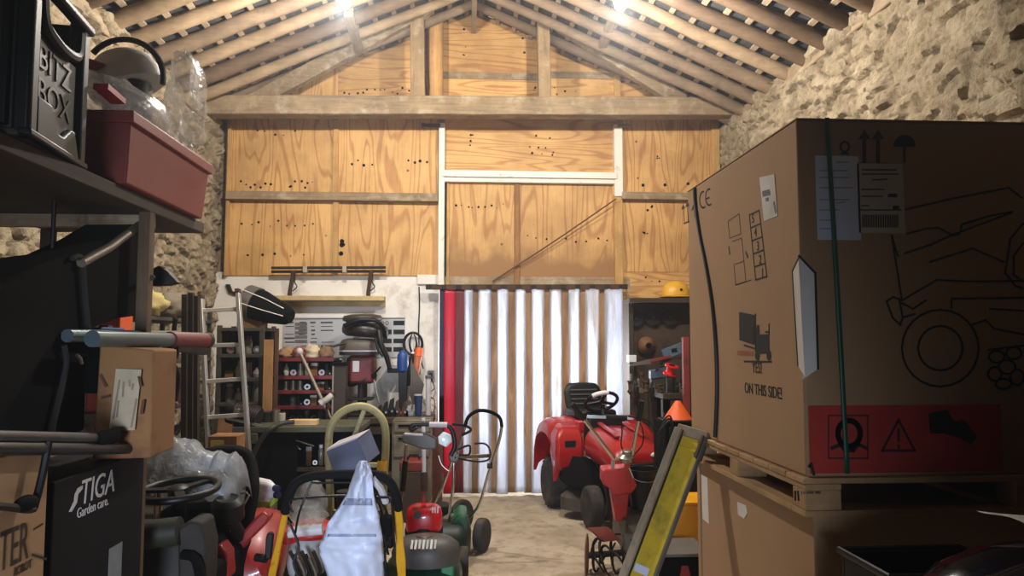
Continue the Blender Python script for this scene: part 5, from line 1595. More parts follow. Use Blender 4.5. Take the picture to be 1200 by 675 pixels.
MB().bar(AY(452, 605, Y + .06), AY(455, 640, Y + .12), .05, .04).build('throttle_box', MATBLACK, t, bev=.008)
MB().tube([AY(436, 560, Y - .02), AY(446, 572, Y), AY(452, 588, Y + .05)], .016, 8).build('pale_sleeve', PALEGREY, t)
# engine, tank, deck
e = AY(364, 660, 3.95)
MB().lathe([(0, .0), (.09, .0), (.10, .05), (.095, .16), (.07, .19), (0, .20)], (e.x - .02, 3.95, .42), seg=22).build('engine_cowl', mat('pale_tank', (176, 178, 182), .35), t)
MB().lathe([(.10, .0), (.12, .02), (.12, .05), (.06, .08), (0, .085)], (e.x, 3.95, .60), seg=22, sx=1.1).build('red_recoil', REDPAINT, t)
MB().cyl((e.x - .09, 3.84, .60), (e.x - .09, 3.84, .66), .045, 16).build('fuel_cap', REDPAINT, t)
a, b = AY(338, 624, 3.6), AY(378, 620, 3.6)
MB().cyl(a, b, .026, 14).build('white_roll', PALEGREY, t)
for k in range(7):
    a = AY(340 + 4.5 * k, 646 + 4 * (k % 3), 3.72)
    MB().tube([a, a + Vector((.03, .03, -.1)), a + Vector((-.01 + .01 * (k % 2), .08, -.2))], .009, 7, curve=3).build('engine_pipe', [GREASY, BLACK, STEEL][k % 3], t)
MB().span(-.95, -.32, 3.76, 4.35, .14, .27).build('mower_deck', BLACK, t, bev=.05)
MB().span(-.76, -.42, 3.8, 4.25, .27, .42).build('engine_block', MATBLACK, t, bev=.04)
for x in (-.98, -.29):
    wheel(t, Matrix.Identity(4), (x, 3.86, .11), (1, 0, 0), .105, .06, GREYPLASTIC)
    wheel(t, Matrix.Identity(4), (x, 4.28, .10), (1, 0, 0), .095, .06, GREYPLASTIC)
bag('plastic_bag', 'crumpled clear plastic bag hanging behind the left yellow handle leg', AY(360, 592, 3.62), (.085, .07, .12), 5.5, FILM2, amp=.22)
# white sack draped over the handle
rows = [(541, 385, 394), (548, 381, 397), (556, 377.5, 398.5), (566, 376, 399.5), (580, 373, 402), (600, 366, 407), (612, 362, 409), (622, 358, 411), (640, 358, 413), (652, 353, 414), (664, 357, 414), (690, 362, 413)]
rows = [(y, 320 + (x0 - 320) * 1.0, x1) for y, x0, x1 in rows]
# outline taken row by row; the sack hangs over the bar and bulges
def sackpt(u, v):
    f_ = v * (len(RW) - 1); i = min(int(f_), len(RW) - 2); q = f_ - i
    y = RW[i][0] * (1 - q) + RW[i + 1][0] * q; x0 = RW[i][1] * (1 - q) + RW[i + 1][1] * q; x1 = RW[i][2] * (1 - q) + RW[i + 1][2] * q
    Yd = 3.20 + .18 * v - .06 * math.sin(PI * u) + .03 * fbm(u * 2, v * 4, 3, 1.8, 3) + .018 * math.sin(u * 9 + v * 6) * v
    return AY(x0 + (x1 - x0) * u, y, Yd)
RW = [(540, 422, 429), (546, 418, 433), (556, 415, 436), (564, 412, 436.5), (580, 406, 438), (592, 399, 441), (604, 391, 444), (613, 384, 445), (622, 382, 447), (632, 378, 448.5), (641, 374, 449), (650, 375, 449.5), (662, 380, 450), (690, 388, 450)]
m = MB(); m.sheet(sackpt, 20, 52)
WS = mat('white_sack', (206, 214, 236), .45, var=.03, bmp=.15, bscale=30)
sack = m.build('plastic_sack', WS, None, solid=.004)
tag(sack, 'white plastic sack hung over the black U handle of the yellow-legged mower', 'sack')
for y, w in ((588, 8), (627, 3)):
    k = (y - 540) / 150
    vv = next(i for i in range(len(RW) - 1) if RW[i + 1][0] >= y)
    def fold(u, v, y=y, w=w, vv=vv):
        yy = y + w * (v - .5)
        fv = (vv + (yy - RW[vv][0]) / (RW[vv + 1][0] - RW[vv][0])) / (len(RW) - 1)
        p = sackpt(.06 + u * .84, fv)
        return p + Vector((0, -.004, 0))
    MB().sheet(fold, 14, 2).build('printed_band', mat('grey_blue_print', (150, 160, 186), .5), sack, solid=.001)
# tilted grey-blue carton behind
t = thing('carton', 'small blue-grey carton tilted in front of the cream hoop', 'box', AY(408, 545, 4.4))
q = [AY(*p, 4.4) for p in ((382, 529), (419, 514), (431, 543), (393, 560))]
MB().prism(q, (.05, .18, .03)).build('carton_body', mat('blue_grey_card', (86, 96, 124), .6, var=.05), t, bev=.003)
MB().prism([q[0] + Vector((0, -.002, 0)), q[1] + Vector((0, -.002, 0)), q[1] + Vector((.012, -.002, .012)), q[0] + Vector((.004, -.002, .014))], (.04, .17, .025)).build('pale_flap', PALEGREY, t)
# cream hoop of a sack truck
Yh = 4.75
t = thing('sack_truck', 'cream painted tubular hoop frame standing behind the tilted carton', 'sack truck', (-.70, Yh, 0))
pts = [(387, 600), (386, 560), (385, 520), (388, 500), (398, 485), (414, 477), (430, 477), (444, 486), (451, 500), (452, 525), (450, 560), (449, 600)]
P = [AY(x, y, Yh) for x, y in pts]
foot0, foot1 = Vector((P[0].x, Yh, .01)), Vector((P[-1].x, Yh, .01))
MB().tube([foot0] + P + [foot1], .024, 12, curve=5).build('hoop_frame', CREAM, t)
MB().bar(AY(427, 480, Yh), AY(415, 512, Yh), .03, .03, (0, 1, 0)).build('brace', CREAM, t, bev=.006)
MB().bar(AY(386, 545, Yh), AY(451, 545, Yh), .03, .03).build('cross_bar', CREAM, t, bev=.006)
MB().bar(AY(387, 600, Yh), AY(449, 600, Yh), .03, .03).build('cross_bar', CREAM, t, bev=.006)
MB().span(foot0.x - .02, foot1.x + .02, Yh - .2, Yh, .006, .02).build('toe_plate', CREAM, t, bev=.004)
MB().tube([AY(448, 540, Yh - .03), AY(447, 552, Yh - .04)], .03, 10).build('latch', YELLOWPAINT, t)
MB().cyl((-.70, Yh - .15, .42), (-.70, Yh - .15, .70), .07, 16).build('bottle_cradle', GREASY, t)

# ================================================================== red-engined mower, nearest the aisle
Y = 4.85
t = thing('rotary_mower', 'green rotary mower with red engine and dark shroud, nearest the aisle', 'lawn mower', (-.25, Y, 0))
c = AY(497, 606, Y)
m = MB(); m.loft([[(c.x + .115 * sx_ * math.copysign(abs(math.cos(a)) ** .7, math.cos(a)), Y + .11 * sx_ * math.copysign(abs(math.sin(a)) ** .7, math.sin(a)), z) for a in [2 * PI * k / 24 for k in range(24)]] for sx_, z in ((.9, c.z - .115), (1.0, c.z - .06), (1.0, c.z + .02), (.92, c.z + .055), (.72, c.z + .075), (.4, c.z + .08))])
m.build('engine_cover', mat('engine_red', (190, 16, 24), .35, var=.06, coat=.3), t, ang=60)
MB().cyl(AY(489, 604, Y - .09), AY(489, 604, Y - .13), .024, 14).build('fuel_cap', BLACK, t)
for k in range(3):
    p = AY(507 + 3 * k, 601, Y - .10)
    MB().bar(p, p + Vector((0, 0, .035)), .008, .012, (0, -1, 0)).build('raised_bar', PALEGREY, t)
m = MB(); m.lathe([(.11, 0), (.122, .03), (.122, .10), (.11, .125)], (c.x, Y, c.z - .17), seg=24); m.build('engine_base', BLACK, t)
# dark shroud with grille
s = AY(500, 640, Y - .2)
m = MB(); m.loft([[(s.x + .205 * q * math.cos(a), Y - .22 + .15 * q * math.sin(a), z) for a in [2 * PI * k / 28 for k in range(28)]] for q, z in ((1.0, s.z - .09), (1.03, s.z - .03), (.96, s.z + .02), (.7, s.z + .06), (.35, s.z + .075))])
SHR = mat('dusty_shroud', (70, 66, 62), .5, var=.15)
m.build('shroud', SHR, t, ang=60)
for k in range(7):
    a = AY(482 + 4.6 * k, 642 - 1.0 * abs(k - 3), Y - .36)
    MB().bar((a.x, Y - .362, s.z + .026), (a.x + .004, Y - .315, s.z + .066), .013, .008, (0, -1, 1)).build('grille_slot', STEEL if k % 2 == 0 else PALEGREY, t)
MB().lathe([(0, 0), (.04, 0), (.04, .006), (0, .008)], (s.x - .01, Y - .25, s.z + .072), seg=20, sx=1.3).build('maker_plate', STEEL, t)
# green deck
m = MB(); m.loft([[(-.26 + .25 * q * math.copysign(abs(math.cos(a)) ** .6, math.cos(a)), Y - .05 + .34 * q * math.copysign(abs(math.sin(a)) ** .6, math.sin(a)), z) for a in [2 * PI * k / 28 for k in range(28)]] for q, z in ((1.0, .07), (1.0, .15), (.9, .20), (.7, .24), (.5, .25))])
m.build('mower_deck', GREENPAINT, t, ang=60)
P = [AY(*p, Y - .3) for p in ((516, 676), (517, 660), (524, 652), (532, 660), (532, 676))]
MB().prism(P, (0, .2, 0)).build('side_chute', mat('bright_green', (24, 128, 76), .4), t, bev=.01)
for x in (-.45, .0):
    wheel(t, Matrix.Identity(4), (x, Y - .32, .10), (1, 0, 0), .10, .06, GREYPLASTIC)
    wheel(t, Matrix.Identity(4), (x, Y + .28, .11), (1, 0, 0), .105, .06, GREYPLASTIC)
# handle: white pole with grips
MB().tube([AY(496, 600, Y + .05), AY(496.5, 575, Y + .06), AY(497, 555, Y + .06)], [.02, .016, .014], 10).build('lower_pole', DULLRED, t)
MB().cyl(AY(497, 556, Y + .06), AY(496, 490, Y + .07), .0125, 12).build('white_pole', WHITEPLASTIC, t)
MB().cyl(AY(497, 575, Y + .06), AY(497, 553, Y + .06), .024, 12).build('collar', RUST, t)
P = [AY(x, y, Y - .02) for x, y in ((470, 512), (474, 507), (500, 508), (512, 514), (511, 526), (496, 527), (480, 521), (472, 519))]
m = MB(); m.prism(P, (0, .05, 0)); m.build('switch_handle', GREYPLASTIC, t, bev=.01)
MB().bar(AY(474, 508.5, Y - .022), AY(496, 509.5, Y - .022), .05, .012, (0, 0, 1)).build('pale_tape', PALEGREY, t, bev=.003)
m = MB(); m.tube([AY(488, 500, Y), AY(482, 504, Y), AY(484, 498, Y), AY(498, 497, Y), AY(522, 498, Y), AY(530, 505, Y), AY(533, 522, Y), AY(528, 534, Y)], .015, 10, curve=4); m.build('upper_handle', BLACK, t)
MB().cyl(AY(503, 497.5, Y - .005), AY(524, 498, Y - .005), .018, 12).build('tape_sleeve', PALEGREY, t)
MB().tube([AY(476, 521, Y + .05), AY(473, 560, Y + .1), AY(468, 605, Y + .12)], .010, 8).build('control_rod', STEEL, t)
MB().tube([AY(475, 540, Y + .08), AY(472, 575, Y + .1)], .018, 8).build('rod_sleeve', BLACK, t)
MB().tube([AY(514, 534, Y), AY(518, 545, Y), AY(526, 552, Y)], .004, 6, curve=4).build('cable', STEEL, t)
P = [AY(*p, Y + .1) for p in ((513, 512), (519, 506), (527, 510), (528, 518), (522, 524), (514, 520))]
MB().prism(P, (.01, .008, 0)).build('mirror_plate', mat('pale_glass', (206, 222, 220), .3), t, bev=.003)
MB().cyl(AY(520, 515, Y + .09), AY(520, 515, Y + .08), .01, 10).build('mirror_bolt', STEEL, t)

# ================================================================== green mower with chrome handle at the aisle
t = thing('rotary_mower', 'green rotary mower with tall chrome folding handle, behind the red-engined one', 'lawn mower', (-.05, 6.0, 0))
m = MB(); m.loft([[(-.12 + .17 * q * math.copysign(abs(math.cos(a)) ** .6, math.cos(a)) + .0 * z, 5.75 + .36 * q * math.copysign(abs(math.sin(a)) ** .6, math.sin(a)), z) for a in [2 * PI * k / 28 for k in range(28)]] for q, z in ((1.0, .07), (1.02, .16), (.95, .23), (.75, .27), (.45, .29))])
m.build('mower_deck', mat('dark_green_deck', (14, 38, 28), .5, dirt=(40, 42, 34), dscale=7), t, ang=60)
P = [AY(*p, 5.5) for p in ((527, 645), (530, 612), (538, 603), (547, 605), (548, 640), (540, 654))]
MB().prism(P, (.0, .35, 0)).build('side_skirt', mat('mid_green', (40, 102, 72), .45, dirt=(56, 70, 54)), t, bev=.015)
MB().lathe([(.08, 0), (.085, .04), (.075, .08), (.04, .10), (0, .105)], (-.17, 5.8, .27), seg=22).build('engine', BLACK, t)
MB().bar(AY(520, 612, 5.6), AY(530, 604, 5.7), .06, .04).build('chute_flap', GREYPLASTIC, t, bev=.008)
wheel(t, Matrix.Identity(4), (.135, 5.78, .125), (1, -.42, 0), .125, .075, PALEGREY, hub=.5)
wheel(t, Matrix.Identity(4), (-.29, 5.5, .105), (1, 0, 0), .105, .06, PALEGREY)
w0 = AY(541, 590, 6.3)
wheel(t, Matrix.Identity(4), (w0.x, 6.3, .15), (1, -.9, 0), .135, .05, PALEGREY, 0)
wheel(t, Matrix.Identity(4), (-.30, 6.2, .125), (1, 0, 0), .125, .06, PALEGREY)
Yt = 5.45
top = [AY(*p, q) for p, q in (((545, 500), Yt), ((548, 490), Yt), ((556, 483), Yt), ((566, 481), Yt), ((578, 484), Yt + .03), ((586, 490), Yt + .05), ((588, 500), Yt + .05))]
MB().tube(top, .013, 10, curve=4).build('foam_grip', MATBLACK, t)
MB().tube([top[-1], AY(584, 520, Yt + .1), AY(572, 556, Yt + .2), AY(562, 590, Yt + .3), AY(550, 606, Yt + .35)], .011, 10, curve=4).build('handle_tube', CHROME, t)
MB().tube([top[0], AY(537, 526, Yt + .05), AY(533, 540, Yt + .1)], .011, 10).build('handle_tube', CHROME, t)
j = AY(532, 536, Yt + .05)
MB().tube([j, AY(520, 566, Yt + .05), AY(508, 596, Yt + .15)], .013, 10).build('lower_tube', CHROME, t)
MB().tube([j, AY(531, 570, Yt + .05), AY(527, 600, Yt + .1), AY(527, 622, Yt + .12)], .012, 10, curve=3).build('lower_tube', CHROME, t)
MB().lathe([(0, -.03), (.035, -.03), (.04, 0), (.03, .03), (0, .03)], j, (0, -1, .2), 14).build('fold_knob', GREYPLASTIC, t)
MB().bar(j, AY(573, 534, Yt + .18), .02, .028).build('cross_bar', CHROME, t, bev=.004)
MB().tube([AY(533, 536, Yt + .02), AY(541, 538, Yt + .05), AY(560, 541, Yt + .1), AY(573, 538, Yt + .15), AY(574, 527, Yt + .15), AY(568, 520, Yt + .12), AY(556, 520, Yt + .1)], .007, 8, curve=4).build('bail_bar', BLACK, t)
MB().tube([AY(536, 527, Yt), AY(549, 522, Yt), AY(551, 527, Yt), AY(549, 533, Yt), AY(538, 533, Yt)], .008, 8, curve=3).build('bail_loop', BLACK, t)
MB().tube([AY(530, 497, Yt), AY(545, 499, Yt), AY(552, 504, Yt), AY(541, 510, Yt)], .010, 8, curve=4).build('starter_grip', BLACK, t)
MB().lathe([(0, -.02), (.02, -.02), (.02, .02), (0, .02)], AY(574, 546, Yt + .15), (1, 0, 0), 12).build('cable_clip', BLACK, t)
# ================================================================== on the white wall
def wpt(x, y, d=0.0): return AY(x, y, YB - d)
t = thing('clamp_bars', 'pair of long dark iron bars racked on brackets across the plywood foot, left', 'bar rack', wpt(384, 316, .1))
for yy, d in ((314, .14), (318.5, .10)):
    a, b = wpt(318, yy, d), wpt(452, yy - .5, d)
    MB().bar(a, b, .02, .028).build('iron_bar', mat('dark_iron', (44, 38, 34), .7, .4), t, bev=.003)
for x in (358, 404):
    a = wpt(x - 2.5, 316, .12); b = wpt(x + 2.5, 316, .12)
    MB().bar(a, b, .07, .065).build('pale_sleeve', mat('pale_sleeve', (170, 160, 140), .6), t, bev=.006)
for x0, x1 in ((344, 339), (435, 431)):
    MB().bar(wpt(x0, 317, .12), wpt(x1, 346, .03), .035, .03).build('bracket_arm', RUST, t, bev=.003)
    MB().bar(wpt(x1 + 1, 347, .02), wpt(x0 - 2, 326, .02), .03, .02).build('bracket_back', RUST, t)
    MB().tube([wpt(x0 + 2, 318, .12), wpt(x0 + 1, 330, .08), wpt(x0 + 4, 336, .06), wpt(x0 - 1, 341, .04)], .006, 6, curve=4).build('tie_wire', GREASY, t)
t = thing('wall_shelf', 'pale pine batten shelf fixed across the whitewashed wall above the tool chart', 'shelf', wpt(386, 357, .1))
a, b = wpt(318, 357, .17), wpt(452, 348, .005)
MB().span(a.x, b.x, YB - .17, YB - .003, a.z + .045, b.z).build('shelf_board', wood('pale_batten', (204, 180, 128), 'x', contrast=.12), t, bev=.004)
MB().span(a.x, b.x, YB - .05, YB - .003, a.z - .01, a.z + .045).build('rear_batten', wood('pale_batten', (204, 180, 128), 'x'), t, bev=.004)
# chart of tools
t = thing('tool_chart', 'grey printed chart of tool outlines pinned to the whitewashed wall', 'chart', wpt(403, 418, .01))
a, b = wpt(331, 419, .012), wpt(475, 372, .004)
MB().span(a.x, b.x, YB - .012, YB - .003, a.z, b.z).build('chart_sheet', mat('grey_chart', (176, 178, 180), .5, var=.04), t)
YK = YB - .0135
def ck(lines, w, nm, mt): return strokes([[AY(x, y, YK) for x, y in L] for L in lines], w, (0, -1, 0), mt, nm, t)
CI = mat('chart_ink', (70, 72, 76), .7)
ck([[(332, 374), (474, 373)]], .010, 'printed_border', CI)
rr = random.Random(31)
for k in range(9):
    y = 378 + k * 4.6
    for x0, x1 in ((333, 345), (350, 360), (364, 372), (376, 392)):
        if rr.random() < .85:
            ck([[(x0 + rr.uniform(0, 2), y), (x1 - rr.uniform(0, 4), y - .1)]], rr.choice((.008, .012, .018)), 'printed_row', CI)
for k, y in enumerate((380, 384.5, 390, 395, 400)):
    ck([[(347, y), (358.5, y)]], .034, 'printed_block', mat('chart_grey', (104, 100, 98), .7))
for r_, y in enumerate((378.5, 389, 399.5, 409.5)):
    for x0, x1 in ((461, 474), (446, 459)):
        if r_ == 0 and x0 == 446: continue
        a, b = AY(x0, y + 2.7, YK), AY(x1, y - 2.7, YK)
        MB().span(a.x, b.x, YK - .0006, YK, a.z, b.z).build('printed_panel', INK, t, smooth=False)
        ck([[(x0 + 1, y - .8), (x0 + 7, y - .3), (x1 - 1, y - .2)], [(x0 + 1, y + .9), (x0 + 7, y + .4), (x1 - 1, y + .2)]], .008, 'tool_outline', PAPER)
for cx in (448, 453.5):
    ck([arc(cx, 378.5, 1.8, 1.8, n=12)], .006, 'printed_circle', INK)
# cable down the wall and the socket
t = thing('wall_cable', 'thin black cable running down the whitewashed wall beside the doorway', 'cable', wpt(491, 400))
MB().tube([wpt(491, 336, .012), wpt(491.5, 360, .012), wpt(490.5, 385, .014), wpt(492, 415, .03), wpt(496, 432, .06)], .007, 7, curve=5).build('cable_run', BLACK, t)
t = thing('wall_socket', 'small grey socket box on the whitewashed wall beside the navy strip', 'socket', wpt(505, 443))
a, b = wpt(501, 443, .05), wpt(509, 434, .002)
MB().span(a.x, b.x, YB - .05, YB - .002, a.z, b.z).build('socket_body', GREYPLASTIC, t, bev=.005)
MB().span(a.x + .02, b.x - .02, YB - .055, YB - .05, a.z + .02, b.z - .02).build('socket_face', BLACK, t, bev=.002)
MB().tube([wpt(505, 443, .03), wpt(509, 455, .05), wpt(501, 462, .08), wpt(510, 470, .08), wpt(508, 485, .1)], .006, 6, curve=5).build('socket_lead', BLACK, t)
P = [wpt(*p, .03) for p in ((264, 333), (269, 333), (272, 341), (284, 344), (276, 346), (268, 343))]
tag(MB().prism(P, (0, .024, 0)).build('wall_hook', GREASY, bev=.004), 'dark curved hook at the top left corner of the whitewashed wall', 'hook')

# ================================================================== workbench under the chart
t = thing('workbench', 'long dark workbench against the whitewashed wall left of the doorway', 'workbench', (-.75, 7.65, 0))
zt = AY(460, 489, 7.4).z
MB().span(-1.24, -.30, 7.35, 7.97, zt - .06, zt).build('bench_top', wood('oily_bench', (76, 60, 44), 'x'), t, bev=.006)
MB().span(-1.22, -.32, 7.37, 7.42, zt - .16, zt - .06).build('front_apron', DARKWOOD, t)
for x in (-1.19, -.36):
    for y in (7.40, 7.92):
        MB().span(x - .045, x + .045, y - .04, y + .04, .006, zt - .06).build('leg', wood('red_brown_post', (104, 54, 40), 'z'), t, bev=.004)
MB().span(-1.22, -.32, 7.42, 7.94, .26, .30).build('lower_shelf', DARKWOOD, t)
MB().span(-1.22, -.32, 7.95, 7.97, .02, zt - .06).build('shade_board', MATBLACK, t)  # dark sheet put in as shade, covering the pale wall below the bench
# pillar drill
Y = 7.6
t = thing('pillar_drill', 'red and black pillar drill with wide grey belt guard, on the dark workbench', 'pillar drill', (AY(424, 480, Y).x, Y, zt))
cx = AY(424, 470, Y).x
MB().span(cx - .13, cx + .13, Y - .17, Y + .15, zt + .001, zt + .035).build('drill_base', GREASY, t, bev=.01)
MB().cyl((cx, Y + .06, zt + .03), (cx, Y + .06, AY(424, 420, Y).z), .045, 18).build('pillar', GREASY, t)
a, b = AY(410, 449, Y), AY(440, 416, Y)
m = MB(); m.span(a.x, b.x, Y - .14, Y + .16, a.z, b.z); hd = m.build('drill_head', mat('drill_red', (104, 28, 26), .5, dirt=(50, 32, 28), dscale=5), t, bev=.03)
p, q = AY(413, 436, Y - .145), AY(421, 423, Y - .145)
MB().span(p.x, q.x, Y - .146, Y - .138, p.z, q.z).build('switch_plate', PALEGREY, hd, bev=.003)
MB().span(a.x - .02, a.x + .07, Y - .10, Y + .1, a.z - .03, b.z - .02).build('head_side', MATBLACK, t, bev=.02)
MB().cyl((cx, Y - .06, a.z - .20), (cx, Y - .06, a.z + .02), .035, 14).build('quill', GREASY, t)
MB().cyl((cx, Y - .06, a.z - .26), (cx, Y - .06, a.z - .19), .022, 12, .035).build('chuck', STEEL, t)
MB().span(cx - .12, cx + .12, Y - .17, Y + .05, zt + .16, zt + .185).build('drill_table', GREASY, t, bev=.006)
c = AY(437, 440, Y - .1)
for k, e in enumerate(((444, 472), (446, 430), (424, 446))):
    MB().tube([c, AY(e[0], e[1], Y - .16)], .009, 8).build('feed_lever', STEEL if k == 0 else BLACK, t)
MB().cyl(c + Vector((-.04, .04, 0)), c + Vector((.02, -.03, 0)), .03, 14).build('lever_hub', BLACK, t)
a, b = AY(399, 416, Y), AY(443, 398, Y)
ymid = Y + .02
def ov(q, z, hx=.19, hy=.21, cx_=None): return [((a.x + b.x) / 2 + hx * q * math.copysign(abs(math.cos(th)) ** .55, math.cos(th)), ymid + hy * q * math.copysign(abs(math.sin(th)) ** .55, math.sin(th)), z) for th in [2 * PI * k / 28 for k in range(28)]]
BG_ = mat('grey_brown_guard', (74, 66, 56), .5, var=.15)
MB().loft([ov(1.0, a.z), ov(1.02, a.z + .035)]).build('guard_base', mat('dark_guard', (38, 34, 30), .5), t, ang=50)
MB().loft([ov(1.04, a.z + .036), ov(1.04, a.z + .048)]).build('guard_lip', PALEGREY, t, ang=50)
MB().loft([ov(1.02, a.z + .049), ov(.98, a.z + .12), ov(.85, a.z + .155), ov(.6, a.z + .165)]).build('belt_guard', BG_, t, ang=50)
# black padded seat lying on the drill
z0 = a.z + .168
sx_ = AY(427, 385, Y).x
t2 = thing('tractor_seat', 'black quilted machine seat lying on top of the pillar drill', 'seat', (sx_, Y, z0))
SEAT = mat('seat_black', (34, 30, 26), .4, var=.2)
def blob(c, hx, hy, z, h, tilt=0, n=28): return [[(c[0] + hx * q * math.cos(th), c[1] + hy * q * math.sin(th), z + h * zz + tilt * hx * q * math.cos(th)) for th in [2 * PI * k / n for k in range(n)]] for q, zz in ((.8, 0), (.98, .2), (1.0, .5), (.93, .8), (.6, .97), (.2, 1.0))]
MB().loft(blob((sx_ + .01, Y), .235, .22, z0 + .012, .15, -.08)).build('seat_pad', SEAT, t2, ang=80)
MB().loft(blob((sx_ - .02, Y), .20, .20, z0 + .165, .08, .02)).build('seat_top', mat('seat_grey', (58, 54, 46), .45), t2, ang=80)
m = MB(); m.tube([AY(403, 382, Y - .22), AY(420, 375, Y - .24), AY(440, 376, Y - .22), AY(450, 385, Y - .16), AY(452, 396, Y - .1)], .022, 10, curve=4); m.build('seat_piping', BLACK, t2)
m = MB(); m.tube([AY(444, 388, Y - .2), AY(446, 402, Y - .24), AY(453, 418, Y - .22), AY(457, 432, Y - .2)], [.03, .024], 10, curve=4); m.build('black_strap', BLACK, t2)
m = MB(); m.tube([AY(440, 396, Y - .23), AY(443, 410, Y - .25), AY(449, 418, Y - .25)], .012, 8, curve=4); m.build('thin_strap', BLACK, t2)
m = MB(); m.tube([AY(405, 402, Y - .2), AY(397, 404, Y - .24), AY(390, 406, Y - .26)], .012, 8); m.build('strap_end', BLACK, t2)
# things on the bench, from the drill to the doorway
def bz(px, py, Y): return AY(px, py, Y)
a, b = bz(451, 438, 7.6), bz(470, 430, 7.6)
t = thing('junction_box', 'small dark box fixed to the wall right of the pillar drill', 'box', (a.x, 7.9, a.z))
MB().span(a.x, b.x, 7.80, 7.997, a.z, b.z).build('box_body', GREASY, t, bev=.006)
MB().span(a.x + .02, b.x - .02, 7.795, 7.80, b.z - .02, b.z).build('pale_edge', PALEGREY, t)
# coil on a hook
c = wpt(484, 403, .06)
t = thing('cable_coil', 'round coil of black cable hung on the whitewashed wall', 'coil', c)
for k in range(3):
    MB().tube([c + Vector(((.105 - .008 * k) * math.cos(2 * PI * i / 28), .012 * (k - 1), (.125 - .006 * k) * math.sin(2 * PI * i / 28))) for i in range(28)], .007, 7, closed=True).build('cable_turn', BLACK, t)
MB().cyl(c + Vector((0, .058, .12)), c + Vector((0, -.03, .13)), .008, 8).build('hook', STEEL, t)
t = thing('pliers', 'pair of dark pliers hung inside the black cable coil', 'pliers', wpt(483, 410, .05))
for s in (-1, 1):
    MB().tube([wpt(484 + s * 1, 414, .04), wpt(484 + s * 4, 405, .04), wpt(484 + s * 3, 396, .04), wpt(484 + s * 1.2, 392, .04)], [.013, .016, .014, .006], 8, curve=3).build('plier_handle', GREASY, t)
MB().cyl(wpt(484, 414, .06), wpt(484, 414, .02), .02, 10).build('plier_pivot', STEEL, t)
# blue drill
t = thing('cordless_drill', 'blue cordless drill standing on the workbench below the coil', 'drill', (AY(472, 487, 7.65).x, 7.65, zt))
c = AY(472, 424, 7.65)
MB().lathe([(.03, -.11), (.055, -.09), (.06, -.02), (.055, .07), (.035, .10), (.02, .12)], (c.x, 7.65, c.z), (0, 0, 1), 18).build('drill_body', BLUE, t)
MB().cyl((c.x, 7.65, c.z + .11), (c.x, 7.65, c.z + .15), .022, 12, .012).build('chuck', BLACK, t)
m = MB(); m.loft([[(c.x + .005 + w * q_, 7.65 + .03 * r_, z) for q_, r_ in ((-1, -1), (1, -1), (1, 1), (-1, 1))] for z, w in ((zt + .001, .07), (zt + .06, .07), (zt + .08, .04), (c.z - .09, .045))]); m.build('drill_grip', BLACK, t, bev=.006)
# orange and black angle grinder hung up
t = thing('angle_grinder', 'orange and black angle grinder hung beside the blue drill', 'grinder', wpt(490, 420, .15))
MB().tube([wpt(491, 408, .12), wpt(490, 418, .14)], [.04, .05], 12).build('grinder_head', ORANGE, t)
MB().tube([wpt(490, 417, .14), wpt(488, 432, .15), wpt(486, 448, .16)], [.045, .038, .03], 12).build('grinder_body', mat('peach_plastic', (190, 110, 74), .5), t)
MB().tube([wpt(484, 415, .15), wpt(480, 432, .17), wpt(478, 452, .17)], [.02, .035, .03], 10).build('grinder_handle', BLACK, t)
MB().cyl(wpt(491, 408, .12), wpt(491, 404, .003), .008, 8).build('hook', STEEL, t)
t = thing('grey_hopper', 'grey sheet metal cone hanging point up beside the angle grinder', 'funnel', wpt(488, 462, .2))
P0 = AY(481, 428, 7.72)
m = MB(); m.loft([[AY(x, y, 7.70 + dy) for x, y, dy in r_] for r_ in (((481, 425, 0), (483, 424, 0), (483, 425, .04), (481, 426, .04)), ((481, 445, -.05), (492, 442, -.05), (492, 443, .1), (481, 446, .1)), ((480, 462, -.07), (497, 450, -.07), (497, 451, .12), (480, 463, .12)), ((484, 474, -.03), (493, 470, -.03), (493, 471, .06), (484, 474, .06)))]); m.build('hopper_sheet', mat('grey_sheet', (78, 74, 68), .6, .1), t, bev=.003)
MB().tube([AY(482, 425, 7.72), AY(483, 418, 7.9), AY(483, 416, 7.995)], .006, 6).build('hanging_wire', STEEL, t)
t = thing('pipe_offcut', 'upright pale grey pipe standing on the bench end nearest the doorway', 'pipe', (AY(502, 486, 7.6).x, 7.6, zt))
c = AY(502, 440, 7.6)
m = MB(); m.lathe([(.026, 0), (.026, c.z - zt), (.021, c.z - zt), (.021, .0)], (c.x, 7.6, zt + .001), seg=18); m.build('pipe_body', PALEGREY, t)
MB().lathe([(.026, 0), (.032, 0), (.032, .03), (.026, .03)], (c.x, 7.6, c.z - .03), seg=18).build('pipe_collar', GREYPLASTIC, t)
t = thing('drinking_cup', 'dark blue cup on the bench in front of the pale grey pipe', 'cup', (AY(490, 487, 7.48).x, 7.48, zt))
c = AY(490.5, 462, 7.48)
MB().lathe([(0, .001), (.034, .001), (.045, c.z - zt), (.041, c.z - zt), (.03, .01), (0, .01)], (c.x, 7.48, zt), seg=20).build('cup_body', mat('dark_blue_cup', (38, 54, 92), .4), t)
MB().lathe([(.036, 0), (.046, 0), (.046, .012), (.04, .012)], (c.x, 7.48, c.z - .012), seg=20).build('cup_rim', PALEGREY, t)
rr = random.Random(5)
bits = [(446, 474, 'black vice jaw block', GREASY), (453, 470, 'dark iron bracket', GREASY), (460, 466, 'black plastic connector', BLACK), (466, 468, 'dark steel holder', RUST), (475, 470, 'rusty brown clamp', RUST), (480, 474, 'dull steel bush', STEEL)]
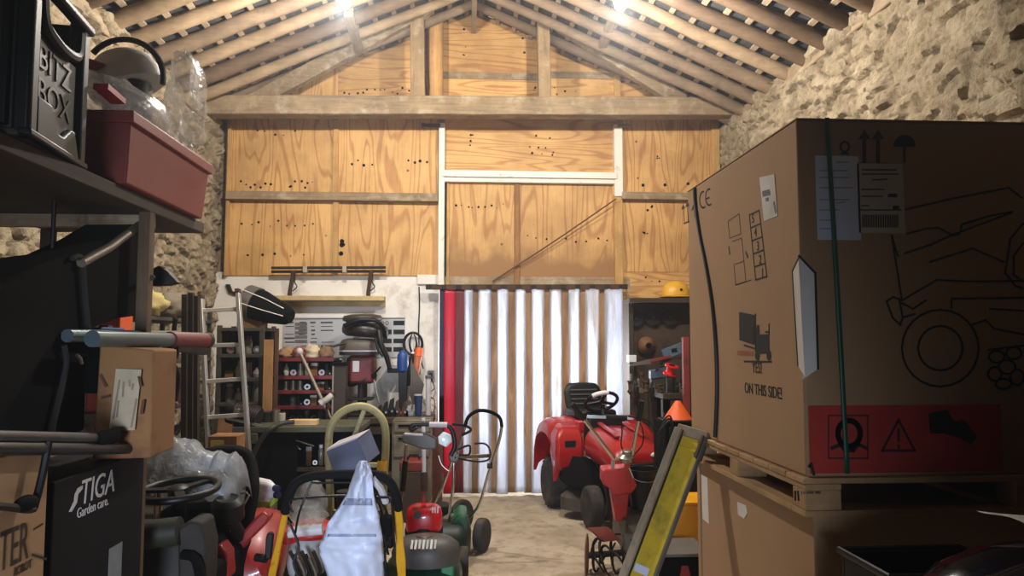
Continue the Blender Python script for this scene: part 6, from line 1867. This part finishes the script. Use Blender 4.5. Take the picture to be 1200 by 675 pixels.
for k, (px, py, nm_, mt) in enumerate(bits):
    c = AY(px, py, 7.46)
    h = max(.06, c.z - zt)
    t = thing('machine_part', nm_ + ' on the workbench between the pillar drill and blue cup', 'machine part', (c.x, 7.46, zt))
    w = .03 + .006 * (k % 3)
    m = MB()
    m.prism([(c.x - w, 7.44, zt + .001), (c.x + w, 7.44, zt + .001), (c.x + w, 7.44, zt + h * .35), (c.x + w * .3, 7.44, zt + h * .5), (c.x + w * .4, 7.44, zt + h), (c.x - w * .5, 7.44, zt + h * .9), (c.x - w, 7.44, zt + h * .4)], (0, .05, 0)); m.build('part_body', mt, t, bev=.004)
    MB().cyl((c.x, 7.435, zt + h * .3), (c.x, 7.42, zt + h * .3), .012, 10).build('part_bolt', STEEL, t)
c = Vector((AY(468, 452, 7.5).x, 7.54, zt))
t = thing('hand_tool', 'small orange handled tool lying among the dark parts on the bench', 'tool', (c.x, 7.54, zt))
MB().tube([c + Vector((-.03, 0, .023)), c + Vector((0, 0, .023)), c + Vector((.06, 0, .023))], [.014, .022, .016], 10).build('orange_handle', ORANGE, t)
MB().tube([c + Vector((.06, 0, .023)), c + Vector((.10, 0, .02))], .007, 8).build('tool_shaft', STEEL, t)
# under the bench: steel cabinet and red toolbox
t = thing('steel_cabinet', 'low beige steel cabinet with slotted door under the workbench', 'cabinet', (-.70, 7.2, 0))
a, b = AY(459, 540, 7.05), AY(506, 492, 7.05)
MB().span(a.x, b.x, 7.05, 7.33, .006, b.z).build('cabinet_body', mat('beige_steel', (126, 118, 100), .5, .2, dirt=(70, 62, 50), dscale=6), t, bev=.006)
for z0, z1 in ((b.z - .11, b.z - .02), (b.z - .34, b.z - .14)):
    d = MB().span(a.x + .02, b.x - .02, 7.035, 7.05, z0, z1).build('cabinet_drawer', mat('beige_steel', (126, 118, 100)), t, bev=.004)
    MB().span(a.x + .06, b.x - .06, 7.025, 7.035, z1 - .04, z1 - .02).build('drawer_pull', MATBLACK, d)
t = thing('toolbox', 'dull red metal toolbox on the floor in front of the beige cabinet', 'toolbox', (-.55, 6.8, 0))
a, b = AY(468, 556, 6.7), AY(499, 541, 6.7)
MB().span(a.x, b.x, 6.7, 6.95, .006, a.z + .02).build('box_stand', DARKWOOD, t, bev=.004)
MB().span(a.x, b.x, 6.7, 6.95, a.z + .021, b.z).build('box_body', DULLRED, t, bev=.012)
MB().tube([(a.x + .06, 6.82, b.z), (a.x + .08, 6.82, b.z + .04), (b.x - .08, 6.82, b.z + .04), (b.x - .06, 6.82, b.z)], .009, 8).build('carry_handle', BLACK, t)
t = thing('standing_board', 'red-brown upright timber board standing between the bench and the doorway', 'board', (-.28, 7.5, 0))
a, b = AY(506, 580, 7.3), AY(519, 497, 7.3)
MB().span(a.x, b.x, 7.28, 7.33, .006, b.z).build('board', wood('red_brown_post', (104, 54, 40), 'z'), t, bev=.004)
MB().span(a.x - .02, b.x + .01, 7.26, 7.35, .004, .04).build('board_foot', DARKWOOD, t)

# ================================================================== parts rack
Y = 7.25
xa, xb = AY(325, 450, Y).x, AY(391, 450, Y).x
ztop = AY(360, 420, Y).z
t = thing('parts_rack', 'dark rack with red shelf edges crammed with small parts, beneath the tool chart', 'rack', ((xa + xb) / 2, Y + .15, 0))
REDEDGE = mat('red_shelf_edge', (112, 30, 30), .5, var=.2)
levels = [ztop, AY(360, 441, Y).z, AY(360, 458, Y).z, AY(360, 476, Y).z, AY(360, 495, Y).z]
for k, z in enumerate(levels):
    MB().span(xa, xb, Y, Y + .30, z - .02, z).build('shelf', DARKWOOD, t)
    MB().span(xa, xb, Y - .012, Y, z - .028, z + .008).build('shelf_edge', REDEDGE, t, bev=.002)
for x in (xa, xb):
    MB().span(x - .025, x + .025, Y - .01, Y + .31, .006, ztop - .02).build('rack_side', MATBLACK, t, bev=.003)
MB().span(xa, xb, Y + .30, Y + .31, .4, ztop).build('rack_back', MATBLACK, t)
rr = random.Random(17)
def small_item(kind, x, y, z, h, w, mt):
    m = MB(); det = MB()
    if kind == 'jar':
        m.lathe([(w * .9, 0), (w, h * .1), (w, h * .7), (w * .7, h * .82), (w * .7, h * .84)], (x, y, z + .001), seg=14)
        det.cyl((x, y, z + h * .84), (x, y, z + h), w * .75, 14); dn_ = 'lid'
    elif kind == 'tin':
        m.lathe([(w, 0), (w, h * .96), (w * .92, h * .96)], (x, y, z + .001), seg=16)
        det.cyl((x, y, z + h * .94), (x, y, z + h), w * .9, 14); dn_ = 'lid'
    elif kind == 'bearing':
        m.lathe([(w * .5, -.012), (w, -.012), (w, .012), (w * .5, .012)], (x, y, z + w + .001), (.2, -1, .1), 18)
        det.lathe([(w * .3, -.014), (w * .42, -.014), (w * .42, .014), (w * .3, .014)], (x, y, z + w + .001), (.2, -1, .1), 16); dn_ = 'inner_ring'
    elif kind == 'box':
        m.span(x - w, x + w, y - w, y + w, z + .001, z + h * .8)
        det.span(x - w * 1.03, x + w * 1.03, y - w * 1.03, y + w * 1.03, z + h * .78, z + h); dn_ = 'lid'
    elif kind == 'pot':
        m.lathe([(w * .6, 0), (w, h * .35), (w * .8, h * .6), (w * .35, h * .75), (w * .3, h * .95)], (x, y, z + .001), seg=14)
        det.cyl((x, y, z + h * .92), (x, y, z + h), w * .34, 12); dn_ = 'stopper'
    else:
        m.prism([(x - w, y - w * .4, z + .001), (x + w, y - w * .4, z + .001), (x + w, y - w * .4, z + h * .3), (x, y - w * .4, z + h * .45), (x - w * .2, y - w * .4, z + h), (x - w, y - w * .4, z + h * .85)], (0, w * .8, 0))
        det.cyl((x + w * .5, y - w * .42, z + h * .18), (x + w * .5, y - w * .7, z + h * .18), w * .2, 8); dn_ = 'bolt'
    return m, det, dn_
IT = {'jar': ('glass jar', mat('dull_glass', (120, 118, 104), .15, var=.2)), 'tin': ('small tin', mat('worn_tin', (128, 118, 104), .4, .6)), 'bearing': ('bearing ring', STEEL), 'box': ('little carton', BROWN), 'pot': ('pale plastic pot', mat('pale_pot', (176, 170, 156), .5)), 'casting': ('dark casting', GREASY)}
def fill(z, n, x0, x1, y, hmax, where, seedk, grp, gapw=1.0, rows_=('first', 'second', 'third', 'fourth', 'fifth', 'sixth', 'seventh', 'eighth', 'ninth')):
    for k in range(n):
        kind = rr.choice(list(IT))
        nm_, mt = IT[kind]
        w = min(.046, (x1 - x0) / n * .46)
        x = x0 + (x1 - x0) * (k + .5) / n
        h = min(hmax, rr.uniform(.07, .2)) if kind != 'bearing' else .06
        tt = thing({'jar': 'glass_jar', 'tin': 'metal_tin', 'bearing': 'bearing_ring', 'box': 'small_carton', 'pot': 'plastic_pot', 'casting': 'machine_casting'}[kind],
                   '%s, %s from the left %s' % (nm_, rows_[k], where), {'jar': 'jar', 'tin': 'tin', 'bearing': 'bearing', 'box': 'box', 'pot': 'pot', 'casting': 'machine part'}[kind], (x, y, z), grp)
        m, det, dn_ = small_item(kind, x, y, z, h, w, mt)
        m.build('body', mt, tt, bev=.002); det.build(dn_, [GREASY, STEEL, DULLRED, WHITEPLASTIC][rr.randrange(4)], tt)
for k, nm in enumerate(('second', 'third', 'fourth', 'lowest')):
    z = levels[k + 1]
    fill(z, 7, xa + .03, xb - .03, Y + .08, levels[k] - z - .045, 'on the %s red shelf of the parts rack' % nm, k, 'small parts on the red-edged rack')
# rags and shavings on the top of the rack
for k, (x0, mt, nm, lab) in enumerate(((333, mat('tan_rag', (150, 116, 82), .9, var=.3), 'rag', 'crumpled tan rag at the left end of the parts rack top'), (348, mat('reddish_rag', (140, 84, 62), .9, var=.3), 'rag', 'crumpled reddish rag second along the parts rack top'), (363, mat('cream_rag', (196, 178, 150), .9, var=.2), 'rag', 'crumpled cream rag in the middle of the parts rack top'), (379, mat('brown_rag', (124, 96, 72), .9, var=.3), 'rag', 'crumpled brown rag at the right end of the parts rack top'))):
    c = AY(x0 + 3, 414, Y + .12)
    o = bag(nm, lab, (c.x, Y + .13, ztop + .04), (.075, .10, .07 if k != 2 else .09), k * 3.7 + 2, mt, 'rag', 18, .3, flat_z=ztop + .002)
    o['group'] = 'rags on top of the parts rack'
# upright dark steel duct
t = thing('steel_duct', 'dark upright square steel duct standing right of the parts rack', 'duct', (AY(397, 480, 7.0).x, 7.05, 0))
a, b = AY(390, 490, 6.95), AY(405, 425, 6.95)
m = MB(); m.span(a.x, b.x, 6.95, 7.1, .006, b.z); m.build('duct_body', mat('dark_brown_steel', (58, 46, 36), .6, .3), t, bev=.008)
MB().span(a.x - .008, b.x + .008, 6.94, 7.11, b.z - .03, b.z + .004).build('duct_flange', MATBLACK, t, bev=.004)
MB().span(a.x - .01, a.x + .004, 6.94, 6.95, .1, b.z - .03).build('pale_corner', mat('worn_tin', (128, 118, 104)), t)
c = AY(383, 470, 6.76)
t = thing('pipe_elbow', 'pale plastic pipe elbow resting by the foot of the dark duct', 'pipe elbow', c)
MB().tube([AY(377, 472, 6.76), AY(383, 468, 6.76), AY(389, 463, 6.78)], .028, 12, curve=4).build('elbow', mat('pale_pot', (176, 170, 156)), t)
MB().cyl(AY(376, 473, 6.76), AY(378, 471, 6.76), .034, 14).build('elbow_rim', PALEGREY, t)
MB().cyl(AY(383, 470, 6.76), Vector((c.x, 6.76, .006)), .012, 8).build('stand_rod', GREASY, t)
# leaning pole
a, b = AY(351, 412, 6.95), AY(393, 502, 6.86)
t = thing('leaning_pole', 'thin pale metal pole leaning across the front of the parts rack', 'pole', (b.x, b.y, 0))
foot = b + (b - a) * ((b.z - .006) / (a.z - b.z))
MB().cyl(foot, a, .016, 12).build('pole_shaft', mat('worn_pole', (150, 138, 116), .45, .5), t)
MB().ball(a, (.03, .025, .035)).build('pole_knob', PALEGREY, t)

# ================================================================== olive bench in front, with dark machine below
Y = 6.05
zb = AY(360, 500, Y).z
xa2, xb2 = AY(272, 500, Y).x, AY(424, 500, Y).x
t = thing('steel_bench', 'olive steel bench with a dark open front, standing before the parts rack', 'workbench', ((xa2 + xb2) / 2, Y + .3, 0))
MB().span(xa2, xb2, Y, Y + .55, zb - .045, zb).build('bench_top', OLIVE, t, bev=.004)
MB().span(xa2 + .02, xa2 + .50, Y + .03, Y + .5, .006, zb - .05).build('dark_pedestal', MATBLACK, t, bev=.006)
MB().span(xa2 - .01, xa2 + .2, Y - .01, Y + .02, zb - .13, zb - .05).build('slotted_plate', OLIVE, t, bev=.003)
for k in range(4):
    p = (xa2 + .02 + .045 * k, Y - .012, zb - .09)
    MB().cyl(p, (p[0], Y - .006, p[2]), .008, 8).build('plate_hole', BLACK, t)
MB().span(xa2 + .50, xb2, Y + .05, Y + .5, zb - .36, zb - .33).build('open_shelf', DARKWOOD, t)
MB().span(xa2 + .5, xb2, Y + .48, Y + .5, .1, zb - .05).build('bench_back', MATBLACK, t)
MB().span(xb2 - .05, xb2, Y + .02, Y + .5, .006, zb - .045).build('end_panel', MATBLACK, t, bev=.004)
MB().span(xa2 + .50, xb2 - .05, Y + .1, Y + .5, .08, .11).build('low_shelf', DARKWOOD, t)
fill(zb - .33, 8, xa2 + .55, xb2 - .09, Y + .16, .2, 'on the open shelf under the olive bench', 9, 'odds and ends under the olive bench')
tag(MB().span(AY(338, 496, Y + .1).x, AY(372, 496, Y + .1).x, Y + .08, Y + .17, zb + .001, zb + .045).build('timber_offcut', wood('fresh_pine', (220, 184, 132), 'x', contrast=.1), bev=.003), 'pale pine offcut lying on the olive steel bench', 'offcut')
for k, (p0, p1) in enumerate((((332, 511), (368, 523)), ((336, 509), (352, 527)))):
    a, b = AY(*p0, Y + .06 + .03 * k), AY(*p1, Y + .0 + .03 * k)
    tag(MB().tube([a, b], .006, 8).build('steel_rod', STEEL), ['pale thin rod lying flatter of two crossed in the bench opening', 'pale thin rod lying steeper of two crossed in the bench opening'][k], 'rod')
m = MB(); m.tube([AY(296, 535, Y - .06), AY(306, 515, Y - .06), AY(318, 502, Y - .05), AY(330, 496, Y + .04), AY(345, 494.5, Y + .06)], .02, 10, curve=5, flat=.6)
tag(m.build('rubber_hose', mat('black_rubber_hose', (40, 37, 33), .6)), 'black rubber hose curving down over the olive bench edge', 'hose')
# finned motor
c = AY(287, 486, Y + .1)
t = thing('electric_motor', 'dark finned electric motor tilted on the left end of the olive bench', 'motor', (c.x, Y + .15, zb))
d = Vector((.93, -.1, -.25)).normalized()
MB().cyl(c - d * .13, c + d * .12, .085, 22).build('motor_body', GREASY, t)
for k in range(9):
    p = c - d * .06 + d * .02 * k
    MB().lathe([(.085, -.003), (.098, -.003), (.098, .003), (.085, .003)], p, d, 22).build('cooling_fin', mat('motor_fin', (60, 54, 48), .5, .4), t)
MB().lathe([(.098, -.02), (.10, -.02), (.10, .02), (.098, .02)], c - d * .10, d, 22).build('motor_band', BLACK, t)
MB().span(c.x - .06, c.x - .01, Y - .02, Y + .04, c.z + .01, c.z + .06).build('highlight_block', CHROME, t, bev=.006)  # bright chrome block added as the silver highlight on the dark motor
MB().span(c.x - .08, c.x + .08, Y + .05, Y + .2, zb + .001, c.z - .06).build('motor_foot', GREASY, t)
a, b = AY(266, 490, Y + .02), AY(306, 499, Y + .02)
tag(MB().bar(a, b, .02, .02).build('flat_bar', ALU), 'pale flat bar laid sloping in front of the finned motor', 'bar')

# ================================================================== metal shelving with black nozzle on top
Y = 6.75
x0, x1 = AY(256, 440, Y).x, AY(306, 440, Y).x
zt2 = AY(300, 384, Y).z
t = thing('metal_shelving', 'slotted grey steel shelving unit behind the aluminium ladder', 'shelving', ((x0 + x1) / 2, Y + .2, 0))
SLOT = mat('slotted_steel', (70, 64, 56), .6, .3, var=.25)
for x in (x0, x1):
    for y in (Y, Y + .4):
        MB().span(x - .018, x + .018, y - .018, y + .018, .006, zt2 + .02).build('upright', SLOT, t)
lv = [zt2, AY(300, 415, Y).z, AY(300, 443, Y).z, AY(300, 472, Y).z, .3]
for z in lv:
    MB().span(x0 - .02, x1 + .02, Y - .02, Y + .42, z - .03, z).build('shelf', SLOT, t, bev=.002)
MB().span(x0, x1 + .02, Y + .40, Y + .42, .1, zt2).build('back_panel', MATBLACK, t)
MB().span(x0 - .02, x0 - .012, Y, Y + .40, .1, zt2).build('side_panel', RUST, t)
fill(lv[1], 4, x0 + .03, x1 - .03, Y + .1, .2, 'on the second steel shelf behind the ladder', 2, 'things on the slotted steel shelving')
fill(lv[2], 4, x0 + .03, x1 - .03, Y + .1, .2, 'on the third steel shelf behind the ladder', 3, 'things on the slotted steel shelving')
fill(lv[3], 4, x0 + .03, x1 - .03, Y + .1, .2, 'on the fourth steel shelf behind the ladder', 4, 'things on the slotted steel shelving')
c = AY(298, 451, Y - .0)
t = thing('oil_bottle', 'red and white oil bottle on the third steel shelf edge, beside the ladder rail', 'bottle', (c.x, Y + .0, lv[2]))
MB().lathe([(.035, .001), (.04, .03), (.04, .13), (.02, .17), (.018, .19)], (c.x + .02, Y + .26, lv[2]), seg=16).build('bottle_body', mat('red_bottle', (170, 40, 34), .4), t)
MB().cyl((c.x + .02, Y + .26, lv[2] + .18), (c.x + .02, Y + .26, lv[2] + .21), .02, 12).build('bottle_cap', WHITEPLASTIC, t)
# black nozzle
a, b = AY(290, 354, Y + .15), AY(337, 370, Y + .05)
t = thing('blower_nozzle', 'big tapered black blower nozzle lying on top of the steel shelving', 'nozzle', (a.x, Y + .15, zt2))
d = (b - a)
L_ = d.length
MB().lathe([(0, -.02), (.135, -.02), (.155, .03), (.15, L_ * .35), (.10, L_ * .85), (.085, L_), (.06, L_ + .04), (0, L_ + .04)], a, d, 26).build('nozzle_body', MATBLACK, t)
MB().lathe([(.157, -.005), (.162, -.005), (.162, .10), (.157, .10)], a, d, 26).build('grey_collar', mat('dusty_grey_plastic', (84, 80, 74)), t)
e = d.normalized(); u = e.cross(Vector((0, 1, 0))).normalized()
f0, f1 = Vector((0, -.12, .09)), Vector((0, -.15, -.02))
for off in (f0, f1):
    MB().tube([a + e * .0 + off * 1.12, a + e * L_ * .5 + off * .98, a + e * L_ * .95 + off * .62], .005, 6).build('white_cord', PAPER, t)
MB().span(a.x - .06, a.x + .16, Y + .05, Y + .25, zt2 + .001, a.z - .14).build('support_block', BROWN, t)
# tan boards standing beside
a, b = AY(309, 441, Y - .1), AY(321, 398, Y - .1)
t = thing('plywood_offcut', 'narrow tan board standing upright between the steel shelving and parts rack', 'board', (a.x, Y - .1, 0))
MB().span(a.x, b.x, Y - .12, Y - .10, .006, b.z).build('board', wood('tan_board', (170, 124, 76), 'z'), t, bev=.002)
MB().span(b.x + .01, b.x + .04, Y - .11, Y - .08, .006, AY(320, 385, Y).z).build('dark_batten', RUST, t, bev=.002)

# ================================================================== aluminium ladder and steel lengths
Y = 5.75
t = thing('ladder', 'aluminium ladder standing upright before the steel shelving', 'ladder', (-1.85, Y, 0))
for (tx, ty), (bx_, by_) in (((236, 350), (244, 520)), ((279, 343), (288, 476))):
    a, b = AY(tx, ty, Y + .1), AY(bx_, by_, Y + .04)
    foot = a + (b - a) * ((a.z - .01) / (a.z - b.z))
    MB().bar(foot, a, .028, .06, (0, 1, 0)).build('side_rail', ALU, t, bev=.004)
    MB().bar(a, a + (a - b).normalized() * .03, .034, .068, (0, 1, 0)).build('rail_cap', RUST, t, bev=.004)
for k, (l, r_) in enumerate((((238, 364), (280, 362)), ((240, 405), (282, 404)), ((242, 447), (285, 444)), ((243, 489), (288, 486)), ((246, 533), (291, 529)), ((248, 578), (294, 573)))):
    MB().bar(AY(l[0], l[1], Y + .095 - .015 * k), AY(r_[0], r_[1], Y + .095 - .015 * k), .03, .032).build('rung', mat('pale_rung', (206, 204, 196), .45, .3), t, bev=.004)
Y = 5.45
for k, (x0_, x1_, top_) in enumerate(((221, 227, 345), (228, 234, 343), (235, 240, 347))):
    a = AY(x0_, top_, Y + .03 * k); b = AY(x1_, top_, Y + .03 * k)
    t = thing('steel_channel', ['leftmost dark steel channel standing left of the ladder', 'middle dark steel channel standing left of the ladder', 'rightmost dark steel channel standing against the ladder rail'][k], 'steel length', (a.x, Y, 0), 'steel lengths standing by the ladder')
    m = MB(); yy = Y + .03 * k
    m.prism([(a.x, yy, .006), (b.x, yy, .006), (b.x, yy + .05, .006), (b.x - .006, yy + .05, .006), (b.x - .006, yy + .006, .006), (a.x + .006, yy + .006, .006), (a.x + .006, yy + .05, .006), (a.x, yy + .05, .006)], (-.05, 0, a.z - .006)); m.build('channel', mat('dark_channel', (54, 44, 36), .6, .4, var=.3), t)
    MB().cyl((a.x - .03, yy - .004, a.z - .15), (a.x - .03, yy + .004, a.z - .15), .008, 8).build('bolt_hole', BLACK, t)

# ================================================================== shelves on the left wall
Y0s, Y1s = 5.0, 6.6
t = thing('wall_shelving', 'grey steel shelving along the left stone wall, beyond the stained carton', 'shelving', (-2.35, 5.6, 0))
xs0, xs1 = -2.50, -2.12
zz = [AY(200, 371, 5.25).z, AY(200, 423, 5.25).z, AY(200, 480, 5.25).z, .35]
for y in (5.0, 6.3):
    for x in (xs0, xs1):
        MB().span(x - .015, x + .015, y - .015, y + .015, .006, zz[0] + .12).build('upright', SLOT, t)
for z in zz:
    MB().span(xs0 - .02, xs1 + .02, 4.98, 6.32, z - .025, z).build('shelf', SLOT, t, bev=.002)
def fill_y(z, n, x, y0, y1, hmax, where, grp):
    for k in range(n):
        kind = rr.choice(list(IT)); nm_, mt = IT[kind]
        y = y0 + (y1 - y0) * (k + .5) / n
        h = min(hmax, rr.uniform(.1, .22)); w = .05 if kind != 'bearing' else .06
        tt = thing({'jar': 'glass_jar', 'tin': 'metal_tin', 'bearing': 'bearing_ring', 'box': 'small_carton', 'pot': 'plastic_pot', 'casting': 'machine_casting'}[kind], '%s, %s from the near end %s' % (nm_, ('first', 'second', 'third', 'fourth', 'fifth', 'sixth')[k], where), {'jar': 'jar', 'tin': 'tin', 'bearing': 'bearing', 'box': 'box', 'pot': 'pot', 'casting': 'machine part'}[kind], (x, y, z), grp)
        m, det, dn_ = small_item(kind, x, y, z, h, w, mt)
        m.build('body', mt, tt, bev=.002); det.build(dn_, [GREASY, STEEL, DULLRED, WHITEPLASTIC][rr.randrange(4)], tt)
fill_y(zz[1], 5, xs1 - .07, 5.02, 6.2, .25, 'on the second shelf along the left wall', 'things on the left wall shelving')
fill_y(zz[2], 5, xs1 - .07, 5.02, 6.2, .25, 'on the third shelf along the left wall', 'things on the left wall shelving')
o = bag('cloth_bundle', 'crumpled yellowish cloth bundle on top of the left wall shelving', (-2.2, 5.2, zz[0] + .08), (.13, .16, .11), 4.4, mat('straw_cloth', (168, 152, 96), .9, var=.15), 'cloth', 22, .25, flat_z=zz[0] + .002)
o = bag('sack', 'grey crumpled sack on top of the left wall shelving, further along', (-2.25, 5.9, zz[0] + .09), (.14, .2, .12), 6.1, mat('grey_sacking', (120, 110, 92), .9, var=.2), 'sack', 22, .22, flat_z=zz[0] + .002)
for k, (p, q, lab) in enumerate((((184, 520), (190, 488), 'brown board leaning leftmost under the left wall shelving'), ((190, 522), (197, 484), 'brown board leaning rightmost under the left wall shelving'))):
    a, b = AY(*p, 4.9), AY(*q, 4.93)
    t = thing('timber_board', lab, 'board', (a.x, 4.9, 0), 'brown boards under the left shelving')
    MB().span(a.x, b.x - .004, 4.88, 4.90, .006, b.z).build('board', wood('brown_board', (128, 92, 56), 'z'), t, bev=.002)
    MB().span(a.x, b.x - .004, 4.879, 4.901, .006, .05).build('dirty_foot', RUST, t)
# cartons below the ladder
a, b = AY(243, 535, 5.36), AY(262, 511, 5.36)
t = thing('carton', 'stack-top tan carton with a pale yellow label at the ladder foot', 'box', (a.x + .06, 5.55, 0))
MB().span(a.x, a.x + .20, 5.36, 5.56, .006, b.z).build('carton_body', CARD2, t, bev=.005)
MB().span(a.x + .02, a.x + .11, 5.357, 5.36, b.z - .12, b.z - .03).build('yellow_label', mat('yellow_label', (196, 180, 110), .7), t)

# ================================================================== more of the clutter on the left
rr = random.Random(77)
# on the olive bench top, beside the motor
for k, (px, nm_, lab, mt, w, h) in enumerate(((312, 'grease_tin', 'squat dark grease tin on the olive bench right of the finned motor', GREASY, .05, .09), (323, 'metal_tin', 'small dull tin second right of the finned motor on the olive bench', mat('worn_tin', (128, 118, 104)), .035, .11), (330, 'plastic_pot', 'pale pot on the olive bench left of the pine offcut', mat('pale_pot', (176, 170, 156)), .03, .08))):
    c = AY(px, 498, 6.42)
    t = thing(nm_, lab, 'tin' if k < 2 else 'pot', (c.x, 6.42, zb), None)
    MB().lathe([(w, 0), (w, h * .9), (w * .9, h * .92)], (c.x, 6.42, zb + .001), seg=18).build('tin_body', mt, t)
    MB().cyl((c.x, 6.42, zb + h * .9), (c.x, 6.42, zb + h), w * .86, 16).build('tin_lid', RUST, t)
# things leaning under the ladder
c = AY(262, 470, 6.3)
t = thing('cardboard_sheet', 'brown flattened carton leaning behind the lower ladder rungs', 'cardboard', (c.x, 6.3, 0))
MB().prism([(c.x - .10, 6.30, .006), (c.x + .16, 6.30, .006), (c.x + .14, 6.42, 1.0), (c.x - .08, 6.42, .96)], (0, .02, 0)).build('sheet_body', CARD2, t, bev=.004)
MB().prism([(c.x - .04, 6.298, .3), (c.x + .08, 6.298, .3), (c.x + .07, 6.33, .55), (c.x - .03, 6.33, .55)], (0, -.002, 0)).build('printed_panel', DULLRED, t)
c = AY(268, 455, 6.2)
t = thing('steel_drum', 'dark oily drum standing on the floor behind the ladder foot', 'drum', (c.x, 6.12, 0))
MB().lathe([(.16, 0), (.165, .02), (.16, .04), (.16, .38), (.165, .40), (.16, .42), (.16, .74), (.168, .76), (.15, .77), (0, .765)], (c.x + .02, 6.12, .006), seg=26, sx=.75, sy=.75).build('drum_body', GREASY, t)
MB().cyl((c.x + .06, 6.1, .765), (c.x + .06, 6.1, .80), .03, 14).build('drum_bung', RUST, t)
# coats and straps on the channels
p = AY(205, 400, 5.2)
t = thing('hanging_strap', 'dark webbing strap hung on the left wall shelving upright', 'strap', p)
MB().tube([AY(206, 372, 4.96), AY(204, 392, 4.95), AY(208, 410, 4.95), AY(203, 425, 4.95), AY(209, 440, 4.95), AY(205, 470, 4.95)], .016, 8, curve=5, flat=.4).build('webbing_strap', mat('webbing', (30, 29, 28)), t)
MB().cyl(AY(206, 372, 4.985), AY(206, 372, 4.94), .012, 8).build('peg', STEEL, t)
MB().bar(AY(203, 470, 4.95), AY(207, 474, 4.95), .03, .02).build('buckle', STEEL, t)
t = thing('fuel_can', 'dull red fuel can at the near end of the third left wall shelf', 'can', (-2.36, 5.12, zz[2]))
MB().span(-2.46, -2.27, 5.0, 5.2, zz[2] + .002, zz[2] + .17).build('can_body', DULLRED, t, bev=.02)
MB().tube([(-2.43, 5.1, zz[2] + .165), (-2.42, 5.1, zz[2] + .21), (-2.33, 5.1, zz[2] + .21), (-2.32, 5.1, zz[2] + .165)], .010, 8).build('can_handle', BLACK, t)
MB().cyl((-2.29, 5.1, zz[2] + .16), (-2.27, 5.1, zz[2] + .2), .02, 12).build('can_cap', BLACK, t)
